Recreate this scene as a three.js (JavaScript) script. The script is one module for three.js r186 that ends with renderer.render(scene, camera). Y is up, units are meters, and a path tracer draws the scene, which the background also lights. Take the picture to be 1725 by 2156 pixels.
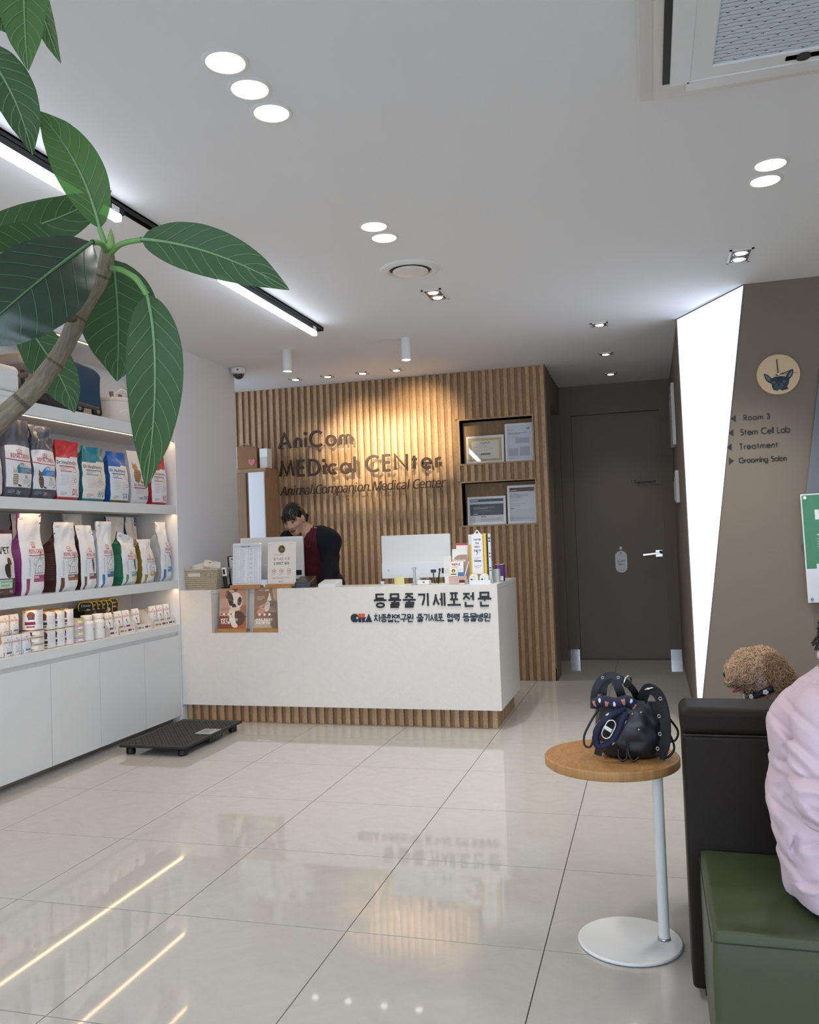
import * as THREE from 'three';
import { RoundedBoxGeometry } from 'three/addons/geometries/RoundedBoxGeometry.js';
import { mergeGeometries, mergeVertices, toCreasedNormals } from 'three/addons/utils/BufferGeometryUtils.js';
import { MarchingCubes } from 'three/addons/objects/MarchingCubes.js';
import { ImprovedNoise } from 'three/addons/math/ImprovedNoise.js';
import { RectAreaLightUniformsLib } from 'three/addons/lights/RectAreaLightUniformsLib.js';
import { TextGeometry } from 'three/addons/geometries/TextGeometry.js';
import { FontLoader } from 'three/addons/loaders/FontLoader.js';

// ---------------------------------------------------------------- camera, sky, lights, exposure
const scene = new THREE.Scene();
const R = THREE.MathUtils.degToRad;
const camera = new THREE.PerspectiveCamera(2 * Math.atan(1078 / 1788.33) * 180 / Math.PI, 1725 / 2156, 0.05, 60);
camera.position.set(0, 1.1868, 0);
camera.rotation.set(R(1.843), R(15.824), R(-2.0603), 'YXZ');
scene.add(camera);
const renderer = new THREE.WebGLRenderer({ antialias: true });
renderer.toneMapping = THREE.LinearToneMapping;
renderer.toneMappingExposure = 1.1;
renderer.shadowMap.enabled = true;
RectAreaLightUniformsLib.init();
scene.background = new THREE.Color().setRGB(2.6, 3.1, 3.8);        // overcast daylight, reaches the room through the shop front only
const POWER = { round: 1.25, square: 2.9, wall: 1.7, cylinder: 13.0, shelf: 0.5, track: 8.5, panel: 0.7 };   // lamp intensities, used by the lamp builders
const WARM = 0xffd9a8, NEUTRAL = 0xfffcf7, COOL = 0xeaf3ff;

// ---------------------------------------------------------------- helpers
let seed = 7;
const rnd = () => { seed = (seed * 1664525 + 1013904223) >>> 0; return seed / 4294967296; };
const rr = (a, b) => a + (b - a) * rnd();
const perlin = new ImprovedNoise();
const V = (x, y, z) => new THREE.Vector3(x, y, z);
const std = (color, roughness = 0.6, more = {}) => new THREE.MeshStandardMaterial({ color, roughness, ...more });
const phy = (color, roughness = 0.6, more = {}) => new THREE.MeshPhysicalMaterial({ color, roughness, ...more });
const taken = new Map();
function numbered(name) { const n = taken.get(name) ?? 0; taken.set(name, n + 1); return n ? name + '_' + String(n).padStart(3, '0') : name; }
const shade = (o) => { o.castShadow = o.receiveShadow = true; return o; };
function tag(o, label, category, group) { o.userData.label = label; o.userData.category = category; if (group) o.userData.group = group; return o; }
function thing(name, label, category, [x, y, z] = [0, 0, 0], turn = 0, group) {
  const o = new THREE.Group(); o.name = numbered(name); o.position.set(x, y, z); o.rotation.y = turn; tag(o, label, category, group); scene.add(o); return o;
}
function part(parent, name, geometry, material, [x, y, z] = [0, 0, 0], [a, b, c] = [0, 0, 0], label) {
  const m = shade(new THREE.Mesh(geometry, material)); m.name = name; m.position.set(x, y, z); m.rotation.set(a, b, c); if (label) m.userData.label = label; parent.add(m); return m;
}
function solo(name, geometry, material, label, category, pos, rot, group) { const m = part(scene, numbered(name), geometry, material, pos, rot); return tag(m, label, category, group); }
function struct(name, geometry, material, pos, rot) { const m = part(scene, numbered(name), geometry, material, pos, rot); m.userData.kind = 'structure'; return m; }
function copy(o, label, pos, turn, group) { const c = o.clone(); c.name = numbered(o.name.replace(/_\d{3}$/, '')); c.userData = { ...o.userData }; if (label) c.userData.label = label; if (group) c.userData.group = group; c.position.set(...pos); if (turn !== undefined) c.rotation.y = turn; scene.add(c); return c; }
const box = (w, h, d) => new THREE.BoxGeometry(w, h, d);
const rbox = (w, h, d, r = 0.004, s = 2) => new RoundedBoxGeometry(w, h, d, s, Math.min(r, w / 2.01, h / 2.01, d / 2.01));
const span = (x0, x1, y0, y1, z0, z1) => { const g = box(Math.abs(x1 - x0), Math.abs(y1 - y0), Math.abs(z1 - z0)); g.translate((x0 + x1) / 2, (y0 + y1) / 2, (z0 + z1) / 2); return g; };
const cyl = (r0, r1, h, n = 32, open = false) => new THREE.CylinderGeometry(r0, r1, h, n, 1, open);
const lathe = (pts, n = 32) => new THREE.LatheGeometry(pts.map(([x, y]) => new THREE.Vector2(x, y)), n);
const tube = (pts, r, n = 24, k = 8, closed = false) => new THREE.TubeGeometry(new THREE.CatmullRomCurve3(pts.map((p) => V(...p)), closed), n, r, k, closed);
const at = (g, x = 0, y = 0, z = 0, a = 0, b = 0, c = 0) => { g.applyMatrix4(new THREE.Matrix4().compose(V(x, y, z), new THREE.Quaternion().setFromEuler(new THREE.Euler(a, b, c)), V(1, 1, 1))); return g; };
function merge(list) { const clean = list.map((g) => { g = g.index ? g.toNonIndexed() : g; for (const k of Object.keys(g.attributes)) if (!['position', 'normal', 'uv'].includes(k)) g.deleteAttribute(k); return g; }); return mergeGeometries(clean); }
const extrude = (shape, depth, bevel = 0, more = {}) => new THREE.ExtrudeGeometry(shape, { depth, bevelEnabled: bevel > 0, bevelSize: bevel, bevelThickness: bevel, bevelSegments: 2, curveSegments: 16, ...more });
const poly = (pts) => new THREE.Shape(pts.map(([x, y]) => new THREE.Vector2(x, y)));
function canvas(w, h, draw) {
  const c = document.createElement('canvas'); c.width = w; c.height = h; const g = c.getContext('2d'); draw(g, w, h);
  const t = new THREE.CanvasTexture(c); t.colorSpace = THREE.SRGBColorSpace; t.anisotropy = 8; t.magFilter = THREE.LinearFilter; return t;
}
function dataTexture(w, h, f, srgb = true) {
  const d = new Uint8Array(w * h * 4);
  for (let y = 0; y < h; y++) for (let x = 0; x < w; x++) { const c = f(x / w, y / h); d.set([c[0], c[1], c[2], 255], (y * w + x) * 4); }
  const t = new THREE.DataTexture(d, w, h); t.wrapS = t.wrapT = THREE.RepeatWrapping; t.magFilter = THREE.LinearFilter; if (srgb) t.colorSpace = THREE.SRGBColorSpace; t.needsUpdate = true; return t;
}
const tn = (x, y, n, s) => { const a = x * 2 * Math.PI, b = y * 2 * Math.PI; return perlin.noise(Math.cos(a) * n + s, Math.sin(a) * n + Math.cos(b) * n * 1.3, Math.sin(b) * n * 1.3 - s); };   // tiling noise
// rectangular uv in metres on boxes (grain along the longest side)
function metreUV(g, along = 'y', scale = 1) {
  const p = g.attributes.position, n = g.attributes.normal, uv = new Float32Array(p.count * 2);
  for (let i = 0; i < p.count; i++) {
    const q = { x: p.getX(i), y: p.getY(i), z: p.getZ(i) }, m = { x: Math.abs(n.getX(i)), y: Math.abs(n.getY(i)), z: Math.abs(n.getZ(i)) };
    const v = q[along]; let u;
    if (along === 'y') u = m.x > m.z ? q.z : q.x; else if (along === 'x') u = m.y > m.z ? q.z : q.y; else u = m.y > m.x ? q.x : q.y;
    uv[i * 2] = u * scale; uv[i * 2 + 1] = v * scale;
  }
  g.setAttribute('uv', new THREE.BufferAttribute(uv, 2)); return g;
}
// ---------------------------------------------------------------- stroke lettering: geometric Latin and Hangul, as polylines in a unit-height box
const arc = (cx, cy, rx, ry, a0, a1, n = 18) => Array.from({ length: n + 1 }, (_, i) => { const a = R(a0 + (a1 - a0) * i / n); return [cx + rx * Math.cos(a), cy + ry * Math.sin(a)]; });
const ring = (cx, cy, rx, ry = rx) => arc(cx, cy, rx, ry, 90, 450, 28);
const X = 0.62;   // x-height of the geometric face (cap height is 1)
const bowl = (cx, r = 0.31) => ring(cx, r, r);
const arch = (x, w) => [[x, 0], [x, X - w / 2 - 0.02], ...arc(x + w / 2, X - w / 2 - 0.02, w / 2, w / 2, 180, 0, 12), [x + w, 0]];
const LATIN = {
  A: [0.86, [[0, 0], [0.43, 1], [0.86, 0]], [[0.15, 0.33], [0.71, 0.33]]], C: [0.84, arc(0.5, 0.5, 0.5, 0.5, 48, 312, 30)],
  D: [0.74, [[0, 0], [0, 1], [0.26, 1], ...arc(0.26, 0.5, 0.48, 0.5, 88, -88, 22), [0.26, 0], [0, 0]]], E: [0.48, [[0.48, 1], [0, 1], [0, 0], [0.48, 0]], [[0, 0.52], [0.45, 0.52]]],
  M: [0.98, [[0, 0], [0.17, 1], [0.49, 0.12], [0.81, 1], [0.98, 0]]], N: [0.8, [[0, 0], [0, 1], [0.8, 0], [0.8, 1]]], O: [1, ring(0.5, 0.5, 0.5)],
  R: [0.5, [[0, 0], [0, 1], [0.2, 1], ...arc(0.2, 0.74, 0.27, 0.26, 90, -90, 14), [0, 0.48]], [[0.16, 0.48], [0.5, 0]]],
  S: [0.5, [...arc(0.26, 0.745, 0.22, 0.24, 40, 250, 14), ...arc(0.25, 0.26, 0.25, 0.25, 75, -140, 16)]], L: [0.42, [[0, 1], [0, 0], [0.42, 0]]], T: [0.56, [[0, 1], [0.56, 1]], [[0.28, 1], [0.28, 0]]],
  G: [0.96, [...arc(0.5, 0.5, 0.5, 0.5, 45, 360, 32), [0.58, 0.5]]], H: [0.66, [[0, 0], [0, 1]], [[0.66, 0], [0.66, 1]], [[0, 0.52], [0.66, 0.52]]], F: [0.46, [[0.46, 1], [0, 1], [0, 0]], [[0, 0.5], [0.42, 0.5]]],
  Y: [0.7, [[0, 1], [0.35, 0.48], [0.7, 1]], [[0.35, 0.48], [0.35, 0]]], 3: [0.5, [...arc(0.24, 0.75, 0.22, 0.24, 150, -90, 14), ...arc(0.24, 0.26, 0.25, 0.25, 90, -150, 16)]],
  a: [0.62, bowl(0.31), [[0.62, X + 0.02], [0.62, 0]]], b: [0.62, [[0, 1.05], [0, 0]], bowl(0.31)], c: [0.54, arc(0.31, 0.31, 0.31, 0.31, 48, 312, 22)], d: [0.62, bowl(0.31), [[0.62, 1.05], [0.62, 0]]],
  e: [0.62, [[0.02, 0.33], [0.62, 0.33], ...arc(0.31, 0.31, 0.31, 0.31, 4, 318, 26)]], g: [0.62, bowl(0.31), [[0.62, X], [0.62, -0.02], ...arc(0.33, -0.02, 0.29, 0.26, 0, -150, 14)]],
  i: [0, [[0, 0], [0, X]], 'dot'], l: [0, [[0, 0], [0, 1.06]]], m: [0.8, arch(0, 0.4), arch(0.4, 0.4)], n: [0.44, arch(0, 0.44)], o: [0.62, bowl(0.31)],
  r: [0.26, [[0, 0], [0, X]], [[0, X - 0.24], ...arc(0.2, X - 0.22, 0.2, 0.2, 170, 62, 8)]], t: [0.34, [[0.16, 0.86], [0.16, 0]], [[0, X], [0.34, X]]], p: [0.62, bowl(0.31), [[0, X], [0, -0.34]]], ' ': [0.5],
};
// Hangul: jamo in a unit box (y up), composed by the shape of the vowel
const CHO = 'ㄱㄲㄴㄷㄸㄹㅁㅂㅃㅅㅆㅇㅈㅉㅊㅋㅌㅍㅎ', JUNG = 'ㅏㅐㅑㅒㅓㅔㅕㅖㅗㅘㅙㅚㅛㅜㅝㅞㅟㅠㅡㅢㅣ', JONG = ' ㄱㄲㄳㄴㄵㄶㄷㄹㄺㄻㄼㄽㄾㄿㅀㅁㅂㅄㅅㅆㅇㅈㅊㅋㅌㅍㅎ';
const CONS = {
  ㄱ: [[[0, 1], [0.95, 1], [0.9, 0.55], [0.6, 0]]], ㄴ: [[[0, 1], [0, 0], [1, 0]]], ㄷ: [[[1, 1], [0, 1], [0, 0], [1, 0]]], ㄹ: [[[0, 1], [1, 1], [1, 0.5], [0, 0.5], [0, 0], [1, 0]]],
  ㅁ: [[[0, 0], [0, 1], [1, 1], [1, 0], [0, 0]]], ㅂ: [[[0, 1], [0, 0], [1, 0], [1, 1]], [[0, 0.5], [1, 0.5]]], ㅅ: [[[0.5, 1], [0.35, 0.5], [0, 0]], [[0.46, 0.7], [0.7, 0.3], [1, 0]]],
  ㅇ: [ring(0.5, 0.5, 0.5)], ㅈ: [[[0, 1], [1, 1]], [[0.5, 1], [0.35, 0.5], [0, 0]], [[0.46, 0.6], [0.7, 0.25], [1, 0]]], ㅊ: [[[0.35, 1.2], [0.65, 1.2]], [[0, 0.9], [1, 0.9]], [[0.5, 0.9], [0.35, 0.45], [0, 0]], [[0.46, 0.55], [0.7, 0.22], [1, 0]]],
  ㅋ: [[[0, 1], [1, 1], [0.7, 0]], [[0, 0.55], [0.9, 0.55]]], ㅌ: [[[1, 1], [0, 1], [0, 0], [1, 0]], [[0, 0.5], [1, 0.5]]], ㅍ: [[[0, 1], [1, 1]], [[0, 0], [1, 0]], [[0.28, 1], [0.28, 0]], [[0.72, 1], [0.72, 0]]],
  ㅎ: [[[0.3, 1.25], [0.7, 1.25]], [[0, 0.95], [1, 0.95]], ring(0.5, 0.36, 0.38, 0.36)],
};
for (const [k, v] of [['ㄲ', 'ㄱ'], ['ㄸ', 'ㄷ'], ['ㅃ', 'ㅂ'], ['ㅆ', 'ㅅ'], ['ㅉ', 'ㅈ']]) CONS[k] = [0, 0.55].flatMap((o) => CONS[v].map((s) => s.map(([x, y]) => [o + x * 0.45, y])));
function hangul(ch) {
  const code = ch.charCodeAt(0) - 0xac00; if (code < 0 || code > 11171) return [];
  const cho = CHO[Math.floor(code / 588)], jung = JUNG[Math.floor((code % 588) / 28)], jong = JONG[code % 28], out = [];
  const put = (strokes, x0, y0, x1, y1) => strokes.forEach((s) => out.push(s.map(([x, y]) => [x0 + (x1 - x0) * x, y0 + (y1 - y0) * y])));
  const J = jong !== ' ', side = 'ㅏㅐㅑㅓㅔㅕㅣ', low = 'ㅗㅛㅜㅠㅡ', b = J ? 0.42 : 0.04;
  const vert = (x, up, dn) => out.push([[x, up], [x, dn]]), horiz = (y, a, c) => out.push([[a, y], [c, y]]);
  if (side.includes(jung)) {
    const two = 'ㅐㅔ'.includes(jung), x = two ? 0.72 : 0.8;
    put(CONS[cho], 0.06, b + 0.08, two ? 0.5 : 0.56, 0.9); vert(x, 1, b);
    const m = (1 + b) / 2;
    if (jung === 'ㅏ') horiz(m, x, 1); if (jung === 'ㅑ') { horiz(m + 0.12, x, 1); horiz(m - 0.12, x, 1); } if (jung === 'ㅓ') horiz(m, x - 0.2, x); if (jung === 'ㅕ') { horiz(m + 0.12, x - 0.2, x); horiz(m - 0.12, x - 0.2, x); }
    if (jung === 'ㅐ') { horiz(m, x, 0.93); vert(0.93, 1, b); } if (jung === 'ㅔ') { horiz(m, x - 0.16, x); vert(0.93, 1, b); }
  } else if (low.includes(jung)) {
    const y = J ? 0.5 : 0.14, dn = 'ㅜㅠ'.includes(jung), top = J ? 0.66 : dn || jung === 'ㅡ' ? 0.48 : 0.5;
    put(CONS[cho], 0.2, top, 0.8, 0.96); const yy = J ? 0.52 : dn ? 0.34 : 0.1; horiz(yy, 0, 1);
    if (jung === 'ㅗ') vert(0.5, top, yy); if (jung === 'ㅛ') { vert(0.36, top, yy); vert(0.64, top, yy); } if (dn) vert(0.5, yy, J ? 0.36 : 0);
  } else {   // combined vowels such as ㅝ, ㅘ
    put(CONS[cho], 0.08, 0.62, 0.56, 0.96); horiz(0.48, 0, 0.64); vert(0.32, jung === 'ㅘ' ? 0.62 : 0.48, jung === 'ㅘ' ? 0.48 : 0.3); vert(0.84, 1, b - 0.1); horiz(jung === 'ㅘ' ? 0.6 : 0.4, jung === 'ㅘ' ? 0.84 : 0.68, jung === 'ㅘ' ? 1 : 0.84);
  }
  if (J) put(CONS[jong], 0.22, 0, 0.8, 'ㅈㅊㅎ'.includes(jong) ? 0.24 : 0.3);
  return out;
}
// one stroke as a mitred ribbon with thickness
function ribbon(pts, w, depth) {
  const closed = pts.length > 3 && Math.hypot(pts[0][0] - pts.at(-1)[0], pts[0][1] - pts.at(-1)[1]) < 1e-4, P = closed ? pts.slice(0, -1) : pts, n = P.length, L = [], Rr = [];
  const dir = (a, b) => { const d = [b[0] - a[0], b[1] - a[1]], l = Math.hypot(...d) || 1; return [d[0] / l, d[1] / l]; };
  for (let i = 0; i < n; i++) {
    const a = i > 0 || closed ? dir(P[(i - 1 + n) % n], P[i]) : null, b = i < n - 1 || closed ? dir(P[i], P[(i + 1) % n]) : null, u = a ?? b, v = b ?? a;
    let m = [-(u[1] + v[1]), u[0] + v[0]]; const l = Math.hypot(...m) || 1; m = [m[0] / l, m[1] / l];
    const k = Math.min(1.6, 1 / Math.max(0.3, m[0] * -v[1] + m[1] * v[0])) * w / 2;
    L.push([P[i][0] + m[0] * k, P[i][1] + m[1] * k]); Rr.push([P[i][0] - m[0] * k, P[i][1] - m[1] * k]);
  }
  const pos = [], quad = (a, b, c, d) => pos.push(...a, ...b, ...c, ...a, ...c, ...d), f = (p, z) => [p[0], p[1], z], N = closed ? n : n - 1;
  for (let i = 0; i < N; i++) {
    const j = (i + 1) % n;
    quad(f(Rr[i], depth), f(Rr[j], depth), f(L[j], depth), f(L[i], depth)); quad(f(L[i], 0), f(L[j], 0), f(Rr[j], 0), f(Rr[i], 0));
    quad(f(L[i], depth), f(L[j], depth), f(L[j], 0), f(L[i], 0)); quad(f(Rr[i], 0), f(Rr[j], 0), f(Rr[j], depth), f(Rr[i], depth));
  }
  if (!closed) { quad(f(L[0], depth), f(L[0], 0), f(Rr[0], 0), f(Rr[0], depth)); quad(f(Rr[n - 1], depth), f(Rr[n - 1], 0), f(L[n - 1], 0), f(L[n - 1], depth)); }
  const g = new THREE.BufferGeometry(); g.setAttribute('position', new THREE.Float32BufferAttribute(pos, 3)); g.computeVertexNormals(); g.setAttribute('uv', new THREE.Float32BufferAttribute(new Float32Array(pos.length / 3 * 2), 2)); return g;
}
function letterGeometry(strokes, size, w, depth) {
  return merge(strokes.map((s, i) => s === 'dot' ? at(cyl(w * 0.72, w * 0.72, depth, 16), 0, size * 0.92, depth / 2, Math.PI / 2) : ribbon(s.map(([x, y]) => [x * size, y * size]), w, depth + i * 0.0004)));
}
// a line of separate letters under a parent; returns its width
function lettering(parent, text, size, w, depth, material, spacing, x0 = 0, y0 = 0, z0 = 0, squash = 1) {
  let x = x0;
  for (const ch of text) {
    const korean = ch.charCodeAt(0) > 0xabff, glyph = korean ? [1, ...hangul(ch)] : LATIN[ch] ?? [0.3];
    if (glyph.length > 1) { const g = letterGeometry(glyph.slice(1), size, w, depth); if (squash !== 1) g.scale(squash, 1, 1); part(parent, 'letter', g, material, [x, y0, z0]); }
    x += (korean ? size : ch === ' ' ? glyph[0] * size : glyph[0] * size + w) * squash + (ch === ' ' ? 0 : spacing);
  }
  return x - x0;
}
// the same glyphs drawn with a pen on a canvas; returns the width
function pen(g, text, x, y, size, w, color, spacing = 0.14) {
  g.strokeStyle = g.fillStyle = color; g.lineWidth = w; g.lineJoin = 'miter'; g.lineCap = 'butt'; const x0 = x;
  for (const ch of text) {
    const korean = ch.charCodeAt(0) > 0xabff;
    if (!korean && ch !== ' ') { g.font = 'bold ' + size * 1.25 + 'px sans-serif'; g.fillText(ch, x, y); x += g.measureText(ch).width + size * 0.03; continue; }
    if (ch === ' ') { x += size * 0.4; continue; }
    for (const s of hangul(ch)) { g.beginPath(); s.forEach(([a, b], i) => (i ? g.lineTo : g.moveTo).call(g, x + a * size, y - b * size)); g.stroke(); }
    x += size * (1 + spacing);
  }
  return x - x0;
}
const penWidth = (text, size, spacing = 0.14) => [...text].reduce((s, ch) => s + (ch === ' ' ? 0.4 : ch.charCodeAt(0) > 0xabff ? 1 + spacing : 0.72) * size, 0);
const greek = (g, x, y, w, h, n, color, lw = 2) => { g.strokeStyle = color; g.lineWidth = lw; for (let i = 0; i < n; i++) { const yy = y + h * (i + 0.5) / n; g.setLineDash([6 + (i * 7) % 11, 2]); g.beginPath(); g.moveTo(x, yy); g.lineTo(x + w * (i === n - 1 ? 0.6 : 0.9 + 0.1 * Math.sin(i * 3.3)), yy); g.stroke(); } g.setLineDash([]); };   // lines of print too small to read
// ---------------------------------------------------------------- the room
const CEIL = 2.576, SLATZ = -6.95, XR = 3.3, ZF = 1.7;
const M = {
  ceiling: std(0xebeced, 0.9), white: std(0xe8e9ea, 0.75), cabinet: std(0xe6e7e6, 0.38), taupe: std(0x7f7367, 0.8), taupeDark: std(0x85796e, 0.7), grout: std(0x5a524b, 0.95),
  chrome: std(0xd8d8d8, 0.16, { metalness: 1 }), steel: std(0xb8b8b8, 0.3, { metalness: 1 }), black: std(0x121212, 0.5), blackGloss: std(0x0c0c0d, 0.2), whitePlastic: std(0xe8e8e6, 0.35), paper: std(0xecebe8, 0.7),
  lampWarm: std(0xffffff, 0.5, { emissive: 0xffe9cf, emissiveIntensity: 5 }), lampNeutral: std(0xffffff, 0.5, { emissive: 0xfff6ea, emissiveIntensity: 5 }), lampCool: std(0xffffff, 0.5, { emissive: 0xe4efff, emissiveIntensity: 10 }),
  strip: std(0xffffff, 0.5, { emissive: 0xffdcae, emissiveIntensity: 3.5 }), glow: std(0xf4f8ff, 0.6, { emissive: 0xd6e4fb, emissiveIntensity: 0.95 }),
  glass: phy(0xffffff, 0.02, { transmission: 1, thickness: 0, ior: 1.5 }), acrylic: phy(0xffffff, 0.03, { transmission: 1, thickness: 0, ior: 1.45 }),
};
// oak grain, 0.5 m x 1 m
const grain = dataTexture(256, 512, (u, v) => { const a = tn(u, v * 0.5, 3.2, 1.7), b = tn(u * 3 % 1, v, 1.1, 5.2), f = Math.sin((u * 60 + a * 7) * 2.2) * 0.5 + 0.5, s = 1 + 0.07 * a + 0.05 * b - 0.07 * f; return [Math.min(255, 226 * s), Math.min(255, 206 * s), Math.min(255, 182 * s)]; });
grain.repeat.set(2, 1);
M.oakBack = std(0xc0ab92, 0.7, { map: grain });
M.oakTones = [0xd8c3aa, 0xceb9a0, 0xd4bfa6, 0xcab59b].map((c) => std(c, 0.6, { map: grain }));
const tileTex = dataTexture(256, 256, (u, v) => { const s = 1 + 0.018 * tn(u, v, 1.6, 3) + 0.012 * tn(u, v, 5, 8); return [203 * s, 198 * s, 190 * s]; });
M.tile = phy(0xf2f2f2, 0.04, { map: tileTex, ior: 1.52, specularIntensity: 1 });

// floor: polished 60 cm tiles on dark grout; the tile lines are the room's own axes
{
  const floor = struct('floor', span(-4.3, XR + 0.1, -0.12, -0.004, -8.4, ZF + 0.1), M.grout);
  const T = 0.6, gx = -2.746, gz = -2.465, gap = 0.0016, x0 = -3.36, x1 = XR, z0 = -8.2, z1 = ZF, full = box(T - 2 * gap, 0.012, T - 2 * gap);
  for (let i = -2; i < 11; i++) for (let j = -8; j < 11; j++) {
    const a = Math.max(x0, gx + i * T + gap), b = Math.min(x1, gx + (i + 1) * T - gap), c = Math.max(z0, gz - (j + 1) * T + gap), d = Math.min(z1, gz - j * T - gap);
    if (b - a < 0.01 || d - c < 0.01) continue;
    const whole = b - a > T - 3 * gap && d - c > T - 3 * gap;
    part(floor, 'tile', whole ? full : box(b - a, 0.012, d - c), M.tile, [(a + b) / 2, -0.006, (c + d) / 2]);
  }
}
struct('ceiling', span(-4.3, XR + 0.1, CEIL, CEIL + 0.15, -8.4, ZF + 0.1), M.ceiling);
// left wall with the recess that holds the shelf unit
const WX = -3.12, NZ0 = -5.165, NZ1 = -2.13, NB = -3.5;
struct('wall_left', span(NB - 0.1, WX, 0, CEIL, -6.06, NZ0), M.white); struct('wall_left', span(NB - 0.1, NB, 0, CEIL, NZ0, NZ1), M.white); struct('wall_left', span(NB, WX, 2.405, CEIL, NZ0, NZ1), M.white); struct('wall_left', span(NB - 0.1, WX, 0, CEIL, NZ1, ZF + 0.1), M.white);
struct('wall_alcove', span(-4.3, -4.2, 0, CEIL, -7.1, -6.06), M.white);
// corridor: end wall, its door, left wall with a doorway, right wall whose corner is cut by the lit facet
const CX = 0.222, CZ = -8.12, FZ = -5.17, edgeX = (y) => 0.213 + 0.1393 * y;
{
  const w = (pts, holes, depth, m, name, pos, rot) => { const s = poly(pts); holes.forEach((h) => s.holes.push(poly(h))); return struct(name, extrude(s, depth), m, pos, rot); };
  w([[-0.9, 0], [CX, 0], [CX, CEIL], [-0.9, CEIL]], [[[-0.684, 0.001], [0.118, 0.001], [0.118, 2.298], [-0.684, 2.298]]], 0.14, M.taupe, 'wall_back', [0, 0, CZ - 0.14]);
  const d1 = struct('door_1', span(-0.684, 0.118, 0.006, 2.298, CZ - 0.14, CZ - 0.06), M.taupeDark);
  const handle = part(d1, 'handle', merge([at(rbox(0.064, 0.064, 0.012, 0.003), 0.062, 0.975, CZ - 0.052), at(cyl(0.011, 0.011, 0.05, 16), 0.062, 0.975, CZ - 0.03, Math.PI / 2), at(rbox(0.15, 0.02, 0.016, 0.004), -0.008, 0.972, CZ - 0.008, 0, 0, 0.1)]), M.chrome);
  const lock = part(d1, 'lock', at(cyl(0.016, 0.016, 0.01, 20), 0.078, 0.985, CZ - 0.05, Math.PI / 2), M.black); void handle; void lock;
  // left wall of the corridor: side of the slatted block with a doorway
  struct('wall_corridor_left', merge([span(-0.91, -0.79, 0, CEIL, -7.3, -7.11), span(-0.91, -0.79, 2.31, CEIL, -8.06, -7.3), span(-0.91, -0.79, 0, CEIL, CZ, -8.06)]), M.taupe);
  const d2 = struct('door_2', span(-0.93, -0.89, 0.006, 2.31, -8.06, -7.3), M.taupeDark); void d2;
  struct('wall_corridor_end', span(-1.0, -0.93, 0, CEIL, CZ - 0.14, -7.25), M.taupe);
  // right wall of the corridor: its front edge runs back to the ceiling
  w([[8.12, 0], [5.2, 0], [5.85, CEIL], [8.12, CEIL]], [], 0.1, M.taupe, 'wall_corridor_right', [CX, 0, 0], [0, Math.PI / 2, 0]);
  // front wall to the right, slanting edge
  w([[edgeX(0), 0], [XR + 0.1, 0], [XR + 0.1, CEIL], [edgeX(CEIL), CEIL]], [], 0.08, M.taupe, 'wall_front', [0, 0, FZ - 0.08]);
}
struct('baseboard_back', merge([span(-0.79, -0.69, 0, 0.1, CZ, CZ + 0.012), span(0.125, CX, 0, 0.1, CZ, CZ + 0.012)]), M.chrome);
struct('baseboard_corridor', merge([span(-0.79, -0.778, 0, 0.1, CZ, -8.06), span(-0.79, -0.778, 0, 0.1, -7.3, -6.97)]), M.taupeDark);
// slatted feature wall: backing, two display recesses and each slat
const slat = { pitch: 0.0604, w: 0.031, d: 0.022 };
const NICHES = [[-1.51, -0.9, 1.8, 2.165], [-1.51, -0.895, 1.285, 1.64]];
{
  const s = poly([[-4.2, 0], [-0.79, 0], [-0.79, CEIL], [-4.2, CEIL]]);
  for (const [a, b, c, d] of NICHES) s.holes.push(poly([[a, c], [b, c], [b, d], [a, d]]));
  const wall = struct('wall_slatted', metreUV(merge([extrude(s, 0.14), span(-4.2, -0.79, 0, CEIL, -0.1, 0)])), M.oakBack, [0, 0, SLATZ - slat.d - 0.14]);
  for (const [a, b, c, d] of NICHES) {   // thin frame round each recess
    const f = 0.012, z0 = 0.02, z1 = 0.14 + slat.d;
    part(wall, 'niche_frame', metreUV(merge([span(a - f, b + f, d, d + f, z0, z1), span(a - f, b + f, c - f, c, z0, z1), span(a - f, a, c, d, z0, z1), span(b, b + f, c, d, z0, z1)])), M.oakTones[1]);
  }
  let k = 0;
  for (let x = -0.79 - slat.w / 2; x > -4.1; x -= slat.pitch, k++) {
    let runs = [[0, CEIL]];
    for (const [a, b, c, d] of NICHES) if (x + slat.w / 2 > a - 0.012 && x - slat.w / 2 < b + 0.012) runs = runs.flatMap(([lo, hi]) => lo < c && hi > d ? [[lo, c - 0.012], [d + 0.012, hi]] : [[lo, hi]]);
    for (const [lo, hi] of runs) { const g = rbox(slat.w, hi - lo - 0.001, slat.d, 0.0015, 1); g.translate(x + (k % 7) * 0.5, 0, 0); metreUV(g); g.translate(-x - (k % 7) * 0.5, 0, 0); part(wall, 'slat', g, M.oakTones[(k * 5 + (k >> 2)) % 4], [x, (lo + hi) / 2, 0.14 + slat.d / 2]); }
  }
}
struct('trim_1', span(-0.79, -0.782, 0, CEIL, -7.3, SLATZ - 0.02), M.taupe);
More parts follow.
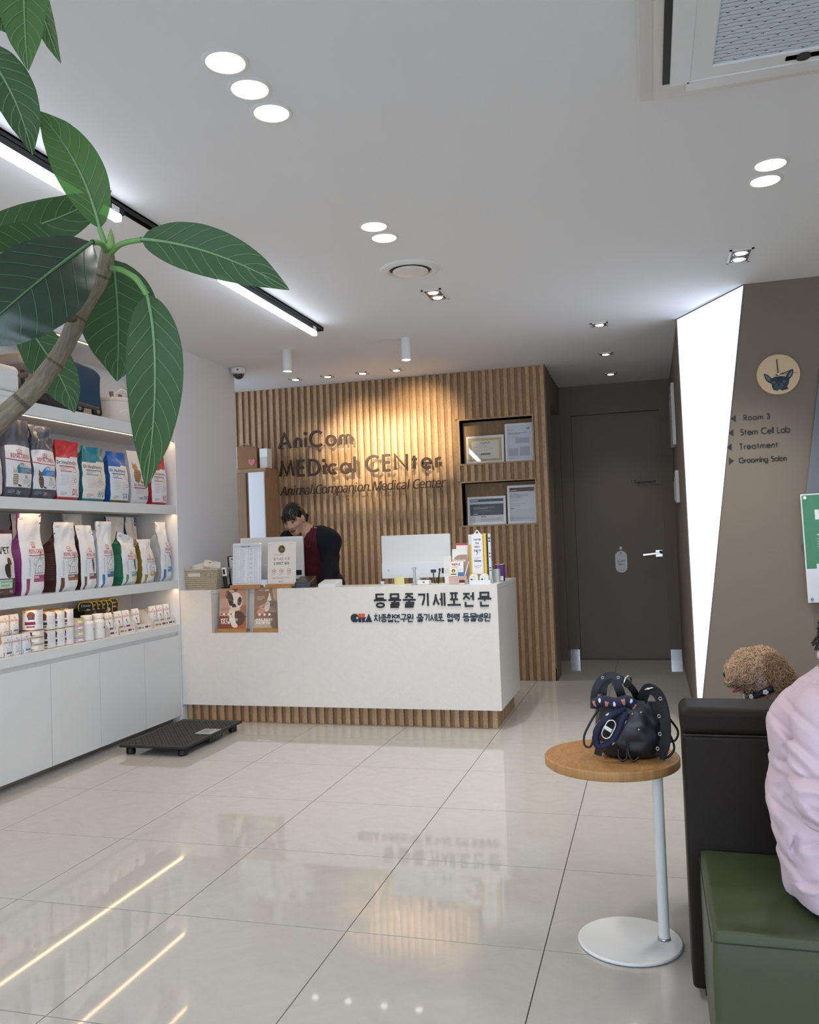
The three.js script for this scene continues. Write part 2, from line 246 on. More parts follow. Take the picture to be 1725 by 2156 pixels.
// lit facet that cuts the corner: a triangle between the two walls, edged by dark trim
{
  const A = V(CX, CEIL, -5.85), B = V(edgeX(CEIL), CEIL, FZ), C = V(CX - 0.008, 0, FZ - 0.002), n = new THREE.Vector3().crossVectors(C.clone().sub(A), B.clone().sub(A)).normalize();
  const panel = thing('light_panel', 'tall glowing white triangular wall panel beside the corridor', 'light panel');
  const prism = (a, b, c, t) => { const g = new THREE.BufferGeometry(), q = [a, b, c, ...[a, b, c].map((v) => v.clone().addScaledVector(n, -t))], id = [0, 2, 1, 3, 4, 5, 0, 1, 4, 0, 4, 3, 1, 2, 5, 1, 5, 4, 2, 0, 3, 2, 3, 5].map((i) => q[i]); g.setFromPoints(id); g.computeVertexNormals(); return g; };
  part(panel, 'diffuser', prism(A, B, C, 0.02), M.glow);
  const rod = (a, b, r) => { const g = cyl(r, r, a.distanceTo(b), 8), m = new THREE.Matrix4().compose(a.clone().add(b).multiplyScalar(0.5), new THREE.Quaternion().setFromUnitVectors(V(0, 1, 0), b.clone().sub(a).normalize()), V(1, 1, 1)); return g.applyMatrix4(m); };
  part(panel, 'frame', merge([rod(A, B, 0.006), rod(A, C, 0.005), rod(B, C, 0.003)]), std(0x6a645e, 0.6));
  const light = new THREE.RectAreaLight(0xdfeaff, POWER.panel, 0.34, 1.5), c = A.clone().multiplyScalar(0.42).addScaledVector(B, 0.36).addScaledVector(C, 0.22);
  light.name = 'panel_light'; light.position.copy(c).addScaledVector(n, n.z > 0 ? 0.03 : -0.03); panel.add(light); light.lookAt(light.position.clone().addScaledVector(n, n.z > 0 ? 1 : -1));
}
// shop front behind the camera: posts and glass, pavement outside
struct('wall_window', merge([span(WX - 0.1, XR + 0.1, 2.5, CEIL, ZF, ZF + 0.1), span(WX - 0.1, XR + 0.1, 0, 0.06, ZF, ZF + 0.1), ...[-3.17, -1.6, 0, 1.6, 3.25].map((x) => span(x - 0.05, x + 0.05, 0.06, 2.5, ZF, ZF + 0.1))]), std(0x3c3c3c, 0.4));
for (let i = 0; i < 4; i++) struct('window_' + (i + 1), box(1.5, 2.44, 0.01), M.glass, [[-2.385, -0.8, 0.8, 2.425][i], 1.28, ZF + 0.05]);
struct('wall_right', span(XR, XR + 0.1, 0, CEIL, FZ - 0.08, ZF), M.white);
struct('pavement', span(-14, 14, -0.14, -0.02, ZF + 0.1, 16), std(0x8f8c88, 0.9));

// ---------------------------------------------------------------- lamps
function spot(parent, color, power, [x, y, z], [tx, ty, tz], angle, penumbra = 0.6, size = 2) {
  const l = new THREE.SpotLight(color, power, 0, R(angle), penumbra, 2); l.name = 'spot_light'; l.position.set(x, y, z); l.target.position.set(tx, ty, tz); l.castShadow = true; l.shadow.radius = size; l.shadow.bias = -0.0005; parent.add(l, l.target); return l;
}
const ROUND_TRIM = lathe([[0.054, 0.004], [0.053, -0.002], [0.058, -0.006], [0.066, -0.005], [0.069, 0]], 48), ROUND_LENS = cyl(0.0535, 0.0535, 0.004, 40);
function roundLight(x, z, label) {
  const t = thing('downlight', label, 'ceiling light', [x, CEIL, z], 0, 'round ceiling downlights');
  part(t, 'trim', ROUND_TRIM, M.whitePlastic); part(t, 'lamp_lens', ROUND_LENS, M.lampNeutral, [0, -0.003, 0]); spot(t, NEUTRAL, POWER.round, [0, -0.02, 0], [0, -1, 0], 80, 0.7, 2.6);
}
roundLight(-1.117, -2.173, 'round downlight nearest the camera in the row of three, largest of all'); roundLight(-1.117, -2.327, 'middle round downlight of the row of three'); roundLight(-1.117, -2.481, 'round downlight farthest from the camera in the row of three');
roundLight(-1.12, -3.541, 'nearer round downlight of the pair before the round air vent'); roundLight(-1.12, -3.692, 'round downlight of the pair, the one closer to the round air vent');
roundLight(0.501, -3.485, 'nearer round downlight of the pair on the right of the ceiling'); roundLight(0.501, -3.642, 'farther round downlight of the pair on the right of the ceiling');
[[-1.117, -0.9, 'round downlight above and left of the camera'], [0.501, -1.3, 'round downlight over the green bench, out of view'], [2.1, -1.8, 'round downlight at the right of the room, out of view'], [2.1, -3.5, 'round downlight by the right wall, out of view']].forEach((a) => roundLight(...a));
function squareLight(x, z, n, label, power = POWER.square, aim = [0, -1, 0], w = 0.115) {
  const t = thing('square_downlight', label, 'ceiling light', [x, CEIL, z], 0, 'square recessed ceiling lights'), h = w * n - 0.01 * (n - 1), f = 0.012;
  part(t, 'frame', merge([span(-w / 2, w / 2, -0.006, 0, h / 2 - f, h / 2), span(-w / 2, w / 2, -0.006, 0, -h / 2, -h / 2 + f), span(-w / 2, -w / 2 + f, -0.006, 0, -h / 2, h / 2), span(w / 2 - f, w / 2, -0.006, 0, -h / 2, h / 2)]), M.whitePlastic);
  part(t, 'backing', span(-w / 2 + f, w / 2 - f, -0.002, 0, -h / 2 + f, h / 2 - f), std(0x5c5a58, 0.4));
  for (let i = 0; i < n; i++) { const zz = (i - (n - 1) / 2) * (w - 0.012); part(t, 'reflector', lathe([[0.028, -0.003], [0.034, -0.008], [0.039, -0.008], [0.042, -0.001]], 28), M.chrome, [0, 0, zz]); part(t, 'lamp', cyl(0.029, 0.027, 0.008, 24), M.lampNeutral, [0, -0.004, zz]); spot(t, NEUTRAL, power, [0, -0.02, zz], [aim[0], aim[1], zz + aim[2]], 42, 0.6, 1.3); }
}
squareLight(-1.124, -4.67, 2, 'square twin ceiling light just past the round air vent'); squareLight(0.497, -4.611, 2, 'square twin ceiling light above the glowing panel corner');
squareLight(-0.272, -5.78, 1, 'nearest of the three small square lights leading into the corridor', 0.8); squareLight(-0.28, -6.758, 1, 'middle of the three small square lights leading into the corridor', 0.85); squareLight(-0.283, -7.632, 1, 'deepest of the three small square lights, over the corridor door', 0.8);
const WALL_SPOTS = [-2.84, -2.55, -2.24, -1.948], WALL_NAMES = ['leftmost of the four small wall lights over the sign', 'second from left of the small wall lights over the sign', 'third from left of the small wall lights over the sign', 'rightmost of the four small wall lights over the sign'];
WALL_SPOTS.forEach((x, i) => squareLight(x, -6.63, 1, WALL_NAMES[i], POWER.wall * [0.35, 0.8, 1.1, 1.4][i], [0.02, -1, -0.22], 0.09));
for (const [x, label, aim] of [[-2.465, 'white cylinder spotlight hanging nearer the security camera', [-2.35, 2.0, SLATZ]], [-1.574, 'white cylinder spotlight hanging above the right end of the sign', [-1.85, 2.1, SLATZ]]]) {
  const t = thing('cylinder_spotlight', label, 'spotlight', [x, CEIL, -5.61], 0, 'cylinder spotlights over the desk');
  part(t, 'housing', lathe([[0.001, 0], [0.034, 0], [0.0345, -0.15], [0.032, -0.152], [0.03, -0.14], [0.001, -0.139]], 36), M.whitePlastic); part(t, 'lamp', cyl(0.029, 0.029, 0.01, 28), M.lampWarm, [0, -0.142, 0]);
  spot(t, 0xffe3b4, POWER.cylinder, [0, -0.165, 0], [aim[0] - x, aim[1] - CEIL, aim[2] + 5.61], 20, 0.85, 1.4);
}
// track rail with two linear lamps
{
  const t = thing('track_rail', 'long black lighting track on the ceiling at left', 'lighting track', [-2, CEIL, 0]);
  part(t, 'rail', merge([span(-0.018, 0.018, -0.008, 0, -5.1, -0.6), span(-0.018, -0.013, -0.022, 0, -5.1, -0.6), span(0.013, 0.018, -0.022, 0, -5.1, -0.6)]), M.black); part(t, 'end_cap', span(-0.019, 0.019, -0.024, 0, -5.106, -5.1), M.black);
  for (const [a, b, label] of [[-2.95, -1.7, 'linear track lamp behind the plant leaves, near end of track'], [-5.02, -3.75, 'linear track lamp at the far end of the black track']]) {
    const l = thing('linear_lamp', label, 'linear light', [-2, CEIL, (a + b) / 2], 0, 'linear lamps on the track'), h = (b - a) / 2;
    part(l, 'housing', rbox(0.034, 0.024, 2 * h, 0.003), M.black, [0, -0.036, 0]); part(l, 'adapter', rbox(0.028, 0.02, 0.05, 0.002), M.whitePlastic, [0.004, -0.036, -h + 0.06]);
    part(l, 'lamp_diffuser', rbox(0.032, 0.032, 2 * h - 0.03, 0.008), M.lampCool, [0, -0.062, 0]);
    const r = new THREE.RectAreaLight(COOL, POWER.track, 0.032, 2 * h - 0.04); r.name = 'track_light'; r.position.set(0, -0.082, 0); r.rotation.x = -Math.PI / 2; l.add(r);
  }
}
// round supply vent, security camera, ceiling cassette
{
  const t = thing('air_vent', 'round white air vent in the middle of the ceiling', 'vent', [-1.134, CEIL, -4.181]);
  part(t, 'flange', lathe([[0.108, 0.0], [0.112, -0.012], [0.13, -0.016], [0.15, -0.008], [0.157, 0]], 56), M.whitePlastic); part(t, 'throat', lathe([[0.112, -0.001], [0.085, -0.001], [0.001, -0.001]], 40), std(0x4a4844, 0.5)); part(t, 'cone', lathe([[0.001, -0.022], [0.08, -0.02], [0.092, -0.014], [0.09, -0.008], [0.001, -0.006]], 48), M.whitePlastic);
  const c = thing('security_camera', 'small white dome security camera at the end of the left wall', 'camera', [-3.05, CEIL, -6.0]);
  part(c, 'base', lathe([[0.001, 0], [0.056, 0], [0.058, -0.012], [0.055, -0.042], [0.045, -0.05], [0.001, -0.05]], 36), M.whitePlastic); part(c, 'dome', lathe([[0.043, -0.046], [0.042, -0.062], [0.032, -0.08], [0.015, -0.09], [0.001, -0.092]], 32), phy(0x1a1c20, 0.08, { clearcoat: 1 })); part(c, 'ring', lathe([[0.046, -0.046], [0.05, -0.052], [0.044, -0.056]], 32), M.steel); part(c, 'sticker', box(0.014, 0.014, 0.003), std(0xb02a2a, 0.5), [0.02, -0.025, 0.053], [0, 0.35, 0]);
}
{
  const L = 0.95, t = thing('air_conditioner', 'white ceiling cassette air conditioner in the upper right corner', 'air conditioner', [0.022 + L / 2, CEIL, -2.79 + L / 2]), h = L / 2;
  const sq = (a, y0, y1) => span(-a, a, y0, y1, -a, a);
  part(t, 'casing', rbox(L, 0.02, L, 0.008), std(0xdcdad2, 0.4), [0, -0.01, 0]);
  const bez = std(0xdedcd4, 0.4);
  const fr = poly([[-h + 0.05, -h + 0.05], [h - 0.05, -h + 0.05], [h - 0.05, h - 0.05], [-h + 0.05, h - 0.05]]), k = 0.34; fr.holes.push(poly([[-k, -k], [k, -k], [k, k], [-k, k]]));
  part(t, 'bezel', extrude(fr, 0.018, 0.006), bez, [0, -0.02, 0], [Math.PI / 2, 0, 0]);
  for (let i = 0; i < 4; i++) { const g = new THREE.Group(); g.rotation.y = i * Math.PI / 2; const a = i * Math.PI / 2;
    const p = V(0, -0.046, -h + 0.082).applyAxisAngle(V(0, 1, 0), a); if (i) part(t, 'outlet', box(0.66, 0.006, 0.026), M.black, p.toArray(), [0, a, 0]);
    const q = V(0, -0.05, -h + 0.12).applyAxisAngle(V(0, 1, 0), a); part(t, 'louver', rbox(0.68, 0.01, 0.06, 0.004), M.whitePlastic, q.toArray(), [0, a, 0]); }
  part(t, 'grille_frame', (() => { const s = poly([[-k + 0.006, -k + 0.006], [k - 0.006, -k + 0.006], [k - 0.006, k - 0.006], [-k + 0.006, k - 0.006]]), q = 0.27; s.holes.push(poly([[-q, -q], [q, -q], [q, q], [-q, q]])); return extrude(s, 0.02, 0.004); })(), M.whitePlastic, [0, -0.028, 0], [Math.PI / 2, 0, 0]);
  part(t, 'filter', sq(0.272, -0.034, -0.03), std(0x5b6a78, 0.8));
  const bars = []; for (let i = 0; i < 30; i++) bars.push(span(-0.27, 0.27, -0.046, -0.04, -0.27 + i * 0.0186, -0.27 + i * 0.0186 + 0.0138)); for (let i = 0; i < 30; i++) for (let j = 0; j < 9; j++) bars.push(span(-0.27 + ((j + (i % 3) / 3) % 9) * 0.06, -0.262 + ((j + (i % 3) / 3) % 9) * 0.06, -0.046, -0.04, -0.27 + i * 0.0186 + 0.01, -0.27 + i * 0.0186 + 0.019));
  part(t, 'grille', merge(bars), std(0xd4e0ec, 0.5)).userData.kind = 'stuff';
  part(t, 'latch', merge([rbox(0.3, 0.004, 0.03, 0.002), at(cyl(0.02, 0.02, 0.008, 20), -0.1, -0.002, 0)]), std(0x2c2a28, 0.4), [0.08, -0.05, -0.295]);
}
// ---------------------------------------------------------------- base cabinets and shelves in the left recess
const SX = -3.125, BOARDS = [0.665, 0.965, 1.476, 1.985];
{
  const cuts = [-5.165, -4.742, -4.287, -3.867, -3.44, -3.0, -2.57, -2.135], labels = ['white base cabinet next to the reception desk', 'white base cabinet second from the reception desk', 'white base cabinet third from the reception desk', 'white base cabinet cut by the left edge of the picture', 'white base cabinet outside the picture, fifth from the desk', 'white base cabinet outside the picture, sixth from the desk', 'white base cabinet outside the picture, farthest from the desk'];
  for (let i = 0; i < 7; i++) {
    const a = cuts[i], b = cuts[i + 1], t = thing('base_cabinet', labels[i], 'cabinet', [SX, 0, (a + b) / 2], 0, 'white base cabinets under the shelves'), h = (b - a) / 2;
    part(t, 'body', span(-0.37, -0.022, 0.045, 0.616, -h, h), M.cabinet); part(t, 'door', rbox(0.02, 0.545, 2 * h - 0.004, 0.0015, 1), M.cabinet, [-0.01, 0.3175, 0]);
    part(t, 'toe_kick', span(-0.36, -0.07, 0.001, 0.045, -h, h), std(0x8b857e, 0.35, { metalness: 0.6 }));
  }
  const names = ['lowest white shelf board, carrying tins, bottles and pouches', 'white shelf board carrying the red-lettered food bags', 'white shelf board carrying the cat food bags', 'top white shelf board, carrying the pet stroller'];
  BOARDS.forEach((y, i) => {
    const t = thing('wall_shelf', names[i], 'shelf', [SX, y, (NZ0 + NZ1) / 2], 0, 'white wall shelves'), h = (NZ1 - NZ0) / 2, th = [0.049, 0.05, 0.054, 0.07][i];
    part(t, 'board', span(-0.375, 0, -th, 0, -h, h), M.cabinet);
    if (i) strip(t, -th, h, i < 3);
  });
  const t = thing('led_strip', 'warm light strip under the top edge of the shelf recess', 'light strip', [SX, 2.405, (NZ0 + NZ1) / 2]); strip(t, 0, (NZ1 - NZ0) / 2);
}
function strip(t, y, h, lip = false) {
  if (lip) part(t, 'lip', span(-0.011, 0, y - 0.006, y, -h, h), M.cabinet);
  part(t, 'led_profile', span(-0.03, -0.012, y - 0.003, y, -h, h), std(0xcfcac2, 0.5)); part(t, 'led_strip', span(-0.026, -0.016, y - 0.0045, y - 0.003, -h, h), M.strip);
  const r = new THREE.RectAreaLight(0xffcf98, POWER.shelf * 26, 0.012, 2 * h - 0.02); r.name = 'shelf_light'; r.position.set(-0.021, y - 0.007, 0); r.rotation.x = -Math.PI / 2; t.add(r);
}
// ---------------------------------------------------------------- pet food bags
function bagGeometry(w, h, d, o = {}) {
  const { flat = 0.2, lean = 0, twist = 0, wrinkle = 0.006, seedAt = 1, top = 1, slump = 0 } = o, rows = 30, per = [];
  // perimeter: front (11), right (5), back (7), left (5); [x, z, u]; front faces +z
  for (let i = 0; i <= 10; i++) per.push(['f', -1 + i / 5, 1, 0.68 * i / 10]);
  for (let i = 0; i <= 4; i++) per.push(['r', 1, 1 - i / 2, 0.7 + 0.14 * i / 4]);
  for (let i = 0; i <= 6; i++) per.push(['b', 1 - i / 3, -1, 0.87 + 0.12 * i / 6]);
  for (let i = 0; i <= 4; i++) per.push(['l', -1, -1 + i / 2, 0.84 - 0.14 * i / 4]);
  const pos = [], uv = [], idx = [], n = per.length;
  for (let j = 0; j <= rows; j++) {
    const t = j / rows, k = Math.max(0, (t - (1 - flat - 0.3)) / 0.3), s = k >= 1 ? 1 : k * k * (3 - 2 * k), low = Math.min(1, t / 0.06);
    const a = w / 2 * (0.94 + 0.06 * Math.sin(Math.PI * Math.min(1, t * 1.4)) ) * (0.93 + 0.07 * low) * (1 + 0.02 * s * top), b = (d / 2) * (0.85 + 0.15 * low) * (1 - s) * (1 + 0.16 * Math.sin(Math.PI * Math.min(1, t * 1.5))) + 0.003 * (0.4 + s);
    for (const [side, px, pz, u] of per) {
      let x = px * a, z = pz * b * (side === 'f' || side === 'b' ? 1 + 0.22 * (1 - px * px) * (1 - s) * low : 1);
      if (side === 'r' || side === 'l') x *= 1 - 0.16 * (1 - Math.abs(pz)) * (0.4 + s);          // gusset folds inward
      const nz = perlin.noise(px * 1.7 + seedAt * 3.1, t * 4.2, seedAt) + 0.5 * perlin.noise(px * 4 + seedAt, t * 9, seedAt * 2.3) + 0.35 * Math.abs(perlin.noise(px * 6 + t * 5 + seedAt, t * 13 - px * 4, seedAt * 1.3));
      z += wrinkle * nz * low * (1 + s); x += wrinkle * 0.5 * perlin.noise(pz * 2, t * 5, seedAt * 1.7) * low;
      z += s * d * 0.36; const bend = Math.max(0, t - 0.5) * 2; z += lean * d * bend * bend + Math.sin(t * 9 + seedAt) * 0.002 * s; x += twist * w * bend * bend * 0.3;
      pos.push(x, t * h * (1 - slump * 0.06 * (1 + px) * s), z); uv.push(u, t);
    }
  }
  for (let j = 0; j < rows; j++) for (let i = 0; i < n; i++) { const a = j * n + i, b = j * n + (i + 1) % n, c = a + n, e = b + n; idx.push(a, b, e, a, e, c); }
  const g = new THREE.BufferGeometry(); g.setAttribute('position', new THREE.Float32BufferAttribute(pos, 3)); g.setAttribute('uv', new THREE.Float32BufferAttribute(uv, 2)); g.setIndex(idx);
  const cap = pos.length / 3; pos.push(0, 0, 0); uv.push(0.9, 0.02); const id2 = [...idx]; for (let i = 0; i < n; i++) id2.push(cap, (i + 1) % n, i);
  g.setAttribute('position', new THREE.Float32BufferAttribute(pos, 3)); g.setAttribute('uv', new THREE.Float32BufferAttribute(uv, 2)); g.setIndex(id2);
  const out = g.toNonIndexed(); return toCreasedNormals(mergeVertices(out), 0.7);
}
function splitTop(g, y) {   // the flat sealed strip at the top as a piece of its own
  const f = g.index ? g.toNonIndexed() : g, p = f.attributes.position, out = [[], []]; for (let i = 0; i < p.count; i += 3) out[(p.getY(i) + p.getY(i + 1) + p.getY(i + 2)) / 3 > y ? 1 : 0].push(i, i + 1, i + 2);
  return out.map((ids) => { const r = new THREE.BufferGeometry(); for (const [k, a] of Object.entries(f.attributes)) { const d = new Float32Array(ids.length * a.itemSize); ids.forEach((id, j) => { for (let c = 0; c < a.itemSize; c++) d[j * a.itemSize + c] = a.getComponent(id, c); }); r.setAttribute(k, new THREE.BufferAttribute(d, a.itemSize)); } return r; });
}
const crown = (g, x, y, s, c) => { g.fillStyle = c; for (let i = -2; i <= 2; i++) for (let j = 0; j < 3; j++) { g.beginPath(); g.arc(x + i * s * (0.24 + j * -0.02), y - s * (0.52 - j * 0.2) + Math.abs(i) * s * 0.05, s * 0.07, 0, 7); g.fill(); } g.fillRect(x - s * 0.4, y, s * 0.8, s * 0.08); };
function dogSketch(g, x, y, s, c = '#555') { g.strokeStyle = c; g.lineWidth = Math.max(1.2, s * 0.03); g.lineJoin = 'round'; g.beginPath(); [[0, 0], [0.12, -0.35], [0.3, -0.55], [0.55, -0.7], [0.66, -1.05], [0.78, -0.92], [0.95, -0.85], [0.84, -0.72], [0.86, -0.45], [0.84, 0], [0.92, 0]].forEach(([a, b], i) => (i ? g.lineTo : g.moveTo).call(g, x + a * s, y + b * s)); g.moveTo(x + 0.12 * s, y - 0.34 * s); g.lineTo(x - 0.05 * s, y - 0.5 * s); g.moveTo(x + 0.34 * s, y); g.lineTo(x + 0.36 * s, y - 0.3 * s); g.lineTo(x + 0.62 * s, y - 0.36 * s); g.lineTo(x + 0.66 * s, y); g.stroke(); g.fillStyle = c; g.globalAlpha = 0.35; g.fillRect(x + 0.62 * s, y - s, 0.13 * s, 0.4 * s); g.globalAlpha = 1; g.fillRect(x - 0.05 * s, y, s, s * 0.03); }
function catSketch(g, x, y, s, c = '#6b5238', d = '#2b2118') { g.fillStyle = c; g.beginPath(); g.ellipse(x, y - s * 0.3, s * 0.24, s * 0.32, 0, 0, 7); g.fill(); g.beginPath(); g.ellipse(x - s * 0.06, y - s * 0.68, s * 0.17, s * 0.15, 0, 0, 7); g.fill(); g.beginPath(); [[-0.22, -0.72], [-0.2, -0.96], [-0.07, -0.8], [0.02, -0.8], [0.1, -0.95], [0.12, -0.7]].forEach(([a, b], i) => (i ? g.lineTo : g.moveTo).call(g, x + a * s, y + b * s)); g.fill(); g.strokeStyle = d; g.lineWidth = s * 0.03; for (let i = 0; i < 6; i++) { g.beginPath(); g.moveTo(x - s * 0.18, y - s * (0.08 + i * 0.09)); g.lineTo(x + s * 0.2, y - s * (0.12 + i * 0.08)); g.stroke(); } g.beginPath(); g.moveTo(x + s * 0.2, y - s * 0.05); g.quadraticCurveTo(x + s * 0.5, y, x + s * 0.4, y - s * 0.02); g.lineWidth = s * 0.09; g.stroke(); g.fillStyle = d; g.fillRect(x - s * 0.15, y - s * 0.72, s * 0.05, s * 0.04); g.fillRect(x - s * 0.02, y - s * 0.72, s * 0.05, s * 0.04); }
const BW = 376, BH = 448, FW = BW * 0.68;   // bag canvas; the front is its left 68 %
const sideArt = (g, color, ink) => { g.fillStyle = color; g.fillRect(FW, 0, BW - FW, BH); g.fillStyle = ink; g.globalAlpha = 0.35; for (let i = 0; i < 16; i++) g.fillRect(FW + 12, BH * 0.45 + i * 11, 38 + (i * 13) % 14, 3); g.globalAlpha = 1; };
// white bag, red lettering, drawn animal, coloured label
function artVet(accent, second, word, cat = false, side = accent) {
  return canvas(BW, BH, (g) => {
    g.fillStyle = '#e9ebee'; g.fillRect(0, 0, BW, BH); sideArt(g, side, '#ffffff');
    g.fillStyle = '#9aa0a8'; g.fillRect(20, 24, 40, 3); g.fillRect(20, 31, 40, 3); g.font = '14px sans-serif'; g.fillText('2 kg', FW - 52, 52);
    crown(g, FW * 0.57, BH * 0.415, 52, '#c22127'); g.fillStyle = '#c22127'; g.font = 'bold 33px sans-serif'; g.save(); g.translate(FW * 0.3, BH * 0.49); g.scale(0.78, 1); g.fillText('ROYAL CANIN', 0, 0); g.restore(); g.strokeStyle = '#c22127'; g.lineWidth = 4; g.beginPath(); g.moveTo(FW * 0.28, BH * 0.515); g.quadraticCurveTo(FW * 0.6, BH * 0.535, FW, BH * 0.505); g.stroke();
    g.save(); g.translate(FW * 0.3, BH * 0.78); g.rotate(-Math.PI / 2); g.fillStyle = '#8a9099'; g.font = '19px sans-serif'; g.fillText('VETERINARY', 0, 0); g.restore();
    g.strokeStyle = '#8d9299'; g.lineWidth = 2; g.beginPath(); g.moveTo(FW * 0.46, BH * 0.73); g.lineTo(FW * 0.46, BH * 0.6); g.quadraticCurveTo(FW * 0.46, BH * 0.55, FW * 0.6, BH * 0.55); g.lineTo(FW * 0.95, BH * 0.55); g.stroke();
    if (cat) { g.fillStyle = '#3f3a34'; g.beginPath(); g.ellipse(FW * 0.72, BH * 0.64, 18, 42, -0.25, 0, 7); g.fill(); g.fillRect(FW * 0.74, BH * 0.66, 16, 36); g.beginPath(); g.arc(FW * 0.66, BH * 0.56, 15, 0, 7); g.fill(); } else dogSketch(g, FW * 0.5, BH * 0.735, 112);
    g.fillStyle = accent; g.fillRect(FW * 0.45, BH * 0.76, FW * 0.55, BH * 0.075); g.fillStyle = second; g.fillRect(FW * 0.45, BH * 0.81, FW * 0.55, BH * 0.035); g.fillStyle = '#fff'; g.font = 'bold 20px sans-serif'; g.fillText(word, FW * 0.47, BH * 0.8); g.fillStyle = accent; g.fillRect(FW * 0.16, BH * 0.8, FW * 0.14, BH * 0.2);
  });
}
// slate bag with a white label, blue shape and a cat
function artCat(blue, word, num, c, d) {
  return canvas(BW, BH, (g) => {
    g.fillStyle = '#474d5a'; g.fillRect(0, 0, BW, BH); sideArt(g, '#6f747e', '#e6e6e6'); g.fillStyle = '#474d5a'; g.fillRect(FW, 0, BW - FW, BH * 0.36);
    g.fillStyle = '#e6e6ea'; g.beginPath(); g.moveTo(0, BH * 0.35); g.quadraticCurveTo(FW / 2, BH * 0.31, FW, BH * 0.35); g.lineTo(FW, BH * 0.87); g.lineTo(0, BH * 0.87); g.fill();
    crown(g, FW * 0.5, BH * 0.44, 46, '#a8262c'); g.fillStyle = '#b3242a'; g.font = 'bold 36px sans-serif'; g.save(); g.translate(FW * 0.16, BH * 0.5); g.scale(0.8, 1); g.fillText('ROYAL CANIN', 0, 0); g.restore(); g.strokeStyle = '#a8262c'; g.lineWidth = 5; g.beginPath(); g.moveTo(0, BH * 0.515); g.quadraticCurveTo(FW * 0.7, BH * 0.545, FW, BH * 0.525); g.stroke();
    g.fillStyle = blue; g.beginPath(); g.moveTo(FW * 0.3, BH * 0.69); g.quadraticCurveTo(FW * 0.36, BH * 0.55, FW * 0.6, BH * 0.56); g.quadraticCurveTo(FW * 0.8, BH * 0.58, FW, BH * 0.62); g.lineTo(FW, BH * 0.69); g.fill(); g.fillStyle = '#f4f6f8'; g.font = 'bold 27px sans-serif'; g.fillText(word, FW * 0.44, BH * 0.615); greek(g, FW * 0.5, BH * 0.625, FW * 0.4, BH * 0.06, 4, '#d5e6ee');
    catSketch(g, FW * 0.3, BH * 0.855, 118, c, d); g.fillStyle = '#39424e'; g.font = 'bold 27px sans-serif'; g.fillText(num, FW * 0.66, BH * 0.755); greek(g, FW * 0.6, BH * 0.76, FW * 0.34, BH * 0.06, 4, '#7b838d'); g.strokeStyle = blue; g.lineWidth = 6; g.beginPath(); g.arc(FW * 0.82, BH * 0.74, 46, 0.5, 1.6); g.stroke();
    greek(g, FW * 0.06, BH * 0.9, FW * 0.24, BH * 0.05, 3, '#c9ccd2'); g.fillStyle = '#d6d8dc'; g.font = '24px sans-serif'; g.fillText('2kg', FW * 0.36, BH * 0.95);
  });
}
// white bag with coloured top band and a two-letter code
function artCode(color, code, body = '#e8e9ec', bottom = color, brand = 'Healmedix') {
  return canvas(BW, BH, (g) => {
    g.fillStyle = body; g.fillRect(0, 0, BW, BH); sideArt(g, color, '#ffffff'); g.fillStyle = color; g.beginPath(); g.moveTo(0, 0); g.lineTo(FW, 0); g.lineTo(FW, BH * 0.26); g.lineTo(FW * 0.62, BH * 0.26); g.lineTo(FW * 0.55, BH * 0.29); g.lineTo(0, BH * 0.29); g.fill(); g.fillStyle = bottom; g.fillRect(0, BH * 0.945, FW, BH);
    g.fillStyle = '#33363a'; g.font = 'bold 38px sans-serif'; g.save(); g.translate(FW * 0.1, BH * 0.4); g.scale(0.86, 1); g.fillText('Dr.' + brand, -20, 0); g.restore(); g.fillStyle = color; g.fillRect(FW * 0.12, BH * 0.425, FW * 0.68, 8); g.fillRect(FW * 0.14, BH * 0.51, FW * 0.46, 6);
    greek(g, FW * 0.14, BH * 0.45, FW * 0.4, BH * 0.05, 2, '#6d7278', 4); greek(g, FW * 0.16, BH * 0.56, FW * 0.3, BH * 0.2, 7, '#9499a0'); greek(g, FW * 0.58, BH * 0.58, FW * 0.24, BH * 0.16, 5, '#9499a0'); g.strokeStyle = '#4b4f55'; g.lineWidth = 3; g.beginPath(); g.arc(FW * 0.76, BH * 0.49, 17, 0, 7); g.stroke(); g.beginPath(); g.arc(FW * 0.8, BH * 0.66, 15, 0, 7); g.stroke();
    greek(g, FW * 0.14, BH * 0.86, FW * 0.26, BH * 0.06, 3, '#5d6268', 3); g.fillStyle = color; g.font = 'bold 58px sans-serif'; g.save(); g.translate(FW * 0.6, BH * 0.91); g.scale(0.8, 1.15); g.fillText(code, 0, 0); g.restore();
  });
}
const artDuo = () => canvas(BW, BH, (g) => { g.fillStyle = '#dadbde'; g.fillRect(0, 0, BW, BH); catSketch(g, FW * 0.35, BH * 0.6, 190, '#b08a63', '#7c5a3c'); g.fillStyle = '#43464b'; g.font = 'bold 34px sans-serif'; g.fillText('Dr.Healmedix', FW * 0.12, BH * 0.67); g.fillStyle = '#b03a3c'; g.fillRect(FW * 0.1, BH * 0.69, FW * 0.3, 9); g.fillStyle = '#4b4f96'; g.fillRect(FW * 0.4, BH * 0.69, FW * 0.4, 9); greek(g, FW * 0.2, BH * 0.72, FW * 0.5, BH * 0.1, 4, '#8f6b70'); g.fillStyle = '#4a4d52'; g.font = 'bold 27px sans-serif'; g.fillText('1.5KG', FW * 0.34, BH * 0.91); g.fillStyle = '#3f4a8f'; g.font = 'bold 42px sans-serif'; g.fillText('DUO', FW * 0.66, BH * 0.91); });
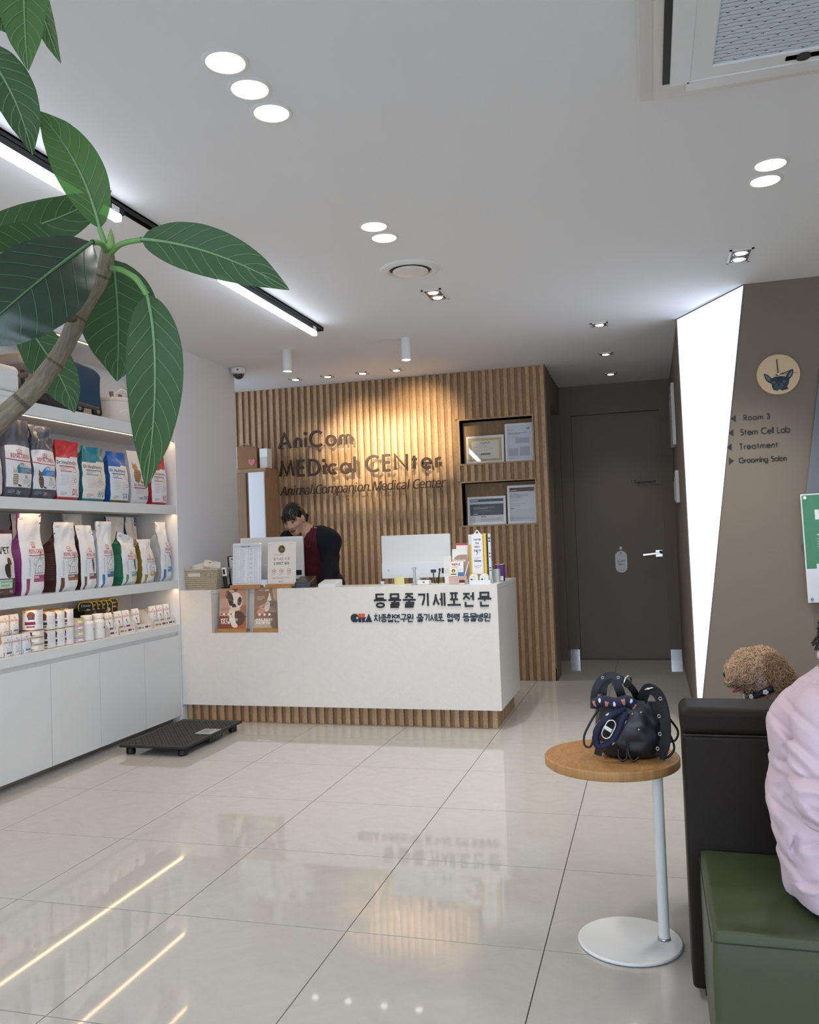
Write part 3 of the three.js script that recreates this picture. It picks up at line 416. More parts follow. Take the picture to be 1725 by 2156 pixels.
const artPuppy = () => canvas(BW, BH, (g) => { g.fillStyle = '#e4e4e6'; g.fillRect(0, 0, BW, BH); g.fillStyle = '#4c1f2c'; g.fillRect(0, 0, BW, 26); g.fillRect(0, BH * 0.72, BW, BH); g.fillStyle = '#222'; g.font = 'bold 66px sans-serif'; g.fillText('VET', FW * 0.42, BH * 0.36); g.fillStyle = '#1d1b1c'; g.beginPath(); g.ellipse(FW * 0.75, BH * 0.48, 26, 30, 0.3, 0, 7); g.fill(); g.beginPath(); g.ellipse(FW * 0.66, BH * 0.61, 38, 50, -0.5, 0, 7); g.fill(); g.fillStyle = '#d8cfd0'; g.fillRect(FW * 0.76, BH * 0.52, 22, 88); g.fillStyle = '#bfe0c4'; g.fillRect(FW * 0.1, BH * 0.735, FW * 0.76, BH * 0.13); g.fillStyle = '#3c5a44'; g.font = '25px sans-serif'; g.fillText('reduced low fat', FW * 0.3, BH * 0.785); g.fillText('allergens', FW * 0.34, BH * 0.84); greek(g, FW * 0.1, BH * 0.9, FW * 0.4, BH * 0.05, 2, '#d8c6cb', 3); g.fillStyle = '#e7dadd'; g.font = '24px sans-serif'; g.fillText('5kg', FW * 0.74, BH * 0.93); });
const foil = (map, more = {}) => phy(0xffffff, 0.36, { map, clearcoat: 0.5, clearcoatRoughness: 0.22, ...more });
let bagSeed = 3;
function bag(label, art, z, w, h, d, y, o = {}, x = -3.17, turn = 0, group = 'pet food bags on the shelves') {
  const t = thing('pet_food_bag', label, 'pet food', [x - d / 2, y, z], Math.PI / 2 + turn, group), s = bagSeed++;
  const [lower, upper] = splitTop(bagGeometry(w, h, d, { seedAt: s * 0.37, ...o }), h * 0.93), m = art.isMaterial ? art : foil(art); part(t, 'pouch', lower, m); part(t, 'top_seal', upper, m);
  return t;
}
const Y2 = BOARDS[1], Y3 = BOARDS[2], Y1 = BOARDS[0];
// middle shelf
bag('white and maroon bag with a small dog print, cut by the plant leaf', artPuppy(), -3.575, 0.17, 0.345, 0.1, Y2, { flat: 0.24 });
bag('white bag with magenta side panels and red lettering', artVet('#a23a6c', '#b04a7c', 'RENAL', false, '#8e2f7a'), -3.793, 0.176, 0.432, 0.1, Y2, { flat: 0.22, wrinkle: 0.006 });
bag('white bag with dark brown side panel and orange label strip', artVet('#5c3a30', '#b4602a', 'GASTRO', false, '#4b2d25'), -4.065, 0.186, 0.388, 0.11, Y2, { flat: 0.15, lean: 0.1, wrinkle: 0.006 });
bag('white bag with narrow brown label, left of the blue-labelled bag', artVet('#6a4033', '#835040', 'GASTRO', true, '#4b2d25'), -4.256, 0.145, 0.372, 0.1, Y2, { flat: 0.12, twist: -0.3 });
bag('white bag with a wide bright blue label and dog drawing', artVet('#2f78c0', '#46505c', 'HYPO', false, '#cfd6de'), -4.41, 0.142, 0.395, 0.09, Y2, { flat: 0.16, lean: 0.1 }, -3.16);
bag('slumped white bag with dark green side panel and mint label', artVet('#4f9a7c', '#7cc0a4', 'SATIETY', true, '#1f7a5c'), -4.655, 0.175, 0.335, 0.13, Y2, { flat: 0.1, wrinkle: 0.009, slump: 1 }, -3.17, 0.06);
bag('white bag with green side panel, behind the mint-labelled bag', artVet('#4f9a7c', '#7cc0a4', 'SATIETY', true, '#1f6a52'), -4.64, 0.17, 0.35, 0.1, Y2, { flat: 0.12 }, -3.37);
bag('short creased white bag with a mustard yellow label', artVet('#a8892e', '#c2a548', 'URINARY', false, '#9a7f26'), -4.868, 0.155, 0.285, 0.11, Y2, { flat: 0.08, wrinkle: 0.01, lean: -0.15 });
bag('white bag with grey side and blue stripe at the shelf end', artVet('#2a74b8', '#3d86c8', 'ANALL', true, '#b9bec4'), -5.075, 0.135, 0.4, 0.12, Y2, { flat: 0.14, wrinkle: 0.008, lean: -0.2 }, -3.17, 0.03);
[[-3.6, 0.2, 0.43, 'pale bag behind the maroon-bottomed dog food bag'], [-4.0, 0.2, 0.44, 'pale bag behind and between the magenta and brown bags'], [-4.42, 0.19, 0.45, 'pale bag behind the blue-labelled bag'], [-4.84, 0.2, 0.44, 'grey bag standing behind the green and yellow bags'], [-5.02, 0.13, 0.44, 'tan-lit tall bag behind the yellow-labelled bag']].forEach(([z, w, h, l], i) => bag(l, artVet(['#8e2f7a', '#5c3a30', '#2f78c0', '#46505c', '#2a74b8'][i], '#777', 'VET', false, ['#b9bec4', '#4b2d25', '#cfd6de', '#3c4450', '#27518c'][i]), z, w, h, 0.08, Y2, { flat: 0.12, lean: -0.1 }, -3.38));
// upper shelf
bag('pink and white bag at the left picture edge on the cat food shelf', artCode('#d9869a', 'I/D', '#e8e3e6'), -3.5, 0.17, 0.3, 0.09, Y3);
bag('dark slate bag with teal shape and a black-faced cat', artCat('#3d7f9c', 'HAIRBALL', '14', '#d9cbb8', '#2a2422'), -3.69, 0.186, 0.41, 0.1, Y3, { flat: 0.14, wrinkle: 0.005, lean: 0.05 }, -3.16);
bag('dark slate bag with bright blue shape and a tabby cat', artCat('#2a88cc', 'URINARY', '10', '#7d6a52', '#2e261e'), -3.885, 0.178, 0.4, 0.1, Y3, { flat: 0.1, wrinkle: 0.011, lean: -0.1 }, -3.16);
bag('white bag with crimson top marked D/L', artCode('#c0343f', 'D/L'), -4.09, 0.195, 0.338, 0.1, Y3, { flat: 0.06, lean: 0.15, wrinkle: 0.006 });
bag('cream bag with teal top marked H/U', artCode('#1f8296', 'H/U', '#e6e1d8'), -4.325, 0.21, 0.325, 0.11, Y3, { flat: 0.06, wrinkle: 0.008, lean: 0.1 });
bag('white bag with royal blue top marked S/A', artCode('#1d63b8', 'S/A', '#e2e5e9', '#6a5a2c'), -4.575, 0.19, 0.318, 0.1, Y3, { flat: 0.06, wrinkle: 0.006 });
bag('light grey bag with a standing cat print marked DUO', artDuo(), -4.79, 0.19, 0.342, 0.1, Y3, { flat: 0.14 });
bag('white bag with red base marked W/C beside the recess end', artCode('#bf3036', 'W/C'), -5.02, 0.18, 0.33, 0.1, Y3, { flat: 0.08 });
bag('green bag tucked behind the teal and royal blue bags', foil(canvas(64, 64, (g) => { g.fillStyle = '#3d7a34'; g.fillRect(0, 0, 64, 64); g.fillStyle = '#8f2530'; g.fillRect(0, 0, 64, 8); })), -4.5, 0.17, 0.31, 0.09, Y3, { flat: 0.08 }, -3.34);
// ---------------------------------------------------------------- bottom shelf: pouches, tins, bottles, cartons
const pouchTex = (accent, kind) => canvas(128, 192, (g, w, h) => { g.fillStyle = '#e8eaee'; g.fillRect(0, 0, w, h); crown(g, w * 0.55, h * 0.2, 24, '#a8343a'); g.fillStyle = '#b02a30'; g.font = 'bold 15px sans-serif'; g.fillText('ROYAL CANIN', 12, h * 0.3); g.fillRect(8, h * 0.32, w - 16, 3); if (kind) { g.fillStyle = '#4a4640'; g.fillRect(w * 0.48, h * 0.45, 9, h * 0.24); g.save(); g.translate(w * 0.48, h * 0.62); g.rotate(-0.5); g.fillRect(0, -h * 0.16, 9, h * 0.18); g.restore(); } else dogSketch(g, w * 0.38, h * 0.68, 62, '#666'); g.fillStyle = accent; g.fillRect(w * 0.34, h * 0.76, w * 0.6, h * 0.09); g.fillStyle = '#6b4a3a'; g.beginPath(); g.arc(w * 0.8, h * 0.92, 7, 0, 7); g.fill(); g.fillStyle = accent; g.fillRect(8, h * 0.76, 8, h * 0.24); });
const pouchGeo = (() => { const g = bagGeometry(0.062, 0.105, 0.022, { flat: 0.25, wrinkle: 0.0015 }); const p = g.attributes.position, u = g.attributes.uv; for (let i = 0; i < p.count; i++) u.setXY(i, Math.min(1, Math.max(0, p.getX(i) / 0.062 + 0.5)), p.getY(i) / 0.105); return g; })();
const pouchParts = splitTop(pouchGeo, 0.098);
const pouchMats = { grey: foil(pouchTex('#4a4d52')), pale: foil(pouchTex('#b8bcc0')), blue: foil(pouchTex('#2c7fc0')), red: foil(pouchTex('#8f2a44', true)), gold: foil(pouchTex('#a89030', true)) };
const pouch = (label, m, x, y, z, turn = 0, tilt = 0) => { const t = thing('food_pouch', label, 'food pouch', [x, y, z], Math.PI / 2 + turn, 'small food pouches on the lowest shelf'); for (const [i, g] of pouchParts.entries()) part(t, ['pouch', 'top_seal'][i], g, pouchMats[m]).rotation.x = tilt; return t; };
solo('carton', rbox(0.1, 0.1, 0.22, 0.003), std(0xc9a070, 0.8), 'brown carton behind the small pouches at the shelf left', 'carton', [-3.265, Y1 + 0.05, -3.64]);
solo('carton', rbox(0.09, 0.1, 0.2, 0.003), std(0xcfcac4, 0.8), 'pale carton stacked on the brown carton behind the pouches', 'carton', [-3.29, Y1 + 0.151, -3.64]);
[['grey', -3.585], ['pale', -3.65], ['blue', -3.72]].forEach(([c, z], i) => { pouch(['front-row pouch with dark grey label, half hidden by the leaf', 'front-row pouch with pale grey label', 'front-row pouch with blue label'][i], c, -3.165, Y1, z); pouch(['upper pouch with dark grey label, standing on the carton', 'upper pouch with pale grey label, standing on the carton', 'upper pouch with blue label, standing on the carton'][i], c, -3.229, Y1 + 0.1005, z + 0.01); });
const tinTex = (body, art) => canvas(384, 128, (g, w, h) => { g.fillStyle = body; g.fillRect(0, 0, w, h); art(g, w, h); });
const foodTin = (box1, box2) => tinTex('#e6e6e8', (g, w, h) => { for (const x of [20, 212]) { g.fillStyle = '#c9a24a'; g.fillRect(x, 4, 18, 12); g.fillStyle = '#7a3f28'; g.beginPath(); g.arc(x + 52, 34, 24, 0, 7); g.fill(); g.fillStyle = '#2c4f96'; g.fillRect(x + 34, 50, 40, 11); g.fillStyle = box1; g.fillRect(x + 10, 74, 68, 20); g.fillStyle = box2; g.fillRect(x + 22, 102, 52, 9); greek(g, x + 96, 30, 70, 60, 6, '#a8a8aa'); } });
const tinMetal = std(0xc9b06a, 0.28, { metalness: 1 });
function tin(label, r, h, map, x, y, z, turn, lidMat = tinMetal, group = 'tins on the lowest shelf') {
  const t = thing('food_tin', label, 'tin', [x, y, z], turn, group), e = r * 0.06;
  part(t, 'body', new THREE.CylinderGeometry(r * 0.985, r * 0.985, h - 0.004, 40, 1, true), map.isMaterial ? map : phy(0xffffff, 0.4, { map }), [0, h / 2, 0]);
  part(t, 'rim', lathe([[r * 0.8, h - 0.004], [r * 0.93, h - 0.005], [r, h - 0.002], [r, h], [r * 0.96, h]], 36), lidMat); part(t, 'lid', cyl(r * 0.93, r * 0.93, 0.001, 36), lidMat, [0, h - 0.0035, 0]); part(t, 'base', lathe([[0.001, 0.001], [r * 0.93, 0.001], [r, 0], [r, 0.003], [r * 0.985, 0.004]], 36), lidMat); void e;
}
const redTin = foodTin('#7c2440', '#8c4238'), greenTin = foodTin('#22484e', '#8a3a34'), blueTin = foodTin('#24418a', '#33549c'), flatTin = tinTex('#dcdad6', (g, w, h) => { for (const x of [30, 222]) { g.fillStyle = '#6a2c26'; g.beginPath(); g.arc(x + 62, h / 2, 40, 0, 7); g.fill(); g.fillStyle = '#f2f2f2'; g.fillRect(x + 72, 26, 44, 60); greek(g, x - 24, 26, 58, 74, 5, '#8f8f90', 4); } });
for (let i = 0; i < 3; i++) tin(['flat tin at the bottom of the stack next to the pouches', 'flat tin in the middle of the stack next to the pouches', 'flat tin directly under the large tin'][i], 0.056, 0.037, flatTin, -3.19, Y1 + i * 0.0375, -3.815, 1.9 + i * 0.1);
tin('large tin standing on three flat tins', 0.052, 0.108, redTin, -3.19, Y1 + 0.1125, -3.815, 2.5);
[[-3.934, greenTin, 'with dark green label'], [-4.012, blueTin, 'with blue label'], [-4.087, redTin, 'with maroon label']].forEach(([z, m, l], i) => { tin('lower tall tin ' + l, 0.0375, 0.1, m, -3.19, Y1, z, 2.15); tin('upper tall tin ' + l, 0.0375, 0.1, m, -3.19, Y1 + 0.1005, z, 2.1 + i * 0.1); });
['#b89ac4', '#a6c48c', '#caa0b4', '#d4c06a'].forEach((c, i) => tin(['lilac small tin at the bottom of the pastel stack', 'light green small tin in the pastel stack', 'pink small tin in the pastel stack', 'yellow small tin on top of the pastel stack'][i], 0.043, 0.034, tinTex(c, (g, w, h) => { g.fillStyle = '#f0ece4'; g.fillRect(0, h * 0.3, w, h * 0.4); g.fillStyle = '#5a4a60'; for (let k = 0; k < 4; k++) g.fillRect(k * 96 + 14, h * 0.42, 54, 14); }), -3.19, Y1 + i * 0.0345, -4.168, 1.4, std(0xd9d4cc, 0.35, { metalness: 0.7 })));
[[-3.3, -3.87, 0], [-3.3, -3.96, 0], [-3.31, -4.05, 0], [-3.31, -4.14, 0], [-3.3, -3.92, 1], [-3.31, -4.06, 1], [-3.31, -4.145, 1]].forEach(([x, z, k], i) => tin(['small orange tin at the back behind the large tin', 'small orange tin at the back behind the green-labelled tins', 'small orange tin at the back behind the blue-labelled tins', 'small orange tin at the back behind the pastel stack', 'upper small orange tin behind the green-labelled tins', 'upper small orange tin behind the maroon-labelled tins', 'upper small orange tin above the pastel stack'][i], 0.04, 0.1 - k * 0.004, i % 2 ? foodTin('#b8562a', '#7a3426') : foodTin('#a84a2c', '#c98a3a'), x, Y1 + k * 0.1005, z, 2 + i));
for (let i = 0; i < 2; i++) {
  const t = thing('supplement_bottle', ['white plastic bottle next to the pastel tins', 'white plastic bottle next to the pouch cartons'][i], 'bottle', [-3.185, Y1, [-4.255, -4.358][i]], 1.3 - i * 0.25, 'white bottles on the lowest shelf');
  part(t, 'body', lathe([[0.001, 0], [0.037, 0], [0.04, 0.006], [0.04, 0.03], [0.0385, 0.034], [0.04, 0.038], [0.04, 0.095], [0.036, 0.108], [0.028, 0.118], [0.028, 0.122]], 40), M.whitePlastic); part(t, 'cap', lathe([[0.028, 0.12], [0.0315, 0.12], [0.032, 0.144], [0.03, 0.147], [0.001, 0.147]], 32), std(0xf0efec, 0.5));
  part(t, 'label', new THREE.CylinderGeometry(0.0404, 0.0404, 0.056, 32, 1, true, -0.6, 2.6), phy(0xffffff, 0.5, { map: canvas(192, 96, (g, w, h) => { g.fillStyle = '#ececea'; g.fillRect(0, 0, w, h); g.fillStyle = '#2c3a66'; g.fillRect(86, 40, 74, 20); g.fillStyle = '#333'; g.fillRect(96, 6, 30, 6); g.fillStyle = '#a8343a'; g.fillRect(100, 20, 56, 8); g.strokeStyle = '#444'; g.strokeRect(90, 66, 60, 24); }) }), [0, 0.067, 0]);
}
solo('carton', rbox(0.14, 0.115, 0.5, 0.003), std(0xd9b48c, 0.85), 'long cardboard riser behind the white bottles', 'carton', [-3.395, Y1 + 0.058, -4.56]);
function pouchCarton(label, z, n, d = 0.085) {   // display carton: high back, low front with a printed edge
  const t = thing('pouch_carton', label, 'carton', [-3.155, Y1, z], Math.PI / 2, 'open pouch cartons on the lowest shelf'), h = n * d / 2, m = std(0xe4e2de, 0.7), dep = 0.15;
  const side = poly([[0, 0], [dep, 0], [dep, 0.118], [0.075, 0.118], [0, 0.045]]);
  for (const s of [-1, 1]) part(t, 'side_panel', extrude(side, 0.002), m, [s * (h - 0.002) - 0.001, 0, 0], [0, Math.PI / 2, 0]);
  part(t, 'bottom', span(-h, h, 0.0005, 0.003, -dep, 0), m); part(t, 'back_panel', span(-h, h, 0.003, 0.118, -dep, -dep + 0.002), m);
  part(t, 'front_panel', span(-h + 0.001, h - 0.001, 0.003, 0.042, -0.003, -0.001), phy(0xffffff, 0.6, { map: canvas(256, 64, (g, w, hh) => { g.fillStyle = '#e6e4e0'; g.fillRect(0, 0, w, hh); for (let k = 0; k < n; k++) { const x = w * k / n + 16; g.fillStyle = ['#8f2a44', '#a89030', '#4a4d52'][(Math.round(z * 100) + k * 2 + 9000) % 3]; g.fillRect(x, 26, w / n * 0.45, 20); g.fillStyle = '#5a4638'; g.beginPath(); g.arc(x + w / n * 0.68, 38, 9, 0, 7); g.fill(); } }) }));
}
pouchCarton('single pouch carton next to the white bottle', -4.475, 1, 0.085); pouchCarton('double pouch carton with two pouches showing, below the tray carton', -4.61, 2, 0.082); pouchCarton('double pouch carton with one compartment empty', -4.795, 2, 0.078); pouchCarton('wide pouch carton at the desk end of the shelf', -5.03, 3, 0.084);
[['red', -4.475, 'pouch in the single carton next to the white bottle'], ['gold', -4.572, 'left pouch in the carton below the tray carton'], ['red', -4.65, 'right pouch in the carton below the tray carton'], ['red', -4.757, 'lone pouch in the half-empty carton'], ['pale', -4.948, 'left pouch in the wide carton at the desk end'], ['gold', -5.032, 'middle pouch in the wide carton at the desk end'], ['gold', -5.114, 'right pouch in the wide carton at the desk end']].forEach(([c, z, l]) => { const t = pouch(l, c, -3.195, Y1 + 0.018, z, 0, -0.12); t.scale.set(1.12, 1.18, 1); });
// tray meals in a low black carton on the riser
{
  const y = Y1 + 0.116, t = thing('tray_carton', 'low black display carton holding tray meals', 'carton', [-3.335, y, -4.6], Math.PI / 2), m = std(0x1c1a18, 0.5);
  part(t, 'front_panel', span(-0.16, 0.16, 0, 0.04, -0.002, 0), m); for (const s of [-1, 1]) part(t, 'side_panel', span(s * 0.16 - 0.001, s * 0.16 + 0.001, 0, 0.04, -0.11, 0), m); part(t, 'bottom', span(-0.16, 0.16, 0, 0.002, -0.11, 0), m); part(t, 'back_panel', span(-0.16, 0.16, 0, 0.05, -0.112, -0.11), m);
  for (const x of [-0.06, 0.06]) part(t, 'badge', lathe([[0.008, 0], [0.011, 0.0005], [0.011, 0]], 24), std(0xd8d4cc, 0.5), [x, 0.02, 0.0005], [Math.PI / 2, 0, 0]);
  const lid = phy(0xffffff, 0.3, { map: canvas(128, 128, (g, w, h) => { g.fillStyle = '#1f2a22'; g.fillRect(0, 0, w, h); g.fillStyle = '#2f6a3c'; g.fillRect(0, 74, 60, 54); g.fillStyle = '#f2efe6'; g.font = 'italic bold 32px serif'; g.fillText('Cesar', 18, 44); g.fillStyle = '#e6e2da'; g.beginPath(); g.arc(88, 92, 24, 0, 7); g.fill(); g.fillStyle = '#3b342c'; g.fillRect(80, 86, 6, 6); g.fillRect(94, 86, 6, 6); g.fillRect(86, 98, 8, 6); }) }), gold = std(0xe0b040, 0.32, { metalness: 0.75 });
  const shape = () => { const s = new THREE.Shape(); s.moveTo(-0.042, 0); s.lineTo(0.042, 0); s.lineTo(0.045, 0.055); s.quadraticCurveTo(0.043, 0.083, 0.02, 0.085); s.lineTo(-0.02, 0.085); s.quadraticCurveTo(-0.043, 0.083, -0.045, 0.055); s.closePath(); return s; };
  const body = extrude(shape(), 0.02, 0.002), face = new THREE.ShapeGeometry(shape()); { const p = face.attributes.position, u = face.attributes.uv; for (let i = 0; i < p.count; i++) u.setXY(i, p.getX(i) / 0.09 + 0.5, p.getY(i) / 0.085); face.scale(0.9, 0.9, 1); }
  [[-4.66, 0, 0.15], [-4.63, 0, 0.15], [-4.6, 0, 0.15], [-4.57, 0, 0.15], [-4.54, 0, 0.15], [-4.735, 0.004, 0.02], [-4.71, 0.004, 0.02]].forEach(([z, dy], i) => {
    const k = thing('meal_tray', ['meal tray with white dog picture facing out, front of the leaning row', 'meal tray second in the leaning row', 'meal tray third in the leaning row', 'meal tray fourth in the leaning row', 'meal tray last in the leaning row, by the bags', 'upright meal tray facing out at the right of the carton', 'upright meal tray behind the right-hand one'][i], 'meal tray', [-3.345 - (i < 5 ? i * 0.014 : (i - 5) * 0.03), y + 0.004 + dy, z], Math.PI / 2 - (i < 5 ? 0.75 : 0.25), 'meal trays in the black carton');
    part(k, 'tray', body, gold, [0, 0.002, -0.022]); part(k, 'lid', face, lid, [0, 0.005, 0.0006]);
  });
}
// ---------------------------------------------------------------- reception desk
const stone = dataTexture(512, 512, (u, v) => { let s = 1 + 0.012 * tn(u, v, 3, 2) + 0.012 * tn(u, v, 20, 9); const k = tn(u, v, 34, 4.3); if (k > 0.52) s -= 0.07; if (k < -0.56) s += 0.03; return [Math.min(255, 229 * s), Math.min(255, 225 * s), Math.min(255, 218 * s)]; });
M.stone = std(0xffffff, 0.32, { map: stone });
const DZ = -5.17, DT = 0.893;
{
  const t = thing('reception_desk', 'long white stone reception desk with raised dark lettering', 'desk', [0, 0, DZ]);
  const x0 = -3.118, x1 = -0.924, n0 = -2.882, n1 = -2.395, nf = 0.602, y0 = 0.119, nd = 0.12;
  const face = poly([[x0, y0], [x1, y0], [x1, DT - 0.0005], [n1, DT - 0.0005], [n1, nf], [n0, nf], [n0, DT - 0.0005], [x0, DT - 0.0005]]);
  const fg = extrude(face, 0.03); fg.translate(0, 0, -0.03); { const p = fg.attributes.position, u = fg.attributes.uv; for (let i = 0; i < p.count; i++) u.setXY(i, p.getX(i) * 1.3, p.getY(i) * 1.3); }
  part(t, 'front_panel', fg, M.stone);
  part(t, 'ledge', metreUV(merge([span(x0, n0, DT - 0.03, DT, -0.28, -0.0305), span(n1, x1, DT - 0.03, DT, -0.28, -0.0305), span(n0, n1, DT - 0.03, DT, -0.28, -nd)]), 'x'), M.stone);
  part(t, 'niche', metreUV(merge([span(n0, n1, nf - 0.02, nf, -nd, -0.0305), span(n0, n1, nf, DT - 0.031, -nd - 0.02, -nd), span(n0 - 0.02, n0, nf, DT - 0.031, -nd, -0.0305), span(n1, n1 + 0.02, nf, DT - 0.031, -nd, -0.0305)]), 'x'), M.stone);
  part(t, 'end_panel', metreUV(merge([span(x1 - 0.03, x1, y0, DT - 0.031, -0.756, -0.031), span(x1 - 0.14, x1, DT - 0.03, DT, -0.756, -0.281)]), 'y'), M.stone);
  part(t, 'worktop', span(x0, x1 - 0.031, 0.7, 0.73, -0.75, -0.16), M.cabinet); part(t, 'inner_panel', span(x0, x1 - 0.031, 0.73, DT - 0.031, -0.165, -0.15), M.cabinet);
  const base = part(t, 'plinth', metreUV(span(x0, -0.985, 0.001, y0, -0.72, -0.075)), M.oakBack);
  const sg = metreUV(rbox(slat.w, y0 - 0.001, slat.d, 0.0015, 1));
  for (let x = -0.962 - slat.w / 2, k = 0; x > x0 + 0.02; x -= slat.pitch, k++) part(base, 'slat', sg, M.oakTones[(k * 3 + (k >> 1)) % 4], [x, y0 / 2, -0.075 + slat.d / 2 + 0.004]);
  for (let z = -0.09, k = 0; z > -0.7; z -= slat.pitch, k++) part(base, 'slat', sg, M.oakTones[(k * 3 + 1) % 4], [-0.985 + slat.d / 2, y0 / 2, z], [0, Math.PI / 2, 0]);
  // lettering on the front
  const ink = std(0x17110f, 0.35), navy = std(0x1b2638, 0.4), orange = std(0xd4521e, 0.45);
  lettering(t, '동물줄기세포전문', 0.084, 0.0115, 0.004, ink, 0.0125, -1.722, 0.762, 0.0002);
  lettering(t, '차종합연구원', 0.047, 0.0066, 0.003, navy, -0.003, -1.727, 0.669, 0.0002); lettering(t, '줄기세포', 0.047, 0.0066, 0.003, navy, -0.003, -1.444, 0.669, 0.0002); lettering(t, '협력', 0.047, 0.0066, 0.003, navy, -0.003, -1.25, 0.669, 0.0002); lettering(t, '동물병원', 0.047, 0.0066, 0.003, navy, -0.003, -1.147, 0.669, 0.0002);
  // emblem: disc with a slot, twin orange squares over navy legs, triangle
  const c = new THREE.Shape(); c.absarc(-1.856, 0.694, 0.028, R(14), R(346), false); c.lineTo(-1.846, 0.687); c.lineTo(-1.846, 0.701); c.closePath();
  part(t, 'emblem_disc', extrude(c, 0.003), navy, [0, 0, 0.0002]);
  for (const x of [-1.829, -1.805]) { part(t, 'emblem_square', box(0.02, 0.024, 0.003), orange, [x + 0.008, 0.71, 0.0017]); part(t, 'emblem_leg', box(0.02, 0.026, 0.003), navy, [x + 0.008, 0.68, 0.0017]); }
  part(t, 'emblem_bar', box(0.05, 0.006, 0.003), navy, [-1.806, 0.695, 0.0017]); part(t, 'emblem_triangle', extrude(poly([[-1.786, 0.667], [-1.738, 0.667], [-1.76, 0.722]]), 0.003), navy, [0, 0, 0.0002]);
}
// ---------------------------------------------------------------- brochures in the desk niche
const birch = std(0xd0a878, 0.6, { map: grain });
const dogPrint = canvas(256, 384, (g, w, h) => {
  g.fillStyle = '#b98a74'; g.fillRect(0, 0, w, h); g.fillStyle = '#caa08c'; g.fillRect(0, 100, 110, 160); g.fillStyle = '#a2745e'; g.beginPath(); g.moveTo(150, 200); g.lineTo(256, 150); g.lineTo(256, 300); g.lineTo(120, 300); g.fill(); g.fillStyle = '#8a4a30'; g.fillRect(0, 262, w, 122); g.fillStyle = '#b4643c'; g.beginPath(); g.moveTo(150, 384); g.lineTo(256, 270); g.lineTo(256, 384); g.fill(); g.fillStyle = '#5b4236'; g.beginPath(); g.ellipse(178, 285, 66, 70, 0, 0, 7); g.fill(); g.fillStyle = '#8d4f36'; g.beginPath(); g.moveTo(118, 0); g.lineTo(180, 0); g.lineTo(150, 40); g.fill();
  g.fillStyle = '#efdccf'; g.beginPath(); g.moveTo(98, 200); g.quadraticCurveTo(80, 260, 112, 330); g.quadraticCurveTo(120, 380, 165, 372); g.quadraticCurveTo(190, 350, 160, 330); g.quadraticCurveTo(140, 270, 150, 210); g.fill(); g.beginPath(); g.ellipse(150, 120, 66, 84, 0, 0, 7); g.fill();
  g.fillStyle = '#4a3f3a'; g.beginPath(); g.moveTo(60, 30); g.lineTo(84, 20); g.lineTo(120, 60); g.quadraticCurveTo(140, 110, 128, 160); g.quadraticCurveTo(96, 180, 88, 140); g.quadraticCurveTo(80, 90, 56, 78); g.fill(); g.beginPath(); g.ellipse(190, 122, 20, 42, 0.1, 0, 7); g.fill(); g.fillStyle = '#9c5f4e'; g.beginPath(); g.moveTo(60, 34); g.lineTo(80, 40); g.lineTo(72, 78); g.lineTo(54, 60); g.fill(); g.fillStyle = '#b98a78'; g.beginPath(); g.moveTo(196, 44); g.lineTo(250, 26); g.lineTo(226, 84); g.fill();
  g.fillStyle = '#3d2f2a'; g.beginPath(); g.ellipse(140, 172, 19, 27, 0, 0, 7); g.fill(); g.fillStyle = '#e9cfc0'; g.beginPath(); g.ellipse(152, 196, 46, 18, 0, 0, 7); g.fill(); g.fillStyle = '#201814'; g.beginPath(); g.arc(104, 128, 8, 0, 7); g.fill(); g.beginPath(); g.arc(190, 126, 7, 0, 7); g.fill();
  g.fillStyle = '#f6efe8'; g.font = 'bold 20px sans-serif'; g.fillText('DOG', 92, 30); greek(g, 18, 182, 76, 34, 3, '#8d6a58', 3); for (let i = 0; i < 6; i++) { g.fillStyle = i % 2 ? '#f5f1ea' : '#b0603c'; g.beginPath(); g.arc(24 + i * 22, 244, i % 2 ? 10 : 8, 0, 7); g.fill(); } pen(g, '반려견 종합검진', 16, 306, 21, 4.5, '#f7f2ec', 0.06); pen(g, '프로그램 안내', 16, 334, 21, 4.5, '#f7f2ec', 0.06);
});
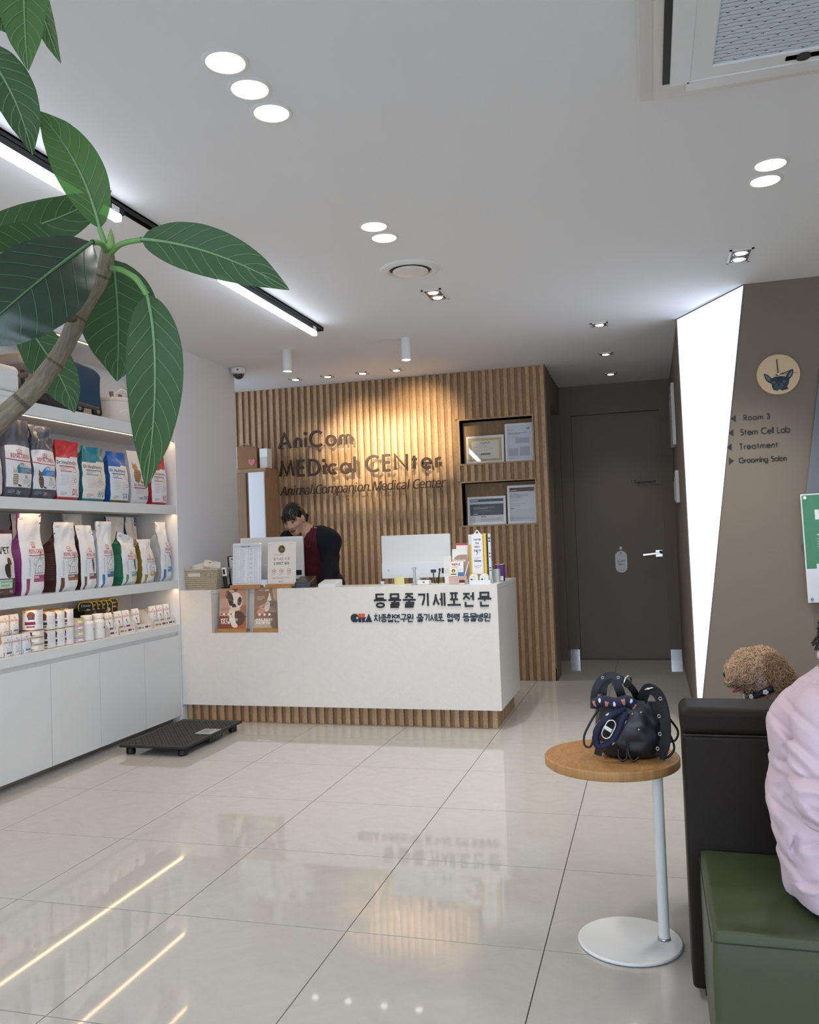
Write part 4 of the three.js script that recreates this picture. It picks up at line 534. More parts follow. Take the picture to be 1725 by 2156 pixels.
const catPrint = canvas(256, 384, (g, w, h) => {
  g.fillStyle = '#96745c'; g.fillRect(0, 0, w, h); g.fillStyle = '#c2a184'; g.beginPath(); g.moveTo(170, 0); g.lineTo(256, 0); g.lineTo(256, 190); g.lineTo(190, 150); g.fill(); g.fillStyle = '#c9b4a0'; g.fillRect(0, 300, w, 84); g.fillStyle = '#7d6a5c'; g.beginPath(); g.ellipse(216, 280, 74, 120, -0.1, 0, 7); g.fill(); g.fillStyle = '#958374'; g.beginPath(); g.ellipse(172, 170, 72, 62, 0.15, 0, 7); g.fill(); g.fillStyle = '#e6d9cc'; g.beginPath(); g.moveTo(122, 128); g.lineTo(146, 44); g.lineTo(166, 122); g.fill(); g.fillStyle = '#dccfc2'; g.beginPath(); g.ellipse(124, 180, 26, 48, 0.2, 0, 7); g.fill(); g.strokeStyle = '#54463c'; g.lineWidth = 5; for (let i = 0; i < 6; i++) { g.beginPath(); g.moveTo(160 + i * 14, 122 + i * 5); g.quadraticCurveTo(170 + i * 14, 150, 150 + i * 18, 176 + i * 8); g.stroke(); } g.beginPath(); g.moveTo(112, 160); g.lineTo(132, 152); g.moveTo(158, 170); g.lineTo(186, 158); g.stroke();
  g.fillStyle = '#d0998a'; g.beginPath(); g.ellipse(66, 222, 44, 28, -0.5, 0, 7); g.fill(); g.beginPath(); g.ellipse(78, 172, 32, 14, -0.3, 0, 7); g.fill(); g.fillStyle = '#fbf8f4'; g.font = 'bold 24px sans-serif'; g.fillText('CAT', 100, 34); g.fillRect(40, 24, 54, 2); greek(g, 26, 78, 84, 42, 3, '#efe6dc', 4); for (let i = 0; i < 6; i++) { g.fillStyle = i % 2 ? '#f5f1ea' : '#b0603c'; g.beginPath(); g.arc(28 + i * 24, 252, i % 2 ? 12 : 9, 0, 7); g.fill(); } pen(g, '반려묘 종합검진', 16, 310, 21, 4.5, '#f7f2ec', 0.06); pen(g, '프로그램 안내', 16, 338, 21, 4.5, '#f7f2ec', 0.06);
});
function booklet(label, map, x, w, h) {
  const t = thing('brochure', label, 'brochure', [x, 0.623, DZ - 0.05]); t.rotation.x = -0.1;
  part(t, 'pages', rbox(w, h, 0.012, 0.001, 1), M.paper, [0, h / 2, -0.007]); part(t, 'cover', new THREE.PlaneGeometry(w - 0.001, h - 0.001), phy(0xffffff, 0.3, { map, clearcoat: 0.4 }), [0, h / 2, -0.0004]);
}
function stand(label, x, w, y = 0.602, z = DZ - 0.045, name = 'wooden_stand') { const t = thing(name, label, 'stand', [x, y, z]); part(t, 'block', metreUV(merge([span(-w / 2, w / 2, 0, 0.02, -0.04, 0.012), span(-w / 2, w / 2, 0.02, 0.026, 0.004, 0.012)]), 'x'), birch); }
booklet('brochure with a black and white puppy, in the left of the desk niche', dogPrint, -2.755, 0.205, 0.275); booklet('brochure with a tabby cat, in the right of the desk niche', catPrint, -2.498, 0.195, 0.277);
stand('wooden stand under the puppy brochure', -2.758, 0.225); stand('wooden stand under the cat brochure', -2.498, 0.19);
// ---------------------------------------------------------------- things on the ledge
{
  const t = thing('basket', 'beige slotted plastic basket on the left end of the desk', 'basket', [-3.0, DT + 0.001, DZ - 0.155]), m = std(0xb9ae98, 0.55), w0 = 0.225, w1 = 0.27, d0 = 0.15, d1 = 0.18, h = 0.135;
  const bars = []; for (let i = 0; i <= 9; i++) { const y = 0.006 + h * i / 9.4, k = y / h, w = w0 + (w1 - w0) * k, d = d0 + (d1 - d0) * k; bars.push(span(-w / 2, w / 2, y - 0.0045, y + 0.0045, d / 2 - 0.003, d / 2), span(-w / 2, w / 2, y - 0.0045, y + 0.0045, -d / 2, -d / 2 + 0.003), span(w / 2 - 0.003, w / 2, y - 0.0045, y + 0.0045, -d / 2, d / 2), span(-w / 2, -w / 2 + 0.003, y - 0.0045, y + 0.0045, -d / 2, d / 2)); }
  for (let i = 0; i <= 24; i++) { const f = -0.5 + i / 24; for (const s of [1, -1]) bars.push(at(box(0.004, h, 0.003), f * (w0 + w1) / 2, h / 2, s * (d0 + d1) / 4, s * 0.11, 0, -f * 0.33)); }
  for (let i = 0; i <= 14; i++) { const f = -0.5 + i / 14; for (const s of [1, -1]) bars.push(at(box(0.003, h, 0.004), s * (w0 + w1) / 4, h / 2, f * (d0 + d1) / 2, f * 0.22, 0, -s * 0.165)); }
  part(t, 'weave', merge(bars), m); part(t, 'base', span(-w0 / 2, w0 / 2, 0, 0.004, -d0 / 2, d0 / 2), m);
  part(t, 'rim', merge([at(rbox(w1 + 0.01, 0.014, 0.012, 0.004), 0, h, d1 / 2), at(rbox(w1 + 0.01, 0.014, 0.012, 0.004), 0, h, -d1 / 2), at(rbox(0.012, 0.014, d1, 0.004), w1 / 2, h, 0), at(rbox(0.012, 0.014, d1, 0.004), -w1 / 2, h, 0)]), m);
  part(t, 'handle_plate', rbox(0.095, 0.026, 0.003, 0.001), std(0xd8d0c0, 0.6), [-0.045, 0.1, 0.087], [0.1, 0, 0]);
  [[-0.05, 0.146, 0.01, 0.2, 0.3, 'small white packet lying flat in the basket'], [0.0, 0.154, -0.02, -0.3, -0.1, 'white packet in the middle of the basket'], [0.06, 0.165, 0.02, 0.25, 0.5, 'white packet with an orange mark, topmost in the basket']].forEach(([x, y, z, a, b, l], i) => {
    const p = thing('packet', l, 'packet', [-3.0 + x, DT + y, DZ - 0.155 + z]); p.rotation.set(a, b, i === 2 ? -0.35 : 0.1); const g = bagGeometry(0.115, 0.075, 0.03, { flat: 0.12, wrinkle: 0.004, seedAt: i + 0.4 }); part(p, 'wrapper', at(g, 0, -0.03, 0, -1.1), std([0xdedad2, 0xe6e4de, 0xe2ddd4][i], 0.4)); if (i === 2) part(p, 'mark', box(0.016, 0.003, 0.012), std(0xc06a34, 0.6), [-0.02, 0.016, 0.01]);
  });
  const sc = thing('thermometer', 'white hand-held thermometer with a dark display beside the basket', 'thermometer', [-2.842, DT + 0.085, DZ - 0.13]); sc.rotation.z = 0.12; part(sc, 'body', rbox(0.034, 0.062, 0.022, 0.008, 3), M.whitePlastic, [0, 0.03, 0]); part(sc, 'display', rbox(0.016, 0.034, 0.003, 0.001), M.black, [0.002, 0.032, 0.011]); part(sc, 'grip', rbox(0.024, 0.11, 0.02, 0.006), M.black, [-0.004, -0.05, 0]); part(sc, 'foot', rbox(0.05, 0.012, 0.04, 0.004), M.black, [-0.006, -0.078, 0]);
}
{ // dark slanting board behind the papers
  const t = thing('notice_board', 'black framed notice leaning behind the price list', 'notice', [-2.785, DT + 0.012, DZ - 0.245]); t.rotation.z = 0.14; t.rotation.x = -0.12;
  part(t, 'frame', rbox(0.16, 0.215, 0.008, 0.002), M.black, [0, 0.113, 0]); part(t, 'sheet', new THREE.PlaneGeometry(0.14, 0.19), phy(0xffffff, 0.5, { map: canvas(128, 176, (g, w, h) => { g.fillStyle = '#c8ccd0'; g.fillRect(0, 0, w, h); g.fillStyle = '#222'; g.fillRect(14, 12, 46, 8); greek(g, 14, 40, 96, 80, 6, '#555', 3); }) }), [0.004, 0.118, 0.0045]); part(t, 'foot', rbox(0.14, 0.016, 0.07, 0.003), M.blackGloss, [0, 0.01, 0.01]);
}
const listTex = canvas(320, 420, (g, w, h) => { g.fillStyle = '#e9ecf4'; g.fillRect(0, 0, w, h); g.strokeStyle = '#555a66'; g.lineWidth = 1.5; g.strokeRect(14, 14, w - 28, h - 28); g.fillStyle = '#c9cedb'; g.fillRect(16, 22, w - 32, 18); pen(g, '동물병원 진료비', 88, 38, 13, 2, '#333'); for (let i = 0; i < 22; i++) { g.beginPath(); g.moveTo(16, 52 + i * 16); g.lineTo(w - 16, 52 + i * 16); g.globalAlpha = 0.35; g.stroke(); g.globalAlpha = 1; greek(g, 22, 54 + i * 16, 30, 12, 1, '#6b7080', 3); greek(g, 70 + (i * 17) % 20, 54 + i * 16, 90, 12, 1, '#6b7080', 2.5); greek(g, 190, 54 + i * 16, 44, 12, i % 3 ? 1 : 2, '#7a8090', 2); greek(g, 262, 54 + i * 16, 38, 12, 1, '#7a8090', 2); } for (const x of [60, 176, 250]) { g.beginPath(); g.moveTo(x, 44); g.lineTo(x, h - 16); g.stroke(); } });
const awardTex = canvas(320, 420, (g, w, h) => { g.fillStyle = '#e6dfd6'; g.fillRect(0, 0, w, h); greek(g, 14, 16, 60, 8, 1, '#8a7f72'); greek(g, 250, 16, 56, 8, 1, '#8a7f72'); g.fillStyle = '#a8813c'; for (let i = 0; i < 18; i++) { g.beginPath(); g.arc(w / 2 + 36 * Math.cos(i * 0.349), 70 + 36 * Math.sin(i * 0.349), 7, 0, 7); g.fill(); } g.fillStyle = '#4d4234'; g.beginPath(); g.arc(w / 2, 70, 34, 0, 7); g.fill(); g.fillStyle = '#c8b48a'; g.fillRect(w / 2 - 18, 74, 36, 5); g.fillRect(w / 2 - 6, 60, 12, 8); greek(g, 70, 122, 180, 10, 1, '#6d6256', 4); pen(g, '줄기세포 치료', 66, 182, 28, 2.2, '#6a5d50', 0.08); pen(g, '2,000건 달성', 66, 224, 27, 3.6, '#3f362d', 0.08); for (let i = 0; i < 3; i++) { g.strokeStyle = '#a9895a'; g.lineWidth = 5; g.beginPath(); g.arc(70 + i * 88, 290, 21, 0, 7); g.stroke(); g.fillStyle = '#8a7048'; g.fillRect(60 + i * 88, 285, 20, 10); greek(g, 40 + i * 88, 318, 62, 16, 2, '#8a7f72'); } greek(g, 50, 348, 220, 22, 2, '#6d6256', 3); greek(g, 126, 388, 70, 14, 2, '#5d5246', 3); });
function displaySheet(name, label, map, x, w, h, z, standLabel) {
  const t = thing(name, label, 'sign', [x, DT + 0.0225, z]); t.rotation.x = -0.09;
  part(t, 'sheet', box(w - 0.006, h - 0.006, 0.001), phy(0xffffff, 0.5, { map }), [0, h / 2, 0]); if (name === 'price_list') part(t, 'acrylic_cover', box(w, h, 0.002), M.acrylic, [0, h / 2, 0.002]); part(t, 'acrylic_back', rbox(w, h, 0.003, 0.001, 1), std(0xdfe3e8, 0.3), [0, h / 2, -0.0025]);
  stand(standLabel, x, w + 0.01, DT, z + 0.012);
}
displaySheet('price_list', 'printed price list in a clear holder on the desk', listTex, -2.66, 0.215, 0.287, DZ - 0.09, 'wooden stand under the printed price list'); displaySheet('award_poster', 'cream award poster with a round dark seal on the desk', awardTex, -2.402, 0.208, 0.287, DZ - 0.09, 'wooden stand under the cream award poster');
{ // card terminal and signature pad
  const t = thing('card_terminal', 'black card terminal in front of the receptionist', 'card terminal', [-2.235, DT, DZ - 0.11], 0.15); part(t, 'body', (() => { const g = extrude(poly([[0, 0], [0.14, 0], [0.15, 0.052], [0.135, 0.058], [0.0, 0.026]]), 0.1, 0.006); return at(g, -0.05, 0.006, 0.07, 0, Math.PI / 2); })(), M.blackGloss); part(t, 'screen', rbox(0.07, 0.002, 0.08, 0.001), std(0x23282e, 0.12), [0, 0.045, -0.01], [0.25, 0, 0]); part(t, 'card_slot', box(0.06, 0.004, 0.004), std(0x55585c, 0.4), [-0.01, 0.022, 0.079]); part(t, 'base', rbox(0.17, 0.012, 0.12, 0.004), M.blackGloss, [0.0, 0.0065, 0]);
  const p = thing('signature_pad', 'white signature pad on the desk beside the card terminal', 'keypad', [-2.06, DT, DZ - 0.11], -0.1); part(p, 'body', (() => { const g = extrude(poly([[0, 0], [0.1, 0], [0.1, 0.036], [0.09, 0.038], [0, 0.014]]), 0.12, 0.004); return at(g, -0.06, 0.004, 0.05, 0, Math.PI / 2); })(), M.whitePlastic); part(p, 'display', rbox(0.06, 0.002, 0.022, 0.001), std(0x3a4148, 0.2), [-0.0, 0.0395, -0.03], [0.26, 0, 0]); part(p, 'edge', rbox(0.122, 0.004, 0.1, 0.002), std(0x44546c, 0.4), [0, 0.0115, 0]);
}
function monitor(label, x, z, y0, y1, port) {
  const w = 0.485, h = y1 - y0, t = thing('monitor', label, 'monitor', [x, 0.73, z]);
  part(t, 'back_cover', rbox(w, h, 0.026, 0.006, 3), M.whitePlastic, [0, y0 - 0.73 + h / 2, 0]); part(t, 'lower_panel', rbox(w, 0.105, 0.006, 0.002), std(0xe9edf0, 0.22), [0, y0 - 0.73 + 0.0525, 0.014]); part(t, 'screen_bezel', rbox(w - 0.004, h - 0.004, 0.006, 0.002), M.black, [0, y0 - 0.73 + h / 2, -0.015]); part(t, 'neck', rbox(0.05, y0 - 0.73 + 0.02, 0.03, 0.006), M.whitePlastic, [0, (y0 - 0.72) / 2, 0.004]); part(t, 'foot', rbox(0.22, 0.01, 0.16, 0.004), M.whitePlastic, [0, 0.0055, 0]);
  part(t, 'port_recess', rbox(0.042, 0.036, 0.004, 0.001), M.black, [port, y0 - 0.73 + 0.045, 0.0165]); part(t, 'button', cyl(0.006, 0.006, 0.004, 16), M.steel, [-w * 0.4, y0 - 0.73 + 0.055, 0.0175], [Math.PI / 2, 0, 0]);
}
monitor('back of the white monitor behind the award poster', -2.605, -5.56, 0.937, 1.238, 0.21); monitor('back of the white monitor on the right half of the desk', -1.54, -5.56, 0.925, 1.217, 0.2);
solo('sticky_note', (() => { const g = new THREE.CylinderGeometry(0.06, 0.06, 0.052, 20, 1, true, -0.6, 1.2); g.rotateZ(0); return g; })(), std(0xd9d49a, 0.7, { side: THREE.DoubleSide }), 'curled pale yellow note under the right-hand monitor', 'note', [-1.6, DT + 0.026, DZ - 0.22]);
{ const t = thing('small_cup', 'small clear cup near the right-hand monitor', 'cup', [-1.69, DT, DZ - 0.09]); part(t, 'cup', lathe([[0.001, 0.001], [0.011, 0.001], [0.0145, 0.028], [0.0135, 0.028], [0.0105, 0.003], [0.001, 0.003]], 24), phy(0xf2f6fa, 0.15, { transmission: 0.6, thickness: 0 })); }
{ const t = thing('phone_stand', 'slim silver stand on the desk before the right-hand monitor', 'stand', [-1.47, DT, DZ - 0.08]); part(t, 'pole', rbox(0.014, 0.1, 0.012, 0.002), M.steel, [0, 0.055, 0]); part(t, 'head', rbox(0.026, 0.012, 0.02, 0.003), M.steel, [0, 0.108, 0.002]); part(t, 'base', rbox(0.04, 0.006, 0.05, 0.002), M.steel, [0, 0.0035, 0]); }
{ const t = thing('card_reader', 'small white card reader dock on the desk', 'card reader', [-1.412, DT, DZ - 0.1]); part(t, 'base', rbox(0.08, 0.028, 0.06, 0.006, 3), M.whitePlastic, [0, 0.0145, 0]); part(t, 'shield', rbox(0.062, 0.044, 0.004, 0.002), M.acrylic, [0, 0.052, -0.02], [-0.1, 0, 0]); part(t, 'chip', rbox(0.014, 0.006, 0.003, 0.001), M.black, [0.004, 0.019, 0.0305]); }
{ const t = thing('cable_clip', 'dark blue and black cable ends beside the card reader', 'cable', [-1.345, DT, DZ - 0.13]); part(t, 'plug', rbox(0.034, 0.02, 0.016, 0.004), std(0x1c2c58, 0.4), [-0.012, 0.085, 0]); part(t, 'cable', merge([tube([[-0.012, 0.075, 0], [-0.01, 0.04, 0.004], [0.0, 0.004, 0.01]], 0.004), tube([[0.03, 0.09, 0], [0.024, 0.05, 0.004], [0.02, 0.004, 0.012]], 0.0045)]), M.black); part(t, 'tip', rbox(0.012, 0.02, 0.01, 0.003), M.black, [0.03, 0.092, 0]); }
// pamphlet rack
{
  const z = DZ - 0.09, t = thing('pamphlet_rack', 'clear and white pamphlet rack on the desk', 'rack', [-1.2, DT, z]);
  part(t, 'tray', rbox(0.155, 0.05, 0.045, 0.004), std(0xe2e0de, 0.35), [-0.0, 0.0255, -0.03]); part(t, 'front_pocket', box(0.115, 0.05, 0.002), std(0xc9aaa2, 0.35), [0.018, 0.027, 0.028]); part(t, 'pocket_bottom', box(0.115, 0.002, 0.03), M.acrylic, [0.018, 0.0015, 0.012]);
  const leaf = (name, label, w, h, x, y, zz, m, tilt = -0.08) => { const o = thing(name, label, 'pamphlet', [-1.2 + x, DT + y, z + zz], 0, 'pamphlets in the desk rack'); o.rotation.x = tilt; part(o, 'pages', rbox(w, h, 0.006, 0.001, 1), M.paper, [0, h / 2, 0]); part(o, 'cover', new THREE.PlaneGeometry(w - 0.001, h - 0.001), m, [0, h / 2, 0.0034]); };
  const pr = (w, h, draw) => phy(0xffffff, 0.4, { map: canvas(w, h, draw) });
  leaf('pamphlet', 'white pamphlet with a red top edge, tallest in the rack', 0.078, 0.205, 0.034, 0.052, -0.045, pr(96, 240, (g, w, h) => { g.fillStyle = '#dfdedb'; g.fillRect(0, 0, w, h); g.fillStyle = '#b8322e'; g.fillRect(0, 0, w, 14); }));
  leaf('pamphlet', 'plain white pamphlet at the left of the rack', 0.05, 0.125, -0.058, 0.052, -0.02, pr(64, 160, (g, w, h) => { g.fillStyle = '#e0dedb'; g.fillRect(0, 0, w, h); g.fillStyle = '#777'; g.font = '18px sans-serif'; g.fillText('S', 46, 40); greek(g, 6, 96, 40, 50, 6, '#9a9a9a'); }));
  leaf('pamphlet', 'white pamphlet standing behind the brown-printed one', 0.098, 0.17, 0.02, 0.052, -0.03, pr(96, 160, (g, w, h) => { g.fillStyle = '#e2e0dc'; g.fillRect(0, 0, w, h); }));
  leaf('pamphlet', 'pamphlet with a rounded brown shape and white lettering', 0.1, 0.165, 0.026, 0.03, -0.005, pr(160, 256, (g, w, h) => { g.fillStyle = '#e6e3df'; g.fillRect(0, 0, w, h); g.fillStyle = '#a9897a'; g.beginPath(); g.moveTo(8, h); g.lineTo(8, 90); g.quadraticCurveTo(20, 20, 90, 14); g.lineTo(w, 14); g.lineTo(w, h); g.fill(); g.fillStyle = '#f4f0ec'; g.font = 'bold 34px sans-serif'; g.fillText('Anicom', 18, 84); g.font = '15px sans-serif'; g.fillText('Medical Center', 22, 106); }));
  leaf('pamphlet', 'small white card with bold red headline', 0.086, 0.095, 0.01, 0.048, 0.012, pr(128, 140, (g, w, h) => { g.fillStyle = '#e8e8ea'; g.fillRect(0, 0, w, h); pen(g, '가보자고', 10, 36, 20, 5, '#b3202a', 0.1); greek(g, 16, 44, 84, 12, 1, '#b3202a', 6); g.fillStyle = '#3d74a8'; g.fillRect(74, 100, 54, 40); greek(g, 78, 64, 40, 30, 4, '#aaa'); }));
  leaf('pamphlet', 'tiny cream card with a dark round figure', 0.05, 0.055, -0.01, 0.052, 0.021, pr(96, 108, (g, w, h) => { g.fillStyle = '#ece4c4'; g.fillRect(0, 0, w, h); g.fillStyle = '#2c2420'; g.beginPath(); g.arc(48, 44, 22, 0, 7); g.fill(); g.fillStyle = '#e0c8b0'; g.fillRect(40, 36, 16, 24); g.fillStyle = '#222'; g.fillRect(12, 80, 72, 12); }));
  solo('pen', tube([[0, 0, 0], [0.012, 0.04, 0], [0.03, 0.09, 0]], 0.004, 10, 8), std(0xdfe4ea, 0.3), 'white pen leaning in the pamphlet rack', 'pen', [-1.14, DT + 0.052, z + 0.012]);
}
// tape display with two boxed rolls
{
  const z = DZ - 0.1, t = thing('tape_display', 'tall display of yellow measuring strips with a Korean card', 'display', [-1.047, DT, z]);
  const yel = canvas(64, 512, (g, w, h) => { g.fillStyle = '#c79a2c'; g.fillRect(0, 0, w, h); g.fillStyle = '#e2bc4a'; g.fillRect(w * 0.55, 0, w * 0.25, h); g.fillStyle = '#8a6410'; for (let i = 0; i < 64; i++) g.fillRect(0, i * 8, i % 5 ? 22 : 40, 2); });
  part(t, 'back_panel', rbox(0.118, 0.3, 0.01, 0.002), std(0xd4d6da, 0.5), [-0.012, 0.16, -0.02]); part(t, 'strip_left', box(0.02, 0.23, 0.006), phy(0xffffff, 0.3, { map: yel, metalness: 0.3 }), [-0.056, 0.13, -0.01]); part(t, 'strip_right', box(0.032, 0.3, 0.006), phy(0xffffff, 0.3, { map: yel, metalness: 0.3 }), [0.03, 0.165, -0.01]); part(t, 'side_band', box(0.009, 0.29, 0.012), M.black, [0.0515, 0.16, -0.012]); part(t, 'side_card', box(0.016, 0.31, 0.014), phy(0xffffff, 0.5, { map: canvas(32, 512, (g, w, h) => { g.fillStyle = '#d5dae2'; g.fillRect(0, 0, w, h); g.fillStyle = '#2c2c30'; for (const [y, s] of [[40, 20], [72, 16], [200, 12], [236, 10], [350, 12], [380, 10]]) g.fillRect(6, y, 20, s); }) }), [0.0645, 0.158, -0.016]);
  part(t, 'card', extrude((() => { const s = new THREE.Shape(), w = 0.036, r = 0.008; s.moveTo(-w + r, 0.06); s.lineTo(w - r, 0.06); s.quadraticCurveTo(w, 0.06, w, 0.06 + r); s.lineTo(w, 0.305); s.quadraticCurveTo(w, 0.312, w - r, 0.312); s.lineTo(-w + r, 0.312); s.quadraticCurveTo(-w, 0.312, -w, 0.305); s.lineTo(-w, 0.06 + r); s.quadraticCurveTo(-w, 0.06, -w + r, 0.06); return s; })(), 0.002), M.paper, [-0.012, 0, -0.004]);
  part(t, 'card_print', new THREE.PlaneGeometry(0.07, 0.245), phy(0xffffff, 0.6, { map: canvas(140, 490, (g, w, h) => { g.fillStyle = '#e8e9ee'; g.fillRect(0, 0, w, h); ['처방약을', '먹일', '때마다', '힘들다면'].forEach((s, i) => { const ww = penWidth(s, 21, 0.06); pen(g, s, (w - ww) / 2, 74 + i * 46, 22, 3.4, '#2a2a2e', 0.06); }); g.fillStyle = '#1f1f22'; g.font = 'bold 60px sans-serif'; g.fillText('?', 52, 258); greek(g, 24, 284, 92, 34, 2, '#4a4a50', 4); g.fillStyle = '#17171a'; g.fillRect(24, 326, 92, 13); g.strokeStyle = '#5a5a60'; g.lineWidth = 3; g.beginPath(); g.moveTo(24, 392); g.quadraticCurveTo(80, 440, 116, 380); g.moveTo(40, 404); g.quadraticCurveTo(70, 380, 104, 396); g.stroke(); greek(g, 40, 418, 60, 8, 1, '#8a8a90', 3); }) }), [-0.012, 0.186, -0.0014]);
  part(t, 'peak', extrude((() => { const s = poly([[-0.024, 0.312], [0.024, 0.312], [0.004, 0.338], [-0.002, 0.338]]); s.holes.push(poly([[-0.012, 0.316], [0.012, 0.316], [0.001, 0.332]])); return s; })(), 0.002), M.paper, [-0.01, 0, -0.004]);
  part(t, 'tray', merge([span(-0.065, 0.075, 0, 0.003, -0.04, 0.03), span(-0.065, 0.075, 0.003, 0.024, 0.028, 0.03), span(0.073, 0.075, 0.003, 0.03, -0.04, 0.03)]), std(0xd9e0ea, 0.4));
  for (const [x, l] of [[-0.037, 'left round boxed roll in front of the yellow strips'], [0.03, 'right round boxed roll in front of the yellow strips']]) {
    const k = thing('tape_roll', l, 'roll', [-1.047 + x, DT + 0.035, z + 0.016], 0, 'round rolls in the tape display'); part(k, 'roll', lathe([[0.001, -0.012], [0.029, -0.012], [0.031, -0.01], [0.031, 0.008], [0.029, 0.01], [0.001, 0.01]], 36), std(0xd8c78a, 0.4), [0, 0, 0], [Math.PI / 2, 0, 0]);
    part(k, 'face_label', new THREE.CircleGeometry(0.027, 32), phy(0xffffff, 0.5, { map: canvas(96, 96, (g, w, h) => { g.fillStyle = '#e9e8e6'; g.fillRect(0, 0, w, h); g.fillStyle = '#2a2a2c'; g.fillRect(14, 52, 22, 20); greek(g, 44, 40, 40, 34, 4, '#8a8a8a'); g.strokeStyle = '#555'; g.beginPath(); g.moveTo(30, 26); g.quadraticCurveTo(54, 36, 70, 20); g.stroke(); }) }), [0, 0, 0.0105]);
  }
  const p = thing('pen_holder', 'pale green square pen holder on the desk corner', 'pen holder', [-0.985, DT, DZ - 0.22]), m = std(0xc4cbc0, 0.45);
  part(p, 'cup', merge([span(-0.04, 0.04, 0, 0.003, -0.03, 0.03), span(-0.04, 0.04, 0.003, 0.085, 0.027, 0.03), span(-0.04, 0.04, 0.003, 0.085, -0.03, -0.027), span(-0.04, -0.037, 0.003, 0.085, -0.027, 0.027), span(0.037, 0.04, 0.003, 0.085, -0.027, 0.027)]), m);
  [[-0.03, 0.7, 0x8a2a30, 'dark red pen at the left of the pen holder'], [-0.018, 0.2, 0x9a6a5a, 'brown pen in the pen holder'], [-0.004, -0.1, 0xc8b6a6, 'pale pen in the pen holder'], [0.01, 0.1, 0x8c4a3c, 'rust-coloured pen in the pen holder'], [0.026, -0.4, 0xb08a70, 'tan pen at the right of the pen holder']].forEach(([x, k, c, l]) => { const q = thing('pen', l, 'pen', [-0.985 + x, DT + 0.004, DZ - 0.22 + k * 0.018]); q.rotation.set(-k * 0.1, 0, -x * 2.2); part(q, 'barrel', cyl(0.0038, 0.0038, 0.115, 12), std(c, 0.4), [0, 0.0585, 0]); part(q, 'cap', cyl(0.0042, 0.0042, 0.03, 12), std(c, 0.3), [0, 0.118, 0]); });
  const b = thing('purple_box', 'small purple box at the right corner of the desk', 'box', [-0.962, DT, DZ - 0.33]); part(b, 'carton', rbox(0.06, 0.108, 0.06, 0.002), std(0x5c3580, 0.5), [0, 0.0545, 0]); part(b, 'label', box(0.02, 0.03, 0.001), M.paper, [0.018, 0.02, 0.0305]); part(b, 'top_flap', box(0.058, 0.002, 0.05), std(0xe6e2ea, 0.5), [0, 0.1095, 0]);
}
{ const t = thing('hand_cream', 'dark maroon tube standing behind the tape display', 'tube', [-1.09, DT, DZ - 0.035]); part(t, 'box', rbox(0.034, 0.018, 0.012, 0.002), std(0x5a1c22, 0.4), [-0.06, 0.02, 0]); part(t, 'cap', rbox(0.034, 0.008, 0.012, 0.002), M.whitePlastic, [-0.06, 0.006, 0]); t.userData.label = 'small dark red box between the rack and the tape display'; t.userData.category = 'box'; t.name = numbered('small_box'); }
// ---------------------------------------------------------------- sign on the slatted wall
const font = await new FontLoader().loadAsync('fonts/droid/droid_sans_regular.typeface.json');
const glyphSum = (text, size, w) => [...text].reduce((s, ch) => s + (ch === ' ' ? LATIN[ch][0] * size : (LATIN[ch] ?? [0.3])[0] * size + w), 0);
function fitted(parent, text, size, w, depth, m, width, x, y, z) { const n = [...text].filter((c) => c !== ' ').length - 1; lettering(parent, text, size, w, depth, m, (width - glyphSum(text, size, w)) / n, x, y, z); }
{
  const m = std(0x2e1c15, 0.45), t = thing('wall_sign', 'raised dark brown lettering on the slatted wood wall', 'sign', [0, 0, -6.885]);
  fitted(t, 'AniCom', 0.128, 0.0225, 0.014, m, 0.7, -3.125, 2.026, 0); fitted(t, 'MEDical CENter', 0.128, 0.0225, 0.014, m, 1.475, -3.12, 1.779, 0);
  const text = 'Animal Companion Medical Center', size = 0.079; let x = 0; const glyphs = [];
  for (const ch of text) { const g = new TextGeometry(ch === ' ' ? '.' : ch, { font, size, depth: 0.008, curveSegments: 5, bevelEnabled: false }); const adv = (font.data.glyphs[ch]?.ha ?? 500) / font.data.resolution * size; if (ch !== ' ') glyphs.push([g, x]); x += adv; }
  const k = 1.49 / x; for (const [g, gx] of glyphs) { g.applyMatrix4(new THREE.Matrix4().makeShear(0, 0, 0.2, 0, 0, 0)); part(t, 'letter', g, m, [-3.128 + gx * k, 1.611, 0.002]); }
  const pin = cyl(0.003, 0.003, 0.05, 8); for (let i = 0; i < 12; i++) part(t, 'standoff', pin, m, [-3.09 + i * 0.13, 1.79, -0.03], [Math.PI / 2, 0, 0]);
  for (let i = 0; i < 6; i++) part(t, 'standoff', pin, m, [-3.1 + i * 0.13, 2.03, -0.03], [Math.PI / 2, 0, 0]);
  for (let i = 0; i < 12; i++) part(t, 'standoff', pin, m, [-3.09 + i * 0.13, 1.62, -0.03], [Math.PI / 2, 0, 0]);
}
// framed documents in the two recesses
function framed(label, w, h, x, y, map, fw = 0.016) {
  const t = thing('framed_document', label, 'frame', [x, y, SLATZ - 0.075], 0, 'framed documents in the wall recesses'); t.rotation.x = -0.06;
  const s = poly([[-w / 2, 0], [w / 2, 0], [w / 2, h], [-w / 2, h]]); s.holes.push(poly([[-w / 2 + fw, fw], [w / 2 - fw, fw], [w / 2 - fw, h - fw], [-w / 2 + fw, h - fw]]));
  part(t, 'frame', extrude(s, 0.016, 0.002), M.whitePlastic); part(t, 'document', new THREE.PlaneGeometry(w - fw * 2 + 0.004, h - fw * 2 + 0.004), phy(0xffffff, 0.5, { map }), [0, h / 2, 0.006]); part(t, 'glass', box(w - fw * 2 + 0.003, h - fw * 2 + 0.003, 0.002), M.glass, [0, h / 2, 0.01]); part(t, 'back', box(w - 0.01, h - 0.01, 0.004), M.black, [0, h / 2, -0.002]);
}
